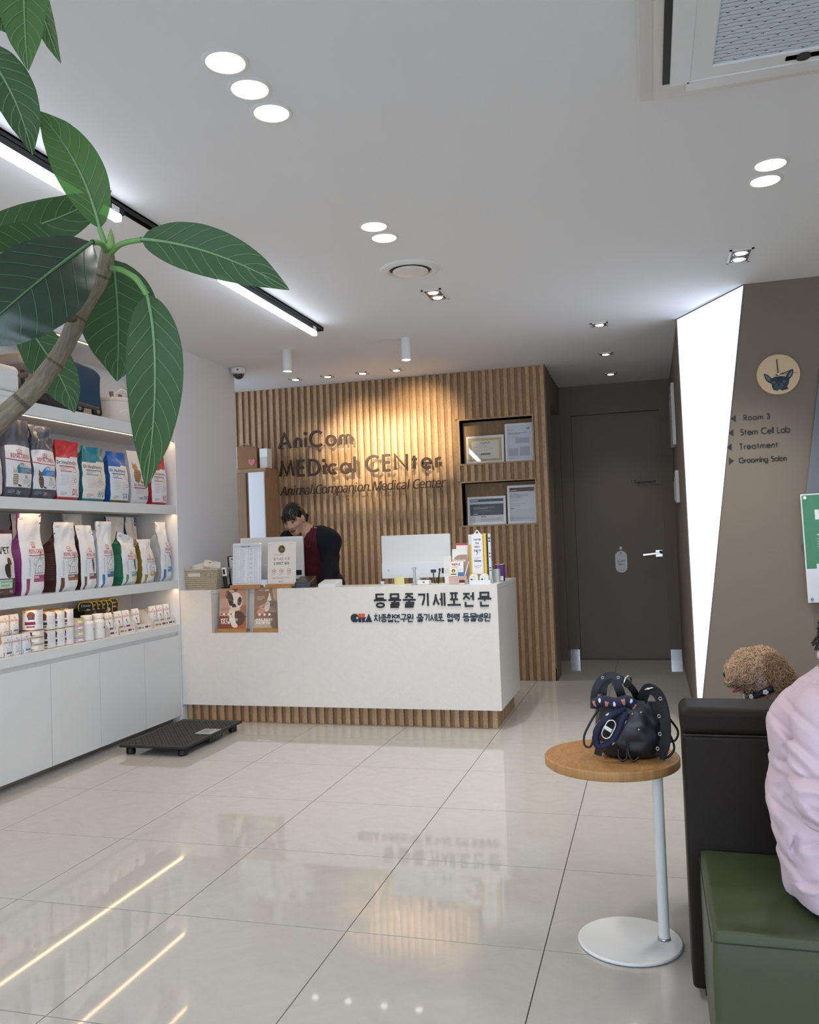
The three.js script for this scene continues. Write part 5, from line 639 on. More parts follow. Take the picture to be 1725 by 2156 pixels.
framed('certificate with a gold border in the upper wall recess', 0.318, 0.232, -1.31, 1.8005, canvas(320, 232, (g, w, h) => { g.fillStyle = '#d8d3c0'; g.fillRect(0, 0, w, h); g.fillStyle = '#b89a3e'; g.fillRect(8, 8, w - 16, h - 16); g.fillStyle = '#d8c06a'; for (let i = 0; i < 26; i++) g.fillRect(8 + i * 12, 8, 5, h - 16); g.fillStyle = '#dcd8cc'; g.fillRect(30, 28, w - 60, h - 56); g.fillStyle = '#2c2a28'; g.font = 'italic bold 20px serif'; g.fillText('Jonghu Ju', 112, 56); greek(g, 70, 64, 180, 14, 1, '#777'); greek(g, 50, 82, 220, 14, 1, '#444', 4); greek(g, 66, 98, 190, 32, 3, '#888'); g.strokeStyle = '#1c1a18'; g.lineWidth = 4; g.beginPath(); for (let i = 0; i < 60; i++) g.lineTo(115 + i * 1.6, 158 + 9 * Math.sin(i * 1.1)); g.stroke(); greek(g, 150, 176, 110, 8, 1, '#777'); }));
framed('portrait document with grey text blocks in the upper wall recess', 0.235, 0.318, -1.02, 1.8005, canvas(240, 320, (g, w, h) => { g.fillStyle = '#cfd5e0'; g.fillRect(0, 0, w, h); greek(g, 14, 34, 60, 14, 2, '#666'); g.fillStyle = '#444'; g.fillRect(190, 26, 28, 10); greek(g, 14, 66, 200, 18, 2, '#4a4f58', 4); greek(g, 14, 96, 100, 26, 3, '#888'); g.fillStyle = '#a9b0bd'; g.fillRect(80, 116, 136, 50); g.fillRect(14, 210, 92, 74); g.fillRect(120, 200, 96, 84); greek(g, 14, 296, 150, 8, 1, '#777'); }));
framed('landscape document with dark blue header in the lower wall recess', 0.322, 0.235, -1.317, 1.2855, canvas(320, 232, (g, w, h) => { g.fillStyle = '#d3d6d8'; g.fillRect(0, 0, w, h); g.fillStyle = '#20385e'; g.fillRect(0, 6, w, 24); g.fillStyle = '#e2e6ee'; g.fillRect(10, 14, 70, 8); g.fillStyle = '#2c333e'; g.fillRect(0, 52, w, 106); greek(g, 34, 78, 220, 22, 2, '#c8ccd4', 5); greek(g, 34, 106, 200, 26, 3, '#9aa0aa'); g.fillStyle = '#c8ccd4'; g.fillRect(34, 140, 44, 8); g.fillStyle = '#444'; g.fillRect(104, 168, 50, 7); greek(g, 104, 180, 206, 40, 4, '#888'); greek(g, 8, 168, 24, 44, 4, '#999'); g.fillStyle = '#999'; g.fillRect(44, 166, 2, 56); }));
framed('portrait document with dark red header in the lower wall recess', 0.242, 0.316, -1.017, 1.2855, canvas(240, 320, (g, w, h) => { g.fillStyle = '#d3d6dc'; g.fillRect(0, 0, w, h); g.fillStyle = '#5e1c20'; g.fillRect(0, 8, w, 32); g.fillStyle = '#241a1c'; g.fillRect(0, 4, w, 8); g.fillStyle = '#d8b6b4'; g.fillRect(14, 24, 52, 9); greek(g, 8, 46, 80, 8, 1, '#777'); greek(g, 8, 60, 190, 44, 3, '#4a4f58', 4); greek(g, 8, 108, 120, 26, 2, '#777'); greek(g, 8, 142, 160, 40, 2, '#777'); g.fillStyle = '#555'; g.fillRect(8, 192, 36, 6); greek(g, 14, 204, 214, 104, 8, '#888'); }));
// ---------------------------------------------------------------- corridor and right wall
{
  const t = thing('door_lettering', 'small dark room name lettering on the corridor door', 'sign', [0, 0, CZ - 0.0595]), m = std(0x2a2320, 0.5);
  fitted(t, 'Treatment', 0.032, 0.005, 0.003, m, 0.2, -0.135, 1.626, 0); part(t, 'underline', box(0.235, 0.003, 0.003), m, [0.0, 1.61, 0.0015]); part(t, 'tick', box(0.003, 0.03, 0.003), m, [-0.155, 1.645, 0.0015], [0, 0, 0.5]);
  const s = thing('hanging_tag', 'white rounded staff tag hanging on the corridor door', 'tag', [-0.28, 0, CZ - 0.0595]);
  const sh = new THREE.Shape(), w = 0.054; sh.moveTo(-w, 0.86); sh.lineTo(-w, 0.97); sh.absarc(0, 0.955, w, Math.PI, 0, true); sh.lineTo(w, 0.86); sh.absarc(0, 0.86, w, 0, -Math.PI, true); const hole = new THREE.Path(); hole.absarc(0, 0.988, 0.008, 0, 7, true); sh.holes.push(hole);
  part(s, 'plate', extrude(sh, 0.004), M.whitePlastic); part(s, 'hook', cyl(0.014, 0.014, 0.012, 24), M.whitePlastic, [0, 1.035, 0.006], [Math.PI / 2, 0, 0]); part(s, 'cord', merge([at(box(0.002, 0.05, 0.002), -0.004, 1.01, 0.008, 0, 0, 0.1), at(box(0.002, 0.05, 0.002), 0.004, 1.01, 0.008, 0, 0, -0.1)]), M.paper);
  fitted(s, 'STAFF', 0.018, 0.0028, 0.001, M.black, 0.07, -0.035, 0.905, 0.004); fitted(s, 'ONLY', 0.018, 0.0028, 0.001, M.black, 0.062, -0.031, 0.875, 0.004); part(s, 'rule', box(0.05, 0.002, 0.001), M.black, [0, 0.83, 0.0045]);
}
[[2.35, 1.86, [[-7.62, 0.2], [-7.38, 0.22], [-7.12, 0.25]], 'upper'], [1.64, 1.395, [[-7.3, 0.16], [-7.1, 0.18], [-6.88, 0.2]], 'lower']].forEach(([y1, y0, list, row]) => list.forEach(([z, w], i) => {
  const t = thing('wall_plaque', ['farthest', 'middle', 'nearest'][i] + ' white panel of the ' + row + ' row on the corridor wall', 'wall panel', [CX, 0, z], -Math.PI / 2, 'white panels on the corridor wall'), a = y0 + (2 - i) * 0.02, b = y1 - (2 - i) * 0.03;
  part(t, 'panel', rbox(w, b - a, 0.024, 0.002), M.whitePlastic, [0, (a + b) / 2, 0.0125]); part(t, 'print', new THREE.PlaneGeometry(w - 0.03, b - a - 0.03), phy(0xffffff, 0.5, { map: canvas(64, 128, (g, ww, h) => { g.fillStyle = '#dad9d6'; g.fillRect(0, 0, ww, h); greek(g, 8, 20, 48, 90, 9, '#9a9a9a', 3); }) }), [0, (a + b) / 2, 0.0249]);
}));
{
  const t = thing('wall_clock', 'round wooden wall clock with a black bulldog picture', 'clock', [0.727, 2.04, FZ]);
  part(t, 'face', cyl(0.1135, 0.1135, 0.016, 64), std(0xc8ab86, 0.6), [0, 0, 0.009], [Math.PI / 2, 0, 0]);
  part(t, 'picture', new THREE.CircleGeometry(0.112, 64), phy(0xffffff, 0.6, { map: canvas(512, 512, (g, w) => {
    g.fillStyle = '#d6ba94'; g.fillRect(0, 0, w, w); g.fillStyle = '#24323c'; const P = (pts, c) => { g.fillStyle = c; g.beginPath(); pts.forEach(([x, y], i) => (i ? g.lineTo : g.moveTo).call(g, x, y)); g.fill(); };
    P([[80, 245], [92, 232], [130, 250], [176, 300], [210, 284], [300, 280], [340, 292], [372, 240], [400, 206], [430, 200], [440, 230], [420, 290], [384, 330], [372, 390], [352, 420], [372, 450], [290, 470], [272, 452], [250, 452], [240, 470], [190, 452], [176, 420], [168, 370], [130, 350], [100, 310]], '#22303a'); P([[96, 256], [124, 262], [158, 306], [150, 340], [118, 310]], '#5d6f72'); P([[384, 250], [418, 220], [424, 240], [404, 290], [372, 310]], '#7a827c'); P([[220, 300], [260, 296], [296, 300], [280, 340], [236, 340]], '#17222a'); P([[214, 372], [302, 372], [316, 410], [290, 448], [226, 448], [200, 410]], '#39505a'); P([[240, 380], [276, 380], [270, 404], [246, 404]], '#10171c'); g.strokeStyle = '#0d1317'; g.lineWidth = 6; g.beginPath(); g.moveTo(258, 404); g.lineTo(258, 430); g.moveTo(220, 434); g.quadraticCurveTo(258, 410, 298, 434); g.stroke(); for (const x of [200, 322]) { g.fillStyle = '#7d97a0'; g.beginPath(); g.arc(x, 352, 14, 0, 7); g.fill(); g.fillStyle = '#0b0f12'; g.beginPath(); g.arc(x, 352, 9, 0, 7); g.fill(); }
  }) }), [0, 0, 0.0174]);
  part(t, 'minute_hand', box(0.005, 0.095, 0.002), M.black, [-0.003, 0.038, 0.022], [0, 0, 0.05]); part(t, 'hour_hand', box(0.005, 0.088, 0.002), M.black, [0.028, 0.005, 0.0245], [0, 0, -1.28]); part(t, 'second_hand', box(0.0016, 0.12, 0.001), std(0x6a2a22, 0.4), [0.04, -0.001, 0.0265], [0, 0, -1.56]); part(t, 'hub', cyl(0.006, 0.006, 0.012, 20), M.steel, [0, 0, 0.023], [Math.PI / 2, 0, 0]);
}
{
  const t = thing('direction_sign', 'dark directory lettering with arrowheads on the taupe wall', 'sign', [0, 0, FZ + 0.0005]), m = std(0x241d1a, 0.5);
  [['Room 3', 0.141, 0.537, 1.796, 0.03, 0.481, -1], ['Stem Cell Lab', 0.265, 0.515, 1.713, 0.033, 0.465, -1], ['Treatment', 0.207, 0.506, 1.633, 0.031, 0.452, -1], ['Grooming Salon', 0.254, 0.5, 1.555, 0.028, 0.458, 1]].forEach(([s, w, x, y, h, tx, d]) => { fitted(t, s, h, 0.005, 0.002, m, w, x, y, 0); part(t, 'arrowhead', extrude(poly(d < 0 ? [[-0.014, 0], [0.012, 0.02], [0.012, -0.02]] : [[0.014, 0], [-0.012, 0.02], [-0.012, -0.02]]), 0.002), m, [tx, y + h / 2, 0]); });
}
{ // glass pane and green acrylic poster at the right edge
  const g = poly([[0.942, 2.05], [0.797, 1.08], [1.7, 1.08], [1.7, 2.05]]); struct('window_5', extrude(g, 0.008), phy(0x878d92, 0.4, { transmission: 0.3, thickness: 0, specularIntensity: 0.4 }), [0, 0, FZ + 0.012]);
  const t = thing('green_poster', 'green acrylic poster fixed to the right wall', 'poster', [0.803, 1.357, FZ + 0.05]); t.rotation.z = 0.022;
  const w = 0.43, h = 0.6; part(t, 'board', rbox(w, h, 0.006, 0.002), M.whitePlastic, [w / 2, -h / 2, 0]);
  part(t, 'print', new THREE.PlaneGeometry(w - 0.012, h - 0.012), phy(0xffffff, 0.4, { map: canvas(430, 600, (c) => { c.fillStyle = '#dfe3ea'; c.fillRect(0, 0, 430, 600); c.fillStyle = '#177a45'; c.fillRect(0, 0, 430, 415); c.fillStyle = '#dfe3ea'; c.fillRect(52, 388, 340, 30); c.fillStyle = '#eef2ee'; c.fillRect(62, 84, 22, 56); c.fillRect(62, 120, 60, 20); pen(c, '네이버 예약', 150, 140, 52, 12, '#eef2ee', 0.1); c.fillRect(66, 222, 120, 6); greek(c, 66, 240, 240, 60, 4, '#cfe6d8', 4); c.fillStyle = '#3c55a0'; c.fillRect(60, 512, 260, 44); c.fillStyle = '#cdd6ea'; c.fillRect(72, 524, 90, 8); c.fillRect(72, 538, 60, 8); greek(c, 70, 396, 60, 14, 1, '#555', 4); }) }), [w / 2, -h / 2, 0.0035]);
  part(t, 'cover', box(w, h, 0.003), phy(0xffffff, 0.02, { transmission: 1, thickness: 0, ior: 1.3, specularIntensity: 0.5 }), [w / 2, -h / 2, 0.009]); for (const [x, y] of [[0.02, -0.02], [w - 0.02, -0.02], [0.02, -h + 0.02], [w - 0.02, -h + 0.02]]) part(t, 'screw', cyl(0.008, 0.008, 0.05, 16), M.chrome, [x, y, -0.012], [Math.PI / 2, 0, 0]);
}
// ---------------------------------------------------------------- tall cupboard in the alcove and the box on it
{
  const t = thing('tall_cupboard', 'tall wood cupboard with a white door behind the desk', 'cupboard', [-3.34, 0, -6.66]);
  part(t, 'carcass', metreUV(span(-0.2, 0.18, 0.001, 1.845, -0.26, 0)), std(0xb59c84, 0.6, { map: grain })); part(t, 'door', rbox(0.146, 1.78, 0.018, 0.002), M.white, [0.1, 0.92, 0.0095]); part(t, 'side_door', rbox(0.2, 1.78, 0.016, 0.002), std(0x9a8068, 0.6, { map: grain }), [-0.098, 0.92, 0.0085]);
  const b = thing('cardboard_box', 'white and brown cardboard box on top of the tall cupboard', 'box', [-3.345, 1.846, -6.72], 0.3);
  part(b, 'box', rbox(0.17, 0.19, 0.16, 0.003), std(0x9a7250, 0.8), [0, 0.095, 0]); part(b, 'white_side', box(0.004, 0.188, 0.158), M.paper, [-0.086, 0.095, 0]); part(b, 'heart', extrude((() => { const s = new THREE.Shape(); s.moveTo(0, -0.03); s.bezierCurveTo(0.04, 0, 0.035, 0.035, 0.012, 0.03); s.quadraticCurveTo(0, 0.026, 0, 0.015); s.quadraticCurveTo(0, 0.026, -0.012, 0.03); s.bezierCurveTo(-0.035, 0.035, -0.04, 0, 0, -0.03); return s; })(), 0.003), std(0xd9828c, 0.5), [0.04, 0.05, 0.081]); part(b, 'ribbon', tube([[-0.07, 0.195, 0.02], [-0.03, 0.215, 0.03], [0.01, 0.2, 0.02], [0.04, 0.212, 0.0]], 0.006, 20), std(0xb98a90, 0.6));
  const c = thing('white_carton', 'small white carton beside the brown box on the cupboard', 'box', [-3.19, 1.846, -6.74]); part(c, 'carton', rbox(0.07, 0.17, 0.1, 0.002), std(0xd4cfc8, 0.7), [0, 0.0855, 0]); part(c, 'flap', rbox(0.072, 0.07, 0.004, 0.001), M.paper, [0.005, 0.13, 0.053]);
}
// ---------------------------------------------------------------- walk-on scale
{
  const t = thing('platform_scale', 'black walk-on pet scale on the floor before the cabinets', 'scale', [-2.8, 0, -4.645]), w = 0.43, d = 0.7, y = 0.052, m = std(0x232524, 0.55);
  part(t, 'platform', rbox(w, 0.016, d, 0.005), m, [0, y, 0]);
  const tread = []; for (let i = 0; i < 22; i++) for (let j = 0; j < 18; j++) tread.push(at(box(0.013, 0.0022, 0.0045), -0.185 + j * 0.0218, y + 0.009, 0.32 - i * 0.0285, 0, (i + j) % 2 ? 0.75 : -0.75, 0)); part(t, 'tread', merge(tread), m).userData.kind = 'stuff';
  for (const [x, z] of [[-1, 1], [1, 1], [-1, -1], [1, -1]]) part(t, 'foot', lathe([[0.001, 0.0005], [0.024, 0.0005], [0.027, 0.006], [0.026, 0.044], [0.001, 0.044]], 24), M.black, [x * 0.17, 0, z * 0.3]);
  part(t, 'display', rbox(0.11, 0.005, 0.13, 0.002), std(0x9aa2a0, 0.25), [w / 2 - 0.062, y + 0.0105, -0.02]); part(t, 'screen', rbox(0.055, 0.003, 0.08, 0.001), std(0x6c7674, 0.15), [w / 2 - 0.068, y + 0.0125, -0.02]); part(t, 'buttons', merge([0, 1, 2, 3].map((i) => at(rbox(0.006, 0.014, 0.018, 0.002), w / 2 - 0.002, y - 0.014, -0.065 + i * 0.028))), std(0x444846, 0.5)); part(t, 'battery_case', rbox(0.06, 0.026, 0.16, 0.004), m, [w / 2 - 0.036, y - 0.021, -0.02]);
}
// ---------------------------------------------------------------- top shelf: stroller, wrapped bed, white case
{
  const y = BOARDS[3], t = thing('pet_stroller', 'folded grey pet stroller with a blue panel on the top shelf', 'stroller', [-3.3, y, -4.05], Math.PI / 2), grey = std(0x8f8680, 0.85), dark = std(0x2c2c30, 0.7), blue = std(0x163c58, 0.7);
  const blobBox = (w, h, d, r) => rbox(w, h, d, r, 4);
  part(t, 'seat_body', blobBox(0.4, 0.13, 0.24, 0.06), grey, [-0.09, 0.14, 0]); part(t, 'hood', at(blobBox(0.28, 0.08, 0.24, 0.035), -0.14, 0.235, 0, 0, 0, -0.06), std(0x9c928a, 0.85)); part(t, 'fold', at(blobBox(0.26, 0.05, 0.245, 0.022), -0.15, 0.19, 0, 0, 0, -0.05), std(0x6f6863, 0.85)); part(t, 'basket', blobBox(0.5, 0.07, 0.22, 0.02), dark, [-0.05, 0.05, 0]);
  part(t, 'side_panel', at(extrude((() => { const s = new THREE.Shape(); s.moveTo(0, 0); s.lineTo(0.3, 0.005); s.quadraticCurveTo(0.28, 0.1, 0.295, 0.185); s.quadraticCurveTo(0.27, 0.215, 0.2, 0.22); s.lineTo(0.0, 0.235); return s; })(), 0.06, 0.01), 0.1, 0.07, 0.04), blue); part(t, 'trim', tube([[0.1, 0.31, 0.1], [0.25, 0.3, 0.1], [0.36, 0.285, 0.1], [0.405, 0.25, 0.1]], 0.006, 20), std(0x3a4048, 0.6)); part(t, 'lower_rail', tube([[0.1, 0.07, 0.11], [0.26, 0.06, 0.115], [0.36, 0.06, 0.11], [0.4, 0.08, 0.08]], 0.012, 20), std(0x4a4a50, 0.5));
  for (const x of [0.2, 0.37]) { const w = part(t, 'wheel', at(new THREE.TorusGeometry(0.03, 0.013, 12, 28), x, 0.044, 0.1, 0, 0, 0), M.black); part(w, 'hub', at(cyl(0.016, 0.016, 0.02, 20), x, 0.044, 0.1, Math.PI / 2), M.steel); }
  part(t, 'handle', tube([[-0.26, 0.2, 0.1], [-0.28, 0.12, 0.12], [-0.25, 0.05, 0.12], [-0.1, 0.04, 0.12]], 0.01, 20), dark);
  const c = thing('white_case', 'white rounded plastic case at the left end of the top shelf', 'case', [-3.18, y, -3.6], Math.PI / 2); part(c, 'shell', rbox(0.2, 0.14, 0.09, 0.03, 4), M.whitePlastic, [0, 0.105, 0]); part(c, 'base', rbox(0.22, 0.034, 0.1, 0.012, 3), M.whitePlastic, [0, 0.0175, 0]); part(c, 'rivet', cyl(0.005, 0.005, 0.004, 16), M.steel, [-0.07, 0.05, 0.046], [Math.PI / 2, 0, 0]);
  const b = thing('wrapped_pet_bed', 'white padded pet bed wrapped in clear plastic on the top shelf', 'pet bed', [-3.29, y, -4.72], Math.PI / 2 - 0.2), soft = std(0xd9d5ce, 0.9);
  part(b, 'cushion', lathe([[0.001, 0.002], [0.12, 0.002], [0.135, 0.02], [0.13, 0.07], [0.112, 0.13], [0.1, 0.155], [0.085, 0.165], [0.078, 0.155], [0.085, 0.13], [0.09, 0.1], [0.001, 0.09]], 40), soft); part(b, 'rim', at(new THREE.TorusGeometry(0.094, 0.017, 12, 40), 0, 0.155, 0, Math.PI / 2), soft); part(b, 'ear', merge([at(rbox(0.03, 0.09, 0.014, 0.006), -0.03, 0.17, 0.02, 0, 0, 0.18), at(rbox(0.03, 0.08, 0.014, 0.006), 0.03, 0.165, 0.02, 0, 0, -0.25)]), std(0x7c7a78, 0.9)); part(b, 'headrest', rbox(0.2, 0.2, 0.06, 0.03, 4), std(0xdad2c4, 0.9), [0.13, 0.105, -0.05]);
  const film = lathe([[0.15, 0.003], [0.155, 0.08], [0.14, 0.15], [0.1, 0.22], [0.04, 0.27], [0.005, 0.29]], 26), p = film.attributes.position; for (let i = 0; i < p.count; i++) { const k = 1 + 0.1 * perlin.noise(p.getX(i) * 22, p.getY(i) * 22, p.getZ(i) * 22); p.setX(i, p.getX(i) * k); p.setZ(i, p.getZ(i) * k); } film.computeVertexNormals(); part(b, 'plastic_wrap', film, phy(0xffffff, 0.06, { transmission: 1, thickness: 0, ior: 1.25 }));
}
// ---------------------------------------------------------------- side table
{
  const t = thing('side_table', 'small round oak side table with white pole and base', 'side table', [-0.142, 0, -2.595]);
  const top = lathe([[0.001, 0.502], [0.19, 0.502], [0.195, 0.506], [0.195, 0.526], [0.192, 0.53], [0.001, 0.53]], 72); { const p = top.attributes.position, u = top.attributes.uv; for (let i = 0; i < p.count; i++) u.setXY(i, p.getX(i) * 1.2, p.getZ(i) * 1.2); }
  part(t, 'table_top', top, std(0xd2aa78, 0.5, { map: grain })); part(t, 'pole', cyl(0.0155, 0.0155, 0.498, 28), M.whitePlastic, [0.128, 0.2525, 0.02]); part(t, 'base', lathe([[0.001, 0.001], [0.142, 0.001], [0.147, 0.004], [0.147, 0.009], [0.143, 0.012], [0.001, 0.012]], 64), M.whitePlastic, [0.032, 0, 0.035]); part(t, 'collar', lathe([[0.0155, 0.018], [0.018, 0.018], [0.019, 0.012], [0.0155, 0.012]], 24), M.steel, [0.128, 0, 0.02]);
}
// ---------------------------------------------------------------- bench: shared dark backrest, green seats on both sides
{
  const bump = dataTexture(128, 128, (u, v) => { const s = 128 + 60 * tn(u, v, 14, 2) + 40 * tn(u, v, 30, 6); return [s, s, s]; }, false); bump.repeat.set(8, 8);
  const brown = phy(0x221b15, 0.5, { specularIntensity: 0.45, bumpMap: bump, bumpScale: 0.0006 }), green = phy(0x434a30, 0.42, { specularIntensity: 0.8, bumpMap: bump, bumpScale: 0.0006 }), thread = std(0x2a2622, 0.6);
  const t = thing('bench', 'upholstered bench with tall dark brown backrest and green leather seat', 'bench', [0.053, 0, -2.36]), L = 1.85;
  part(t, 'backrest', rbox(L, 0.64, 0.15, 0.012, 3), brown, [L / 2, 0.345, 0]); part(t, 'backrest_cap', rbox(L + 0.006, 0.07, 0.156, 0.022, 4), brown, [L / 2, 0.698, 0]); part(t, 'seam', merge([span(0, L, 0.6635, 0.6665, 0.0745, 0.0765), span(-0.0015, 0.001, 0.6635, 0.6665, -0.075, 0.075)]), thread);
  part(t, 'foot', span(0.03, 0.07, 0, 0.03, -0.05, 0.05), M.black);
  const cushion = (w, h, d, r, front) => {   // rounded, subdivided block whose top sags and creases under the sitter
    const g = new THREE.BoxGeometry(w, h, d, 110, 6, 44), p = g.attributes.position, c = (v, m) => Math.max(-m, Math.min(m, v));
    for (let i = 0; i < p.count; i++) {
      let x = p.getX(i), y = p.getY(i), z = p.getZ(i); const a = [c(x, w / 2 - r), c(y, h / 2 - r), c(z, d / 2 - r)], o = [x - a[0], y - a[1], z - a[2]], l = Math.hypot(...o); if (l > 1e-6) { const k = Math.min(1, r / l); x = a[0] + o[0] * k; y = a[1] + o[1] * k; z = a[2] + o[2] * k; }
      if (p.getY(i) > h / 2 - 0.001) { const u = x + w / 2, e = Math.exp(-(((u - 0.3) / 0.22) ** 2)), edge = Math.min(1, (d / 2 - Math.abs(z)) / 0.05) * Math.min(1, (w / 2 - Math.abs(x)) / 0.05); y += edge * (0.004 * perlin.noise(u * 5, z * 6, 3) + (front ? 0.0042 * Math.exp(-(((u - 0.2) / 0.16) ** 2)) * Math.sin((z * 46 + u * 26) + 2 * perlin.noise(u * 7, z * 7, 8)) * Math.max(0, perlin.noise(u * 4, z * 9, 1) + 0.55) : 0) - (front ? 0.006 * e : 0)); }
      p.setXYZ(i, x, y, z);
    }
    return mergeVertexNormals(g);
  };
  const mergeVertexNormals = (g) => { const u = g.attributes.uv; g.deleteAttribute('uv'); g.deleteAttribute('normal'); const m = mergeVertices(g, 1e-5); m.computeVertexNormals(); void u; const q = m.attributes.position, uv = new Float32Array(q.count * 2); for (let i = 0; i < q.count; i++) { uv[i * 2] = q.getX(i); uv[i * 2 + 1] = q.getZ(i) + q.getY(i); } m.setAttribute('uv', new THREE.BufferAttribute(uv, 2)); return m; };
  const seat = (name, z, s) => { const m = part(t, name, cushion(L - 0.02, 0.372, 0.47, 0.012, s > 0), green, [0.018 + L / 2, 0.194, z]); part(m, 'seam', merge([at(box(L - 0.03, 0.0022, 0.002), 0, 0.166, s * 0.2348), at(box(0.002, 0.0022, 0.46), -(L - 0.02) / 2, 0.166, 0)]), std(0x2c3420, 0.6)); };
  seat('seat', 0.31, 1); seat('rear_seat', -0.31, -1);
}
// ---------------------------------------------------------------- handbag on the table
{
  const t = thing('handbag', 'black leather bucket handbag with eyelet straps and patterned scarf', 'handbag', [-0.088, 0.5305, -2.59]);
  const lea = phy(0x14151c, 0.38, { clearcoat: 0.25, clearcoatRoughness: 0.3 }), lea2 = phy(0x101116, 0.42), silver = std(0xc9c6be, 0.25, { metalness: 1 }), scarf = phy(0xffffff, 0.7, { map: canvas(256, 128, (g, w, h) => { g.fillStyle = '#171a38'; g.fillRect(0, 0, w, h); const bear = (x, y) => { g.fillStyle = '#c07a62'; g.beginPath(); g.arc(x, y, 13, 0, 7); g.arc(x - 11, y - 10, 5, 0, 7); g.arc(x + 11, y - 10, 5, 0, 7); g.fill(); g.fillStyle = '#5a2f28'; g.fillRect(x - 5, y - 3, 3, 3); g.fillRect(x + 3, y - 3, 3, 3); g.fillRect(x - 2, y + 3, 5, 3); }, flower = (x, y) => { g.fillStyle = '#e8e8ee'; for (let i = 0; i < 5; i++) { g.beginPath(); g.arc(x + 6 * Math.cos(i * 1.257), y + 6 * Math.sin(i * 1.257), 4.5, 0, 7); g.fill(); } g.fillStyle = '#d8c890'; g.fillRect(x - 2, y - 2, 4, 4); }; bear(34, 34); flower(92, 26); bear(150, 40); flower(212, 30); flower(40, 96); bear(98, 92); flower(160, 100); bear(218, 92); }) });
  scarf.map.wrapS = scarf.map.wrapT = THREE.RepeatWrapping;
  const q = (px, py) => [(px - 1330) / 735, (1600 - py) / 735];   // offsets on the bag's own front, in metres
  { // body: superellipse rings, open top that slants down to the right
    const n = 48, rows = 18, pos = [], idx = []; const push = (t, inner) => { for (let i = 0; i < n; i++) { const a = i / n * 2 * Math.PI, c = Math.cos(a), s = Math.sin(a), e = 0.75; const w = 0.08 + 0.02 * Math.sin(Math.PI * Math.min(1, t * 0.9 + 0.1)) + 0.002 * t, d = 0.058 + 0.014 * Math.sin(Math.PI * t) - 0.016 * t, r = t < 0.1 ? 0.86 + 1.4 * t : 1, k = inner ? 0.965 : 1; const x = Math.sign(c) * Math.abs(c) ** e * w * r * k, z = Math.sign(s) * Math.abs(s) ** e * d * r * k; const f = (0.005 * Math.sin(a * 7 + t * 5) + 0.006 * Math.max(0, Math.sin(a * 3 + 1 + t * 2.4))) * Math.sin(Math.PI * t) + 0.009 * perlin.noise(x * 28, t * 6, z * 28) + 0.005 * perlin.noise(x * 60, t * 14, z * 60); pos.push(x * (1 + f * 6) + 0.004, 0.003 + t * (0.168 - 0.1 * x - 0.02 * Math.max(0, -z) / d), z * (1 + f * 6)); } };
    for (let j = 0; j <= rows; j++) push(j / rows, false); for (let j = rows; j >= 6; j--) push(j / rows, true);
    const R2 = rows + 1 + rows - 5; for (let j = 0; j < R2 - 1; j++) for (let i = 0; i < n; i++) { const a = j * n + i, b = j * n + (i + 1) % n; idx.push(a, a + n, b + n, a, b + n, b); } for (let i = 1; i < n - 1; i++) idx.push(0, i, i + 1); const l0 = (R2 - 1) * n; for (let i = 1; i < n - 1; i++) idx.push(l0, l0 + i + 1, l0 + i);
    const g = new THREE.BufferGeometry(); g.setAttribute('position', new THREE.Float32BufferAttribute(pos, 3)); g.setIndex(idx); g.computeVertexNormals(); part(t, 'body', g, lea);
  }
  // flat strap along a path
  const band = (pts, w, th, flat = [0, 0, 1]) => { const c = new THREE.CatmullRomCurve3(pts.map((p) => V(...p))), n = 30, pos = [], idx = [], F = V(...flat); for (let i = 0; i <= n; i++) { const p = c.getPoint(i / n), d = c.getTangent(i / n), s = new THREE.Vector3().crossVectors(d, F).normalize(), u = new THREE.Vector3().crossVectors(s, d).normalize(); for (const [a, b] of [[1, 1], [-1, 1], [-1, -1], [1, -1]]) { const v = p.clone().addScaledVector(s, a * w / 2).addScaledVector(u, b * th / 2); pos.push(v.x, v.y, v.z); } } for (let i = 0; i < n; i++) for (let k = 0; k < 4; k++) { const a = i * 4 + k, b = i * 4 + (k + 1) % 4; idx.push(a, b, b + 4, a, b + 4, a + 4); } idx.push(0, 2, 1, 0, 3, 2, n * 4, n * 4 + 1, n * 4 + 2, n * 4, n * 4 + 2, n * 4 + 3); const g = new THREE.BufferGeometry(); g.setAttribute('position', new THREE.Float32BufferAttribute(pos, 3)); g.setIndex(idx); return toCreasedNormals(g, 0.6); };
  const B = (px, py, z) => [...q(px, py), z];
  part(t, 'handle', band([B(1258, 1500, 0.01), B(1262, 1462, 0.012), B(1278, 1434, 0.012), B(1302, 1427, 0.012), B(1322, 1436, 0.012), B(1336, 1450, 0.008), B(1346, 1466, 0.0), B(1350, 1486, -0.012)], 0.02, 0.005));
  part(t, 'handle_inner', band([B(1275, 1475, -0.03), B(1282, 1448, -0.032), B(1300, 1438, -0.03), B(1312, 1462, -0.028), B(1320, 1490, -0.03)], 0.026, 0.004), lea2);
  t.children[1].material = lea2;
  const strap = part(t, 'side_strap', band([B(1358, 1492, 0.03), B(1364, 1466, 0.036), B(1376, 1450, 0.046), B(1392, 1458, 0.058), B(1402, 1482, 0.066), B(1406, 1520, 0.07), B(1403, 1560, 0.068), B(1392, 1592, 0.06)], 0.03, 0.006, [-0.5, 0, 1]), lea2);
  const ringAt = (p, px, py, z, r, name = 'eyelet') => part(p, name, new THREE.TorusGeometry(r, r * 0.3, 8, 20), silver, B(px, py, z));
  for (const [px, py, z] of [[1398, 1468, 0.068], [1394, 1503, 0.076], [1394, 1540, 0.076], [1388, 1571, 0.072]]) ringAt(strap, px, py, z, 0.0042); for (const [px, py] of [[1313, 1431], [1280, 1432]]) ringAt(t, px, py, 0.016, 0.0035);
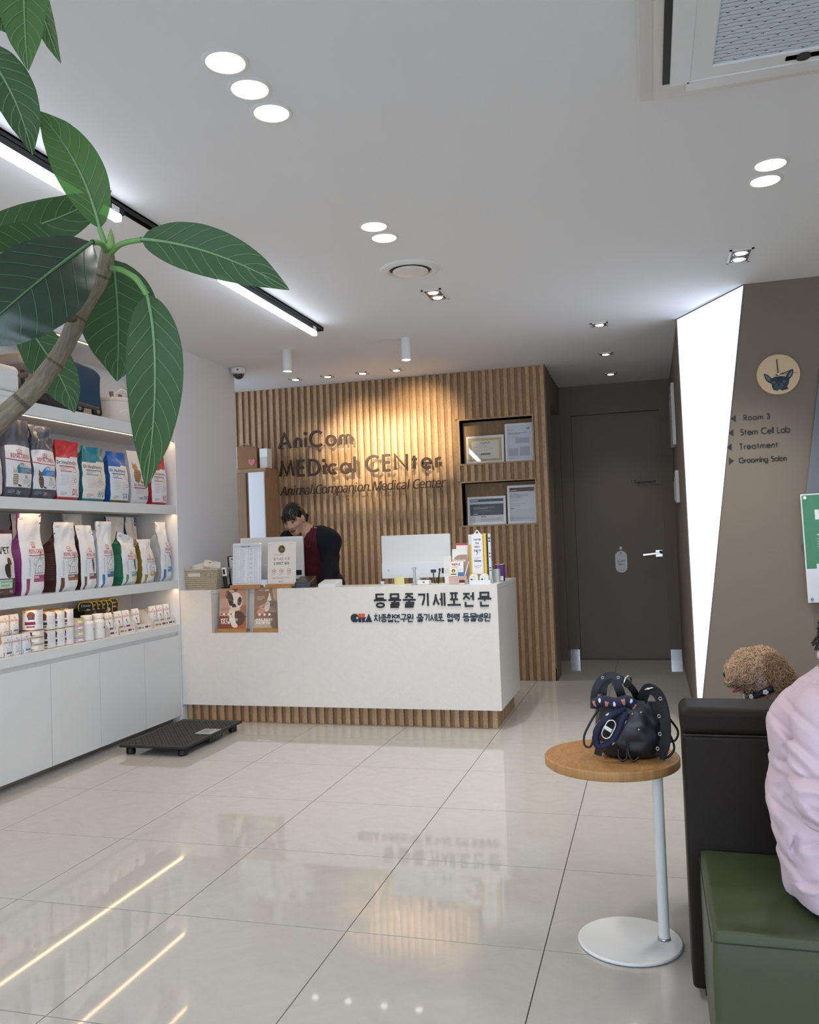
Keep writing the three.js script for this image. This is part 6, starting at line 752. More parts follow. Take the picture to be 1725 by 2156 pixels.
  part(t, 'buckle', at(new THREE.TorusGeometry(0.015, 0.0035, 8, 24), ...B(1332, 1440, 0.012), 0.3, 0.9, 0.3), silver); part(t, 'buckle', at(new THREE.TorusGeometry(0.014, 0.0035, 8, 24), ...B(1377, 1452, 0.05), 1.2, 0.2, 0.2), silver);
  const cord = (pts, r = 0.0032) => tube(pts, r, 32, 8);
  part(t, 'cord', cord([B(1268, 1500, 0.02), B(1250, 1528, 0.03), B(1236, 1558, 0.035), B(1238, 1576, 0.04), B(1248, 1578, 0.04), B(1258, 1555, 0.045)]), lea2); part(t, 'cord', cord([B(1404, 1532, 0.05), B(1416, 1550, 0.05), B(1421, 1575, 0.05), B(1408, 1591, 0.055), B(1392, 1593, 0.06)]), lea2); part(t, 'cord', cord([B(1404, 1502, 0.04), B(1420, 1522, 0.03), B(1431, 1545, 0.02), B(1424, 1562, 0.02), B(1400, 1564, 0.03)]), lea2); part(t, 'cord', cord([B(1308, 1575, 0.07), B(1310, 1592, 0.078), B(1316, 1600 - 3, 0.08), B(1324, 1592, 0.078), B(1326, 1572, 0.07)]), lea2); part(t, 'cord', cord([B(1328, 1560, 0.07), B(1330, 1585, 0.078), B(1338, 1597, 0.08), B(1350, 1588, 0.078)]), lea2);
  const sc = (pts, r, rep) => { const g = tube(pts, r, 40, 12), u = g.attributes.uv; for (let i = 0; i < u.count; i++) u.setXY(i, u.getX(i) * rep, u.getY(i)); return g; };
  part(t, 'scarf', sc([B(1262, 1482, 0.062), B(1282, 1474, 0.076), B(1305, 1478, 0.082), B(1330, 1472, 0.078), B(1345, 1482, 0.07)], 0.0155, 1.6), scarf);
  part(t, 'scarf_loop', sc([B(1325, 1486, 0.078), B(1300, 1500, 0.09), B(1276, 1520, 0.094), B(1264, 1545, 0.092), B(1268, 1566, 0.09), B(1286, 1562, 0.094), B(1306, 1540, 0.096), B(1318, 1515, 0.092), B(1328, 1496, 0.084)], 0.011, 2), scarf);
  const oval = new THREE.CatmullRomCurve3([[0, 0.028], [0.011, 0.021], [0.013, 0], [0.011, -0.021], [0, -0.028], [-0.011, -0.021], [-0.013, 0], [-0.011, 0.021]].map(([x, y]) => V(x, y, 0)), true); part(t, 'carabiner', new THREE.TubeGeometry(oval, 40, 0.0026, 8, true), silver, B(1292, 1528, 0.106), [0, 0.1, -0.5]); part(t, 'carabiner_plate', rbox(0.026, 0.012, 0.005, 0.002), silver, B(1290, 1527, 0.107), [0, 0.1, -0.55]);
  const tab = part(t, 'tab', band([B(1276, 1556, 0.084), B(1270, 1572, 0.088), B(1266, 1586, 0.086)], 0.022, 0.004), lea2); ringAt(tab, 1272, 1565, 0.091, 0.004); part(t, 'stud', merge([[1340, 1500], [1358, 1496], [1316, 1530], [1352, 1532]].map(([x, y]) => at(new THREE.SphereGeometry(0.004, 10, 8), ...B(x, y, 0.076)))), silver);
}
// ---------------------------------------------------------------- bodies: fields of tapered capsules, meshed
const sub = (a, b) => [a[0] - b[0], a[1] - b[1], a[2] - b[2]], dot = (a, b) => a[0] * b[0] + a[1] * b[1] + a[2] * b[2];
const cap = (a, b, ra, rb) => { const d = sub(b, a), l = dot(d, d) || 1e-9; return (p) => { const q = sub(p, a), t = Math.min(1, Math.max(0, dot(q, d) / l)), e = [q[0] - d[0] * t, q[1] - d[1] * t, q[2] - d[2] * t]; return Math.sqrt(dot(e, e)) - (ra + (rb - ra) * t); }; };
const smin = (a, b, k) => { const h = Math.max(k - Math.abs(a - b), 0) / k; return Math.min(a, b) - h * h * k / 4; };
const join = (list, k = 0.05) => (p) => { let d = 9; for (const f of list) d = smin(d, f(p), k); return d; };
function blob(f, [cx, cy, cz], half, cell) {
  const n = Math.ceil(2 * half / cell) + 4, mc = new MarchingCubes(n, new THREE.MeshStandardMaterial(), false, false, 160000), h = n / 2; mc.isolation = 0;
  for (let z = 0; z < n; z++) for (let y = 0; y < n; y++) for (let x = 0; x < n; x++) mc.field[x + n * (y + n * z)] = -f([cx + (x - h) / h * half, cy + (y - h) / h * half, cz + (z - h) / h * half]);
  mc.update(); const g = new THREE.BufferGeometry(), p = mc.positionArray.slice(0, mc.count * 3), m = mc.normalArray.slice(0, mc.count * 3);
  for (let i = 0; i < mc.count; i++) { p[i * 3] = cx + p[i * 3] * half; p[i * 3 + 1] = cy + p[i * 3 + 1] * half; p[i * 3 + 2] = cz + p[i * 3 + 2] * half; const l = Math.hypot(m[i * 3], m[i * 3 + 1], m[i * 3 + 2]) || 1; for (let k = 0; k < 3; k++) m[i * 3 + k] /= l; }
  g.setAttribute('position', new THREE.BufferAttribute(p, 3)); g.setAttribute('normal', new THREE.BufferAttribute(m, 3)); g.setAttribute('uv', new THREE.BufferAttribute(new Float32Array(mc.count * 2), 2)); return g;
}
// local frame: origin, forward and up give a map from world to [right, up, forward]
function frame(o, f, u) { const F = V(...f).normalize(), Rt = new THREE.Vector3().crossVectors(F, V(...u)).normalize().negate(), U = new THREE.Vector3().crossVectors(F, Rt).normalize(); const r = Rt.toArray(), up = U.toArray(), fw = F.toArray(); return { to: (p) => { const q = sub(p, o); return [dot(q, r), dot(q, up), dot(q, fw)]; }, from: ([a, b, c]) => [0, 1, 2].map((i) => o[i] + r[i] * a + up[i] * b + fw[i] * c), m: new THREE.Matrix4().makeBasis(Rt, U, F).setPosition(...o) }; }
const ell = (p, c, r) => { const q = [(p[0] - c[0]) / r[0], (p[1] - c[1]) / r[1], (p[2] - c[2]) / r[2]], l = Math.sqrt(dot(q, q)); return (l - 1) * Math.min(...r); };
const headField = (fr) => (P) => {   // face looks along +forward; head about 22 cm high
  const p = fr.to(P); let d = smin(ell(p, [0, 0.03, -0.012], [0.074, 0.085, 0.09]), ell(p, [0, -0.035, 0.022], [0.058, 0.078, 0.062]), 0.04);
  d = smin(d, ell(p, [0, -0.092, 0.052], [0.024, 0.02, 0.022]), 0.03); d = smin(d, cap([0, 0.012, 0.084], [0, -0.026, 0.102], 0.007, 0.012)(p), 0.016); d = smin(d, ell(p, [0, -0.034, 0.09], [0.019, 0.009, 0.012]), 0.01);
  for (const s of [-1, 1]) { d = smin(d, ell(p, [s * 0.034, -0.022, 0.062], [0.024, 0.02, 0.02]), 0.02); d = Math.max(d, -ell(p, [s * 0.03, 0.008, 0.094], [0.017, 0.009, 0.012]) * 1 - 0.001); d = smin(d, ell(p, [s * 0.076, -0.01, -0.005], [0.01, 0.03, 0.018]), 0.008); }
  return d;
};
function face(parent, fr, lip) {   // eyes, brows and lips as small parts on the body
  const put = (name, g, m) => part(parent, name, g.applyMatrix4(fr.m), m), white = std(0xd9d3cc, 0.3), iris = std(0x1c1210, 0.15), brow = std(0x1d1512, 0.8);
  for (const s of [-1, 1]) { put('eye', at(new THREE.SphereGeometry(0.0105, 16, 12).scale(1.1, 0.45, 0.6), s * 0.03, 0.006, 0.079), white); put('iris', at(new THREE.SphereGeometry(0.006, 12, 10).scale(1, 0.9, 0.5), s * 0.03, 0.0015, 0.084), iris); put('eyelid', tube([[s * 0.016, 0.008, 0.083], [s * 0.03, 0.0135, 0.0865], [s * 0.045, 0.008, 0.079]], 0.0026, 10, 6), brow); put('eyebrow', tube([[s * 0.014, 0.026, 0.0855], [s * 0.03, 0.031, 0.0835], [s * 0.05, 0.025, 0.071]], 0.003, 10, 6), brow); }
  put('lips', merge([tube([[-0.023, -0.064, 0.076], [-0.008, -0.059, 0.0865], [0, -0.061, 0.0875], [0.008, -0.059, 0.0865], [0.023, -0.064, 0.076]], 0.003, 16, 8), tube([[-0.02, -0.067, 0.076], [0, -0.072, 0.086], [0.02, -0.067, 0.076]], 0.0038, 14, 8)]), std(lip, 0.4));
}
function handField(fr, curl = 0.5) {   // wrist at the origin, fingers along +forward, thumb to +right
  const bones = [cap([0, 0, 0], [0, 0, 0.045], 0.022, 0.026), cap([-0.014, 0, 0.05], [0.016, 0, 0.05], 0.017, 0.016)];
  [[-0.03, 0.062, 0.052], [-0.011, 0.072, 0.066], [0.009, 0.07, 0.06], [0.027, 0.062, 0.046]].forEach(([x, z, l]) => { const a = [x, 0, z], b = [x * 1.08, -l * 0.5 * curl * 0.5, z + l * 0.5], c = [x * 1.1, -l * (0.25 + 0.45) * curl, z + l * 0.9]; bones.push(cap([x * 0.8, 0, 0.045], a, 0.011, 0.0098), cap(a, b, 0.0096, 0.0085), cap(b, c, 0.0085, 0.007)); });
  bones.push(cap([0.018, -0.004, 0.02], [0.044, -0.012, 0.045], 0.012, 0.0095), cap([0.044, -0.012, 0.045], [0.048, -0.02, 0.072], 0.0095, 0.008));
  const f = join(bones, 0.008); return (p) => f(fr.to(p));
}
const skinMat = (c) => phy(c, 0.5, { sheen: 0.2, sheenColor: new THREE.Color(0xffb8a0), sheenRoughness: 0.5 });
// ---------------------------------------------------------------- receptionist leaning over the worktop
{
  const t = thing('person', 'receptionist in a navy cardigan and maroon top bending over the desk', 'person');
  const H = [-2.613, 1.372, -5.985], fr = frame(H, [-0.06, -0.42, 0.9], [-0.16, 1, 0.25]);
  const pel = [-2.53, 0.92, -6.24], mid = [-2.51, 1.05, -6.19], che = [-2.48, 1.19, -6.12], nb = [-2.548, 1.28, -6.06], sL = [-2.69, 1.215, -6.06], sR = [-2.382, 1.19, -6.12], eL = [-2.77, 0.98, -5.93], wL = [-2.66, 0.8, -5.8], eR = [-2.352, 0.965, -6.02], wR = [-2.33, 0.8, -5.82];
  const hipL = [-2.62, 0.86, -6.24], hipR = [-2.44, 0.86, -6.24], kL = [-2.62, 0.47, -6.22], kR = [-2.44, 0.47, -6.22], aL = [-2.62, 0.08, -6.27], aR = [-2.44, 0.08, -6.27], foot = (a) => [a[0], 0.045, a[2] + 0.12];
  const fL = frame(wL, [0.2, -0.35, 1], [0, 1, 0]), fR = frame(wR, [-0.2, -0.35, 1], [0, 1, 0]);
  const wide = (a, b, r0, r1, k) => { const f = cap([a[0] * k, a[1], a[2]], [b[0] * k, b[1], b[2]], r0, r1); return (p) => f([p[0] * k, p[1], p[2]]); };
  const torso = (o) => [wide(pel, mid, 0.115 + o, 0.1 + o, 0.76), wide(mid, che, 0.1 + o, 0.115 + o, 0.76), cap(che, nb, 0.088 + o, 0.048 + o * 0.5), cap(sL, sR, 0.05 + o, 0.056 + o)];
  const arms = (o) => [cap(sL, eL, 0.05 + o, 0.042 + o), cap(eL, wL, 0.04 + o, 0.029 + o), cap(sR, eR, 0.054 + o, 0.045 + o), cap(eR, wR, 0.042 + o, 0.029 + o)];
  const legs = (o) => [cap(hipL, kL, 0.085 + o, 0.055 + o), cap(kL, aL, 0.053 + o, 0.04 + o), cap(hipR, kR, 0.085 + o, 0.055 + o), cap(kR, aR, 0.053 + o, 0.04 + o), wide(pel, hipL, 0.1 + o, 0.085 + o, 0.8), wide(pel, hipR, 0.1 + o, 0.085 + o, 0.8)];
  const neck = cap(nb, fr.from([0, -0.05, -0.035]), 0.05, 0.048), hands = [handField(fL), handField(fR)];
  const skin = join([...torso(-0.008), ...arms(-0.006), ...legs(-0.006), cap(aL, foot(aL), 0.036, 0.03), cap(aR, foot(aR), 0.036, 0.03), neck], 0.05), hf = headField(fr), headNeck = (p) => smin(hf(p), neck(p), 0.03);
  const body = part(t, 'body', merge([blob((p) => { const d = skin(p), q = sub(p, H); return dot(q, q) < 0.03 ? Math.max(d, 0.1 - Math.sqrt(dot(q, q))) : d; }, [-2.5, 0.72, -6.1], 0.76, 0.014), blob(headNeck, [H[0], H[1] - 0.01, H[2]], 0.17, 0.0036), ...hands.map((h, i) => blob(h, (i ? fR : fL).from([0, -0.02, 0.06]), 0.1, 0.0034))]), skinMat(0xd2a48c));
  face(body, fr, 0x8e2420);
  part(t, 'top', blob((p) => { const l = sub(p, nb), s = l[0] * 0.9 + 0.02, v = Math.abs(s) - (l[1] + 0.11) * 0.5; let d = join(torso(0.006), 0.06)(p); d += 0.002 * Math.sin(p[1] * 70 + p[0] * 40); d = Math.max(d, p[1] - 1.3, 0.88 - p[1]); return l[2] > -0.02 && l[1] > -0.13 ? Math.max(d, -Math.max(v, -l[1] - 0.13)) : d; }, [-2.48, 1.08, -6.13], 0.3, 0.0065), std(0x5a1224, 0.8));
  part(t, 'collar', merge([tube([[-2.59, 1.31, -6.05], [-2.56, 1.25, -5.985], [-2.505, 1.15, -5.98]], 0.006, 18, 8), tube([[-2.485, 1.315, -6.06], [-2.478, 1.25, -6.0], [-2.495, 1.15, -5.98]], 0.006, 18, 8)]), std(0x64152a, 0.8));
  part(t, 'cardigan', blob((p) => { let d = join([...torso(0.017), ...arms(0.014)], 0.05)(p) + 0.003 * Math.sin(p[1] * 46 + p[0] * 30) * Math.sin(p[2] * 20); const l = sub(p, nb), cx = l[0] - 0.075 + (l[1] + 0.1) * 0.12, open = Math.max(Math.abs(cx + 0.05) - 0.085 + Math.max(0, l[1]) * 0.1, -(p[2] + 6.16)); d = Math.max(d, -open); const ng = cap(nb, fr.from([0, 0, 0]), 0.062, 0.06)(p); d = Math.max(d, -ng); return Math.max(d, 0.84 - p[1], cap(fL.from([0, 0, -0.01]), fL.from([0, 0, 0.2]), 0.001, 0.001)(p) < 0.05 ? 1 : -1); }, [-2.52, 1.03, -6.02], 0.42, 0.0085), std(0x0e101c, 0.9));
  part(t, 'trousers', blob((p) => Math.max(join(legs(0.01), 0.05)(p), p[1] - 0.97), [-2.53, 0.5, -6.24], 0.5, 0.012), std(0x17171b, 0.85));
  for (const a of [aL, aR]) part(t, 'shoe', blob(join([cap([a[0], 0.05, a[2] - 0.02], [a[0], 0.045, a[2] + 0.15], 0.045, 0.038)], 0.03), [a[0], 0.06, a[2] + 0.06], 0.17, 0.009), std(0xd8d8d6, 0.6));
  // hair: smooth black cap drawn back from the face, loose strands over the forehead, low knot with a pale tie
  const hair = (P) => { const p = fr.to(P); let d = smin(ell(p, [0, 0.036, -0.02], [0.081, 0.088, 0.096]), ell(p, [0, -0.03, -0.058], [0.06, 0.06, 0.05]), 0.04); const line = 0.07 - 9.0 * p[0] * p[0] - Math.max(0, Math.abs(p[0]) - 0.05) * 1.6; d = Math.max(d, -Math.max(line - 0.0 - p[1] > 0 ? 0.02 - p[2] : 0.05, p[1] - line)); d = Math.max(d, -ell(p, [0.078, -0.01, 0], [0.022, 0.034, 0.022]), -ell(p, [-0.078, -0.01, 0], [0.022, 0.034, 0.022])); return d + 0.0012 * Math.sin(p[0] * 300 + p[2] * 120); };
  part(t, 'hair', blob(hair, [H[0], H[1], H[2]], 0.14, 0.003), phy(0x0d0a09, 0.35, { clearcoat: 0.2 }));
  { const strands = []; for (let i = 0; i < 46; i++) { const x = -0.062 + 0.124 * i / 45 + rr(-0.002, 0.002), z0 = Math.sqrt(Math.max(0, 1 - (x / 0.083) ** 2)) * 0.083, len = rr(0.022, 0.05) * (1 + Math.abs(x) * 5); strands.push(new THREE.TubeGeometry(new THREE.QuadraticBezierCurve3(V(x * 0.95, 0.078 - Math.abs(x) * 0.3, z0 * 0.86), V(x * 1.02, 0.07 - len * 0.5, z0 + 0.014), V(x * 1.04 + rr(-0.006, 0.006), 0.068 - len, z0 + 0.006)), 5, 0.0017, 4).applyMatrix4(fr.m)); } part(t, 'fringe', merge(strands), phy(0x0d0a09, 0.4)).userData.kind = 'stuff'; }
  const kn = fr.from([0.03, -0.03, -0.12]); part(t, 'hair_knot', blob(join([cap(kn, fr.from([0.02, -0.07, -0.115]), 0.03, 0.018)], 0.02), kn, 0.09, 0.005), phy(0x0d0a09, 0.35)); part(t, 'hair_tie', at(new THREE.TorusGeometry(0.026, 0.008, 10, 24), ...fr.from([0.035, -0.022, -0.098]), 0.4, 0.9, 0), std(0xb8a07c, 0.7));
}
// ---------------------------------------------------------------- seated visitor in a pink shirt
{
  const t = thing('person', 'person in a pale pink shirt seated on the green bench', 'person');
  const F = [0.906, 0, 0.423], O = [0.366, 0, -2.07], fr = frame(O, F, [0, 1, 0]), L = (r, y, f) => fr.from([r, y, f]);   // right is toward the camera
  const hd = frame(L(0, 1.012, 0.14), [0.9, -0.3, 0.4], [0, 1, 0]);
  const sc = (a, b, r0, r1, k) => { const A = [a[0] * k, a[1], a[2]], B = [b[0] * k, b[1], b[2]], f = cap(A, B, r0, r1); return (P) => { const p = fr.to(P); return f([p[0] * k, p[1], p[2]]); }; };
  const lc = (a, b, r0, r1) => { const f = cap(a, b, r0, r1); return (P) => f(fr.to(P)); };
  const s = fr.to(L(1, 0, 0))[0] > 0 ? 1 : -1, near = (() => { const q = L(0.1, 0, 0); return q[2] > O[2] ? 1 : -1; })() * s;
  const torso = (o) => [sc([0, 0.46, 0.012], [0, 0.58, -0.018], 0.11 + o, 0.1 + o, 0.74), sc([0, 0.58, -0.02], [0, 0.72, -0.015], 0.1 + o, 0.107 + o, 0.72), lc([0, 0.74, 0.0], [0, 0.87, 0.04], 0.1 + o, 0.05 + o * 0.6), lc([-0.122, 0.795, 0.03], [0.122, 0.795, 0.03], 0.055 + o, 0.055 + o)];
  const arm = (k, o) => [lc([k * 0.15, 0.785, 0.03], [k * 0.205, 0.645, 0.035], 0.052 + o, 0.046 + o), lc([k * 0.205, 0.645, 0.035], [k * 0.13, 0.6, 0.25], 0.045 + o, 0.034 + o)];
  const hip = (k) => [k * 0.085, 0.47, 0.06], knee = (k) => [k * 0.12, 0.455, 0.42], ank = (k) => [k * 0.12, 0.09, 0.44], leg = (k, o) => [lc(hip(k), knee(k), 0.08 + o, 0.058 + o), lc(knee(k), ank(k), 0.055 + o, 0.04 + o)];
  const neck = cap(L(0, 0.86, 0.04), hd.from([0, -0.05, -0.03]), 0.05, 0.05), wr = (k) => L(k * 0.13, 0.6, 0.25), hf = [1, -1].map((k) => frame(wr(k), [F[0] - k * 0.2 * F[2], -0.1, F[2]], [0, 1, 0]));
  const skin = join([...torso(-0.012), ...arm(1, -0.01), ...arm(-1, -0.01), ...leg(1, -0.008), ...leg(-1, -0.008), lc(ank(1), [0.12, 0.045, 0.55], 0.036, 0.03), lc(ank(-1), [-0.12, 0.045, 0.55], 0.036, 0.03), neck], 0.05), head = headField(hd);
  const body = part(t, 'body', merge([blob((p) => { const q = sub(p, hd.from([0, 0, 0])); return dot(q, q) < 0.03 ? Math.max(skin(p), 0.1 - Math.sqrt(dot(q, q))) : skin(p); }, L(0, 0.5, 0.18), 0.56, 0.012), blob((p) => smin(head(p), neck(p), 0.03), hd.from([0, -0.02, 0]), 0.17, 0.004), ...hf.map((f) => blob(handField(f, 0.8), f.from([0, -0.02, 0.06]), 0.1, 0.0034))]), skinMat(0xb5806a));
  face(body, hd, 0x9a4a44);
  const CREASES = [[0.259, 0.81, 0.316, 0.765, 0.006, 0.008], [0.246, 0.763, 0.313, 0.703, 0.008, 0.009], [0.255, 0.719, 0.29, 0.683, 0.006, 0.007], [0.246, 0.683, 0.33, 0.688, 0.012, 0.008], [0.278, 0.633, 0.318, 0.607, 0.009, 0.007], [0.254, 0.611, 0.321, 0.585, 0.006, 0.008], [0.207, 0.638, 0.243, 0.659, 0.004, 0.007], [0.231, 0.595, 0.275, 0.565, 0.006, 0.01], [0.261, 0.538, 0.255, 0.497, 0.008, 0.006], [0.269, 0.444, 0.315, 0.467, 0.007, 0.006], [0.215, 0.555, 0.25, 0.513, 0.005, 0.009], [0.282, 0.525, 0.319, 0.541, 0.006, 0.008], [0.227, 0.501, 0.27, 0.456, 0.004, 0.008], [0.299, 0.882, 0.32, 0.848, 0.004, 0.005]];   // folds on the side of the shirt: start, end, depth, width
  const crease = (p) => { if (p[2] < -2.06) return 0; let s = 0; for (const [x0, y0, x1, y1, a, w] of CREASES) { const dx = x1 - x0, dy = y1 - y0, l2 = dx * dx + dy * dy, t = Math.min(1, Math.max(0, ((p[0] - x0) * dx + (p[1] - y0) * dy) / l2)), side = ((p[0] - x0) * dy - (p[1] - y0) * dx) / Math.sqrt(l2), e = Math.hypot(p[0] - x0 - dx * t, p[1] - y0 - dy * t), fade = 0.35 + 0.65 * Math.sin(Math.PI * Math.min(0.92, t + 0.12)); s += a * fade * (Math.exp(-((e / w) ** 2)) - 0.7 * (side > 0 ? Math.exp(-(((e - 1.7 * w) / (1.3 * w)) ** 2)) : 0)); } return s; };
  const folds = (p) => { const q = fr.to(p); return 0.003 * Math.sin(q[1] * 34 + q[2] * 46 + q[0] * 20 + 2 * Math.sin(q[2] * 14)) * Math.exp(-(((q[1] - 0.6) / 0.13) ** 2)) + 0.004 * perlin.noise(p[0] * 11, p[1] * 8, p[2] * 11) + 0.003 * Math.max(0, 0.35 - Math.abs(perlin.noise(p[0] * 9 + 4, p[1] * 6 + p[0] * 9, p[2] * 9))) * 2 + 0.003 * perlin.noise(p[0] * 26, p[1] * 18, p[2] * 26); };
  part(t, 'shirt', blob((p) => { const q = fr.to(p); let d = smin(join(torso(0.008), 0.05)(p), sc([0, 0.43, 0.022], [0, 0.5, 0.008], 0.122, 0.114, 0.68)(p), 0.05); d = smin(d, join(arm(1, 0.018), 0.015)(p), 0.007); d = smin(d, join(arm(-1, 0.018), 0.015)(p), 0.007); d += folds(p) + crease(p) + 0.004 * Math.max(0, Math.sin(Math.atan2(q[0], q[2]) * 6)) * Math.max(0, 0.56 - q[1]) * 6;
    d = Math.max(d, 0.389 + 0.012 * Math.sin(Math.atan2(q[0], q[2]) * 2) - p[1], -(neck(p) - 0.012)); for (const k of [1, -1]) d = Math.max(d, -lc([k * 0.12, 0.6, 0.24], [k * 0.1, 0.6, 0.42], 0.05, 0.08)(p)); const slit = Math.max(Math.abs(q[2] - 0.03 + (q[1] - 0.42) * 0.12) - Math.max(0.0, 0.46 - q[1]) * 0.11, q[1] - 0.46, 0.06 - Math.abs(q[0])); return Math.max(d, -slit); }, L(0, 0.62, 0.04), 0.31, 0.0044), phy(0xd2bbc4, 0.75, { sheen: 0.3, sheenColor: new THREE.Color(0xffffff), sheenRoughness: 0.6 }));
  part(t, 'collar', tube(Array.from({ length: 13 }, (_, i) => { const a = i / 12 * 2 * Math.PI; return L(0.058 * Math.cos(a), 0.878 + 0.022 * -Math.sin(a), 0.042 + 0.056 * Math.sin(a)); }), 0.0085, 40, 8), phy(0xd9c3cb, 0.75));
  part(t, 'trousers', blob((p) => Math.max(join([...leg(1, 0.012), ...leg(-1, 0.012), sc([0, 0.46, 0.03], [0, 0.53, 0.02], 0.11, 0.104, 0.76)], 0.04)(p), p[1] - 0.56, 0.383 - p[1] - (fr.to(p)[2] > 0.3 ? 1 : 0)), L(0, 0.3, 0.2), 0.4, 0.0105), std(0x14161c, 0.85));
  for (const k of [1, -1]) part(t, 'shoe', blob(join([lc([k * 0.12, 0.046, 0.4], [k * 0.12, 0.042, 0.58], 0.045, 0.036)], 0.03), L(k * 0.12, 0.06, 0.5), 0.16, 0.009), std(0x2c2c2e, 0.6));
  part(t, 'hair', blob((P) => { const p = hd.to(P); let d = smin(ell(p, [0, 0.034, -0.02], [0.088, 0.094, 0.1]), ell(p, [0, -0.035, -0.068], [0.07, 0.062, 0.048]), 0.04) + 0.006 * perlin.noise(p[0] * 60, p[1] * 45, p[2] * 60); const cut = Math.max(-(p[2] - 0.03), p[1] - 0.06); d = Math.max(d, -cut); return d; }, hd.from([0, 0, -0.01]), 0.15, 0.0036), std(0x1c1512, 0.6));
  const lock = [], hc = []; for (let i = 0; i < 240; i++) { const a = rr(-1.2, 1.2), y = rr(-0.1, 0.0), b = [0.078 * Math.sin(a), y, -0.07 - 0.05 * Math.cos(a)], e = [b[0] * 1.15, y - rr(0.02, 0.045), b[2] - rr(-0.002, 0.016)]; lock.push(new THREE.TubeGeometry(new THREE.QuadraticBezierCurve3(V(...hd.from(b)), V(...hd.from([b[0] * 1.1, y - 0.012, b[2] - 0.006])), V(...hd.from(e))), 4, 0.0021, 4)); } void hc; part(t, 'hair_ends', merge(lock), std(0x1c1512, 0.6)).userData.kind = 'stuff';
}
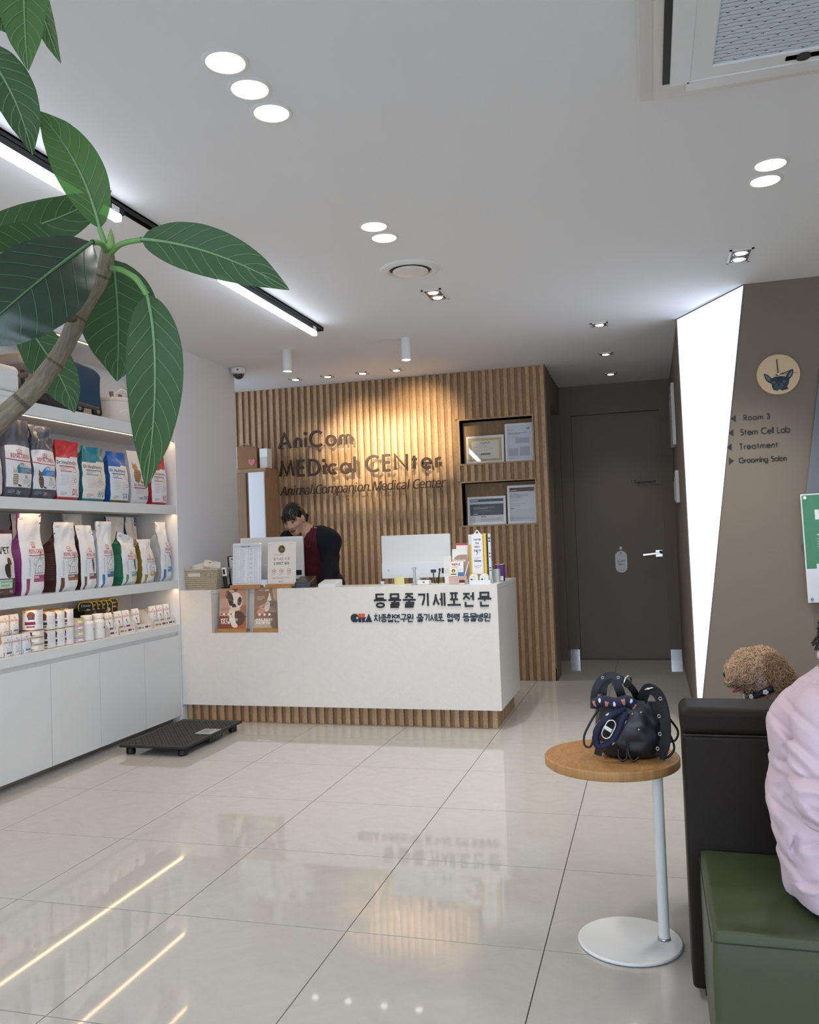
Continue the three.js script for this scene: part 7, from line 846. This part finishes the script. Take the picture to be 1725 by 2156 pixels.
// ---------------------------------------------------------------- curly dog looking over the backrest
{
  const t = thing('dog', 'curly apricot dog with tongue out looking over the bench backrest', 'dog');
  const ears = [cap([0.332, 0.778, -2.728], [0.356, 0.732, -2.712], 0.018, 0.024), cap([0.328, 0.78, -2.81], [0.35, 0.735, -2.828], 0.018, 0.024)];
  const bones = [cap([0.3, 0.756, -2.77], [0.272, 0.757, -2.77], 0.046, 0.043), cap([0.262, 0.75, -2.765], [0.222, 0.741, -2.756], 0.032, 0.024), cap([0.268, 0.778, -2.77], [0.308, 0.784, -2.77], 0.024, 0.027), ...ears, cap([0.28, 0.728, -2.76], [0.268, 0.706, -2.757], 0.026, 0.016), cap([0.306, 0.735, -2.775], [0.325, 0.69, -2.785], 0.042, 0.043), cap([0.325, 0.69, -2.785], [0.37, 0.6, -2.8], 0.043, 0.085), cap([0.37, 0.6, -2.8], [0.5, 0.48, -2.83], 0.095, 0.105), cap([0.33, 0.55, -2.74], [0.31, 0.4, -2.72], 0.034, 0.024), cap([0.33, 0.55, -2.86], [0.31, 0.4, -2.87], 0.034, 0.024), cap([0.52, 0.47, -2.75], [0.46, 0.41, -2.7], 0.05, 0.03), cap([0.52, 0.47, -2.89], [0.46, 0.41, -2.9], 0.05, 0.03), cap([0.46, 0.41, -2.7], [0.38, 0.402, -2.7], 0.026, 0.022), cap([0.46, 0.41, -2.9], [0.38, 0.402, -2.9], 0.026, 0.022), cap([0.58, 0.47, -2.83], [0.66, 0.56, -2.83], 0.025, 0.03)];
  const f = join(bones, 0.022), g = blob((p) => f(p) + 0.005 * perlin.noise(p[0] * 55, p[1] * 55, p[2] * 55), [0.43, 0.6, -2.8], 0.27, 0.005);
  part(t, 'body', g, std(0xb48a68, 0.95));
  const ringAt = (a) => [0.316 + 0.056 * Math.cos(a), 0.703 + 0.03 * Math.cos(a), -2.78 + 0.06 * Math.sin(a)], pts = Array.from({ length: 18 }, (_, i) => ringAt(i / 18 * 2 * Math.PI));
  const P = g.attributes.position, N = g.attributes.normal, count = 10000, curl = new THREE.TubeGeometry(new THREE.CatmullRomCurve3([V(0, 0, 0), V(0.45, 0.3, 0.1), V(0.4, 0.7, 0.45), V(-0.15, 0.8, 0.5), V(-0.35, 0.6, 0.1)]), 8, 0.048, 4, false), fur = new THREE.InstancedMesh(curl, std(0xffffff, 0.9), count), m4 = new THREE.Matrix4(), qd = new THREE.Quaternion(), q2 = new THREE.Quaternion(), c = new THREE.Color();
  for (let i = 0; i < count; i++) {
    let k, q; do { k = Math.floor(rnd() * P.count); q = [P.getX(k), P.getY(k), P.getZ(k)]; } while ((q[1] < 0.66 && rnd() > 0.1) || q[0] < 0.206 || pts.some((r) => Math.hypot(...sub(r, q)) < 0.017));
    qd.setFromUnitVectors(V(0, 1, 0), V(N.getX(k), N.getY(k), N.getZ(k)).normalize()); q2.setFromAxisAngle(V(0, 1, 0), rnd() * 6.28);
    const ear = Math.min(ears[0](q), ears[1](q)) < 0.008, cheek = !ear && q[1] < 0.762 && q[0] > 0.27 && q[0] < 0.335, jaw = q[1] < 0.735 && q[0] < 0.28, s = cheek ? rr(0.008, 0.013) : rr(0.012, 0.021), b = rr(0.75, 1.2), col = ear ? [0.36, 0.22, 0.12] : jaw ? [0.42, 0.28, 0.18] : cheek ? [0.74, 0.52, 0.41] : [0.7, 0.46, 0.28];   // the coat: dark ears and chin, pale clipped cheeks, apricot crown
    m4.compose(V(...q), qd.multiply(q2), V(s, s * rr(0.7, 1.1), s)); fur.setMatrixAt(i, m4); fur.setColorAt(i, c.setRGB(col[0] * b, col[1] * b, col[2] * b));
  }
  fur.name = 'fur'; fur.userData.kind = 'stuff'; shade(fur); t.add(fur);
  part(t, 'nose', new THREE.SphereGeometry(0.009, 16, 12), std(0x1a1210, 0.3), [0.199, 0.742, -2.754]); for (const z of [-2.738, -2.803]) part(t, 'eye', new THREE.SphereGeometry(0.007, 14, 10), std(0x0d0806, 0.1), [0.248, 0.772, z]);
  part(t, 'tongue', at(new THREE.SphereGeometry(1, 16, 12).scale(0.024, 0.006, 0.01), 0.236, 0.701, -2.748, 0, 0, 0.5), std(0x9c4a4e, 0.4));
  const collar = part(t, 'collar', tube(pts, 0.0095, 60, 8, true), std(0x15182c, 0.6)), petal = merge([0, 1, 2, 3, 4].map((i) => at(new THREE.SphereGeometry(0.0036, 8, 6), 0.0048 * Math.cos(i * 1.257), 0.0048 * Math.sin(i * 1.257), 0)));
  for (const i of [1, 3, 5, 7, 9]) { const [x, y, z] = pts[i]; part(collar, 'flower', petal, std(0xe4e4e6, 0.6), [x + (x - 0.316) * 0.15, y, z + (z + 2.78) * 0.15], [0, Math.atan2(x - 0.316, z + 2.78), 0]); }
}
// ---------------------------------------------------------------- rubber plant in the left foreground
{
  const t = thing('rubber_plant', 'large-leaved rubber plant reaching in from the left edge', 'plant');
  const bark = dataTexture(128, 256, (u, v) => { const s = 1 + 0.18 * tn(u, v, 3, 1) + 0.14 * tn(u, v, 9, 4) - (Math.abs((v * 7 % 1) - 0.5) < 0.03 ? 0.3 : 0); return [128 * s, 116 * s, 96 * s]; });
  const stemPts = [[-0.631, 1.557, -0.901], [-0.646, 1.524, -0.908], [-0.671, 1.486, -0.902], [-0.691, 1.434, -0.888], [-0.725, 1.382, -0.87], [-0.753, 1.349, -0.852], [-0.798, 1.295, -0.831], [-0.861, 1.217, -0.795], [-0.92, 1.05, -0.74], [-0.93, 0.75, -0.72], [-0.93, 0.36, -0.72]];
  const c = new THREE.CatmullRomCurve3(stemPts.map((p) => V(...p))), stem = new THREE.TubeGeometry(c, 110, 1, 14, false), sp = stem.attributes.position, ctr = V(0, 0, 0);
  for (let i = 0; i < sp.count; i++) { const k = Math.floor(i / 15) / 110; c.getPointAt(k, ctr); const r = 0.0082 + 0.0135 * Math.min(1, k * 1.8) + 0.0012 * Math.max(0, Math.sin(k * 95)) ** 8; sp.setXYZ(i, ctr.x + (sp.getX(i) - ctr.x) * r, ctr.y + (sp.getY(i) - ctr.y) * r, ctr.z + (sp.getZ(i) - ctr.z) * r); }
  stem.computeVertexNormals(); { const u = stem.attributes.uv; for (let i = 0; i < u.count; i++) u.setXY(i, u.getY(i), u.getX(i) * 3); }
  part(t, 'stem', stem, std(0xffffff, 0.9, { map: bark, bumpMap: bark, bumpScale: 0.002 }));
  part(t, 'branch', tube([[-0.93, 0.8, -0.72], [-0.99, 1.2, -0.72], [-0.93, 1.6, -0.76], [-0.82, 1.9, -0.82], [-0.74, 1.97, -0.84], [-0.68, 1.92, -0.84]], 0.011, 50, 10), std(0x6f6650, 0.9));
  part(t, 'scar', merge([[-0.7235, 1.402, -0.858], [-0.752, 1.36, -0.834], [-0.676, 1.472, -0.888]].map((p) => at(new THREE.SphereGeometry(1, 12, 8).scale(0.008, 0.0035, 0.003), ...p))), std(0x5a4432, 0.9));
  const under = phy(0x3a5a30, 0.9, { transmission: 0.22, thickness: 0, clearcoat: 0.25, clearcoatRoughness: 0.35 }), fresh = phy(0x467030, 0.9, { transmission: 0.32, thickness: 0, clearcoat: 0.25, clearcoatRoughness: 0.35 }), dark = phy(0x16301b, 0.3, { clearcoat: 0.6, clearcoatRoughness: 0.2 }), rib = std(0x76966a, 0.55), ribDark = std(0x4b7348, 0.5);
  // base, middle, tip, width, material, tilt about the midrib, fold
  const LEAVES = [
    [[-0.639, 1.584, -0.897], [-0.658, 1.661, -0.879], [-0.675, 1.707, -0.831], 0.059, fresh, 0.1, 0.25],
    [[-0.573, 1.558, -0.886], [-0.476, 1.527, -0.883], [-0.397, 1.485, -0.917], 0.0575, under, -0.15, 0.15],
    [[-0.905, 1.635, -0.976], [-0.794, 1.644, -0.987], [-0.682, 1.673, -0.986], 0.0668, under, 0.25, 0.2],
    [[-0.725, 1.593, -0.946], [-0.777, 1.58, -0.91], [-0.822, 1.536, -0.847], 0.0658, under, -0.2, 0.2],
    [[-0.619, 1.55, -0.854], [-0.645, 1.475, -0.776], [-0.693, 1.405, -0.733], 0.098, dark, 0.25, -0.18],
    [[-0.632, 1.549, -0.911], [-0.652, 1.486, -0.949], [-0.669, 1.409, -0.968], 0.099, under, -0.1, 0.15],
    [[-0.547, 1.479, -0.854], [-0.537, 1.379, -0.85], [-0.57, 1.257, -0.876], 0.063, under, 0.05, 0.2],
    [[-0.781, 1.504, -0.912], [-0.747, 1.432, -0.945], [-0.731, 1.371, -0.962], 0.0584, under, 0.3, 0.35],
    [[-0.74, 1.789, -0.814], [-0.69, 1.721, -0.807], [-0.681, 1.655, -0.831], 0.054, under, -0.3, 0.3],
    [[-0.678, 1.888, -0.824], [-0.662, 1.807, -0.8], [-0.661, 1.737, -0.803], 0.052, fresh, 0.2, 0.3],
    [[-0.707, 1.917, -0.867], [-0.681, 1.839, -0.856], [-0.644, 1.761, -0.838], 0.027, fresh, 0.4, 0.3],
    [[-0.777, 1.927, -0.878], [-0.747, 1.859, -0.858], [-0.736, 1.83, -0.862], 0.0362, under, 0.1, 0.2],
    [[-0.737, 1.18, -0.785], [-0.73, 1.116, -0.787], [-0.726, 1.063, -0.789], 0.0292, fresh, 0.1, 0.2],
    [[-0.97, 1.3, -0.6], [-1.02, 1.33, -0.53], [-1.09, 1.28, -0.48], 0.07, under, 0, 0.2], [[-0.96, 1.0, -0.78], [-1.05, 1.02, -0.84], [-1.13, 0.95, -0.9], 0.07, under, 0.2, 0.2], [[-0.99, 1.5, -0.68], [-1.08, 1.54, -0.66], [-1.16, 1.5, -0.62], 0.07, under, -0.2, 0.2],
  ];
  const eye = V(0, 1.2, 0);
  for (const [b, m, e, w, mat, tilt, fold] of LEAVES) {
    const curve = new THREE.QuadraticBezierCurve3(V(...b), V(...m).multiplyScalar(2).addScaledVector(V(...b), -0.5).addScaledVector(V(...e), -0.5), V(...e)), n = 26, k = 8, pos = [], idx = [], pts = [], normals = [], sides = [];
    for (let i = 0; i <= n; i++) {
      const s = i / n, p = curve.getPoint(s), d = curve.getTangent(s); let nn = eye.clone().sub(V(...m)).normalize(); nn.addScaledVector(d, -nn.dot(d)).normalize(); const side = new THREE.Vector3().crossVectors(d, nn).normalize(); nn.applyAxisAngle(d, tilt); side.applyAxisAngle(d, tilt);
      const half = w / 2 * Math.max(0.012, Math.sin(Math.PI * Math.min(1, s ** 0.84)) ** 0.72 * (s > 0.8 ? 1 - (s - 0.8) * 1.6 : 1)); pts.push(p); normals.push(nn); sides.push([side, half]);
      for (let j = -k; j <= k; j++) { const f = j / k, up = Math.abs(f) * half * fold + 0.0022 * Math.sin(s * 40 + Math.abs(f) * 5) * Math.abs(f) * half * 8; const q = p.clone().addScaledVector(side, f * half).addScaledVector(nn, up); pos.push(q.x, q.y, q.z); }
    }
    const row = 2 * k + 1; for (let i = 0; i < n; i++) for (let j = 0; j < row - 1; j++) { const a = i * row + j; idx.push(a, a + 1, a + row + 1, a, a + row + 1, a + row); }
    const g = new THREE.BufferGeometry(); g.setAttribute('position', new THREE.Float32BufferAttribute(pos, 3)); g.setIndex(idx); g.computeVertexNormals();
    const leaf = part(t, 'leaf', g, mat), r = mat === dark ? ribDark : rib, off = 0.0007;
    const mid = new THREE.TubeGeometry(new THREE.CatmullRomCurve3(pts.map((p, i) => p.clone().addScaledVector(normals[i], off))), 30, 1, 6, false), mp = mid.attributes.position, cc = V(0, 0, 0), path = mid.parameters.path; for (let i = 0; i < mp.count; i++) { const s = Math.floor(i / 7) / 30; path.getPointAt(s, cc); const rad = 0.0021 * (1 - s * 0.75); mp.setXYZ(i, cc.x + (mp.getX(i) - cc.x) * rad, cc.y + (mp.getY(i) - cc.y) * rad, cc.z + (mp.getZ(i) - cc.z) * rad); } part(leaf, 'midrib', mid, r);
    const veins = []; for (let v = 0; v < 8; v++) for (const sg of [-1, 1]) { const s0 = 0.06 + v * 0.105 + (sg > 0 ? 0.03 : 0), line = []; for (let i = 0; i <= 6; i++) { const f = i / 6 * 0.92, s = Math.min(0.97, s0 + f * 0.15 + f * f * 0.05), x = s * n, i0 = Math.floor(x), fr2 = x - i0, j0 = Math.min(n, i0 + 1), p = pts[i0].clone().lerp(pts[j0], fr2), h = sides[i0][1] * (1 - fr2) + sides[j0][1] * fr2, up = f * h * fold + 0.0022 * Math.sin(s * 40 + f * 5) * f * h * 8; line.push(p.addScaledVector(sides[i0][0], sg * f * h).addScaledVector(normals[i0], up + 0.00035)); } veins.push(new THREE.TubeGeometry(new THREE.CatmullRomCurve3(line), 8, 0.00042, 4, false)); }
    part(leaf, 'veins', merge(veins), r);
  }
  const stalk = (pts, r) => part(t, 'petiole', tube(pts, r, 16, 8), std(0x6f9a52, 0.5));
  stalk([[-0.631, 1.555, -0.901], [-0.635, 1.57, -0.899], [-0.639, 1.584, -0.897]], 0.0035); stalk([[-0.629, 1.551, -0.901], [-0.603, 1.557, -0.888], [-0.573, 1.558, -0.886]], 0.0034); stalk([[-0.627, 1.535, -0.903], [-0.583, 1.514, -0.864], [-0.557, 1.496, -0.851], [-0.547, 1.479, -0.854]], 0.0034); stalk([[-0.634, 1.553, -0.903], [-0.622, 1.556, -0.875], [-0.619, 1.55, -0.854]], 0.0034); stalk([[-0.635, 1.55, -0.905], [-0.632, 1.552, -0.911], [-0.632, 1.549, -0.912]], 0.0034); stalk([[-0.64, 1.54, -0.905], [-0.69, 1.575, -0.93], [-0.725, 1.593, -0.946]], 0.0034);
  for (const p of [[[-0.861, 1.217, -0.795], [-0.79, 1.215, -0.79], [-0.737, 1.18, -0.785]], [[-0.93, 1.6, -0.76], [-0.94, 1.64, -0.87], [-0.905, 1.635, -0.976]], [[-0.671, 1.486, -0.902], [-0.73, 1.51, -0.91], [-0.781, 1.504, -0.912]], [[-0.82, 1.9, -0.82], [-0.78, 1.85, -0.815], [-0.74, 1.789, -0.814]], [[-0.68, 1.92, -0.84], [-0.676, 1.91, -0.83], [-0.678, 1.888, -0.824]], [[-0.74, 1.97, -0.84], [-0.72, 1.95, -0.86], [-0.707, 1.917, -0.867]], [[-0.82, 1.9, -0.82], [-0.8, 1.93, -0.86], [-0.777, 1.927, -0.878]], [[-0.99, 1.2, -0.72], [-0.99, 1.27, -0.66], [-0.97, 1.3, -0.6]], [[-0.93, 0.95, -0.72], [-0.94, 0.99, -0.75], [-0.96, 1.0, -0.78]], [[-0.96, 1.45, -0.74], [-0.97, 1.49, -0.71], [-0.99, 1.5, -0.68]]]) stalk(p, 0.0032);
  part(t, 'bud', at(lathe([[0.004, 0], [0.0055, 0.006], [0.0035, 0.018], [0.0005, 0.027]], 12), -0.627, 1.556, -0.902, 0.15, 0, -0.12), std(0x7c9c52, 0.5));
  part(t, 'pot', lathe([[0.001, 0.001], [0.13, 0.001], [0.17, 0.35], [0.175, 0.37], [0.16, 0.37], [0.155, 0.34], [0.001, 0.34]], 40), std(0xd4d0ca, 0.6), [-0.93, 0, -0.72]); part(t, 'soil', cyl(0.152, 0.152, 0.02, 32), std(0x2c2018, 0.95), [-0.93, 0.345, -0.72]);
}
renderer.render(scene, camera);
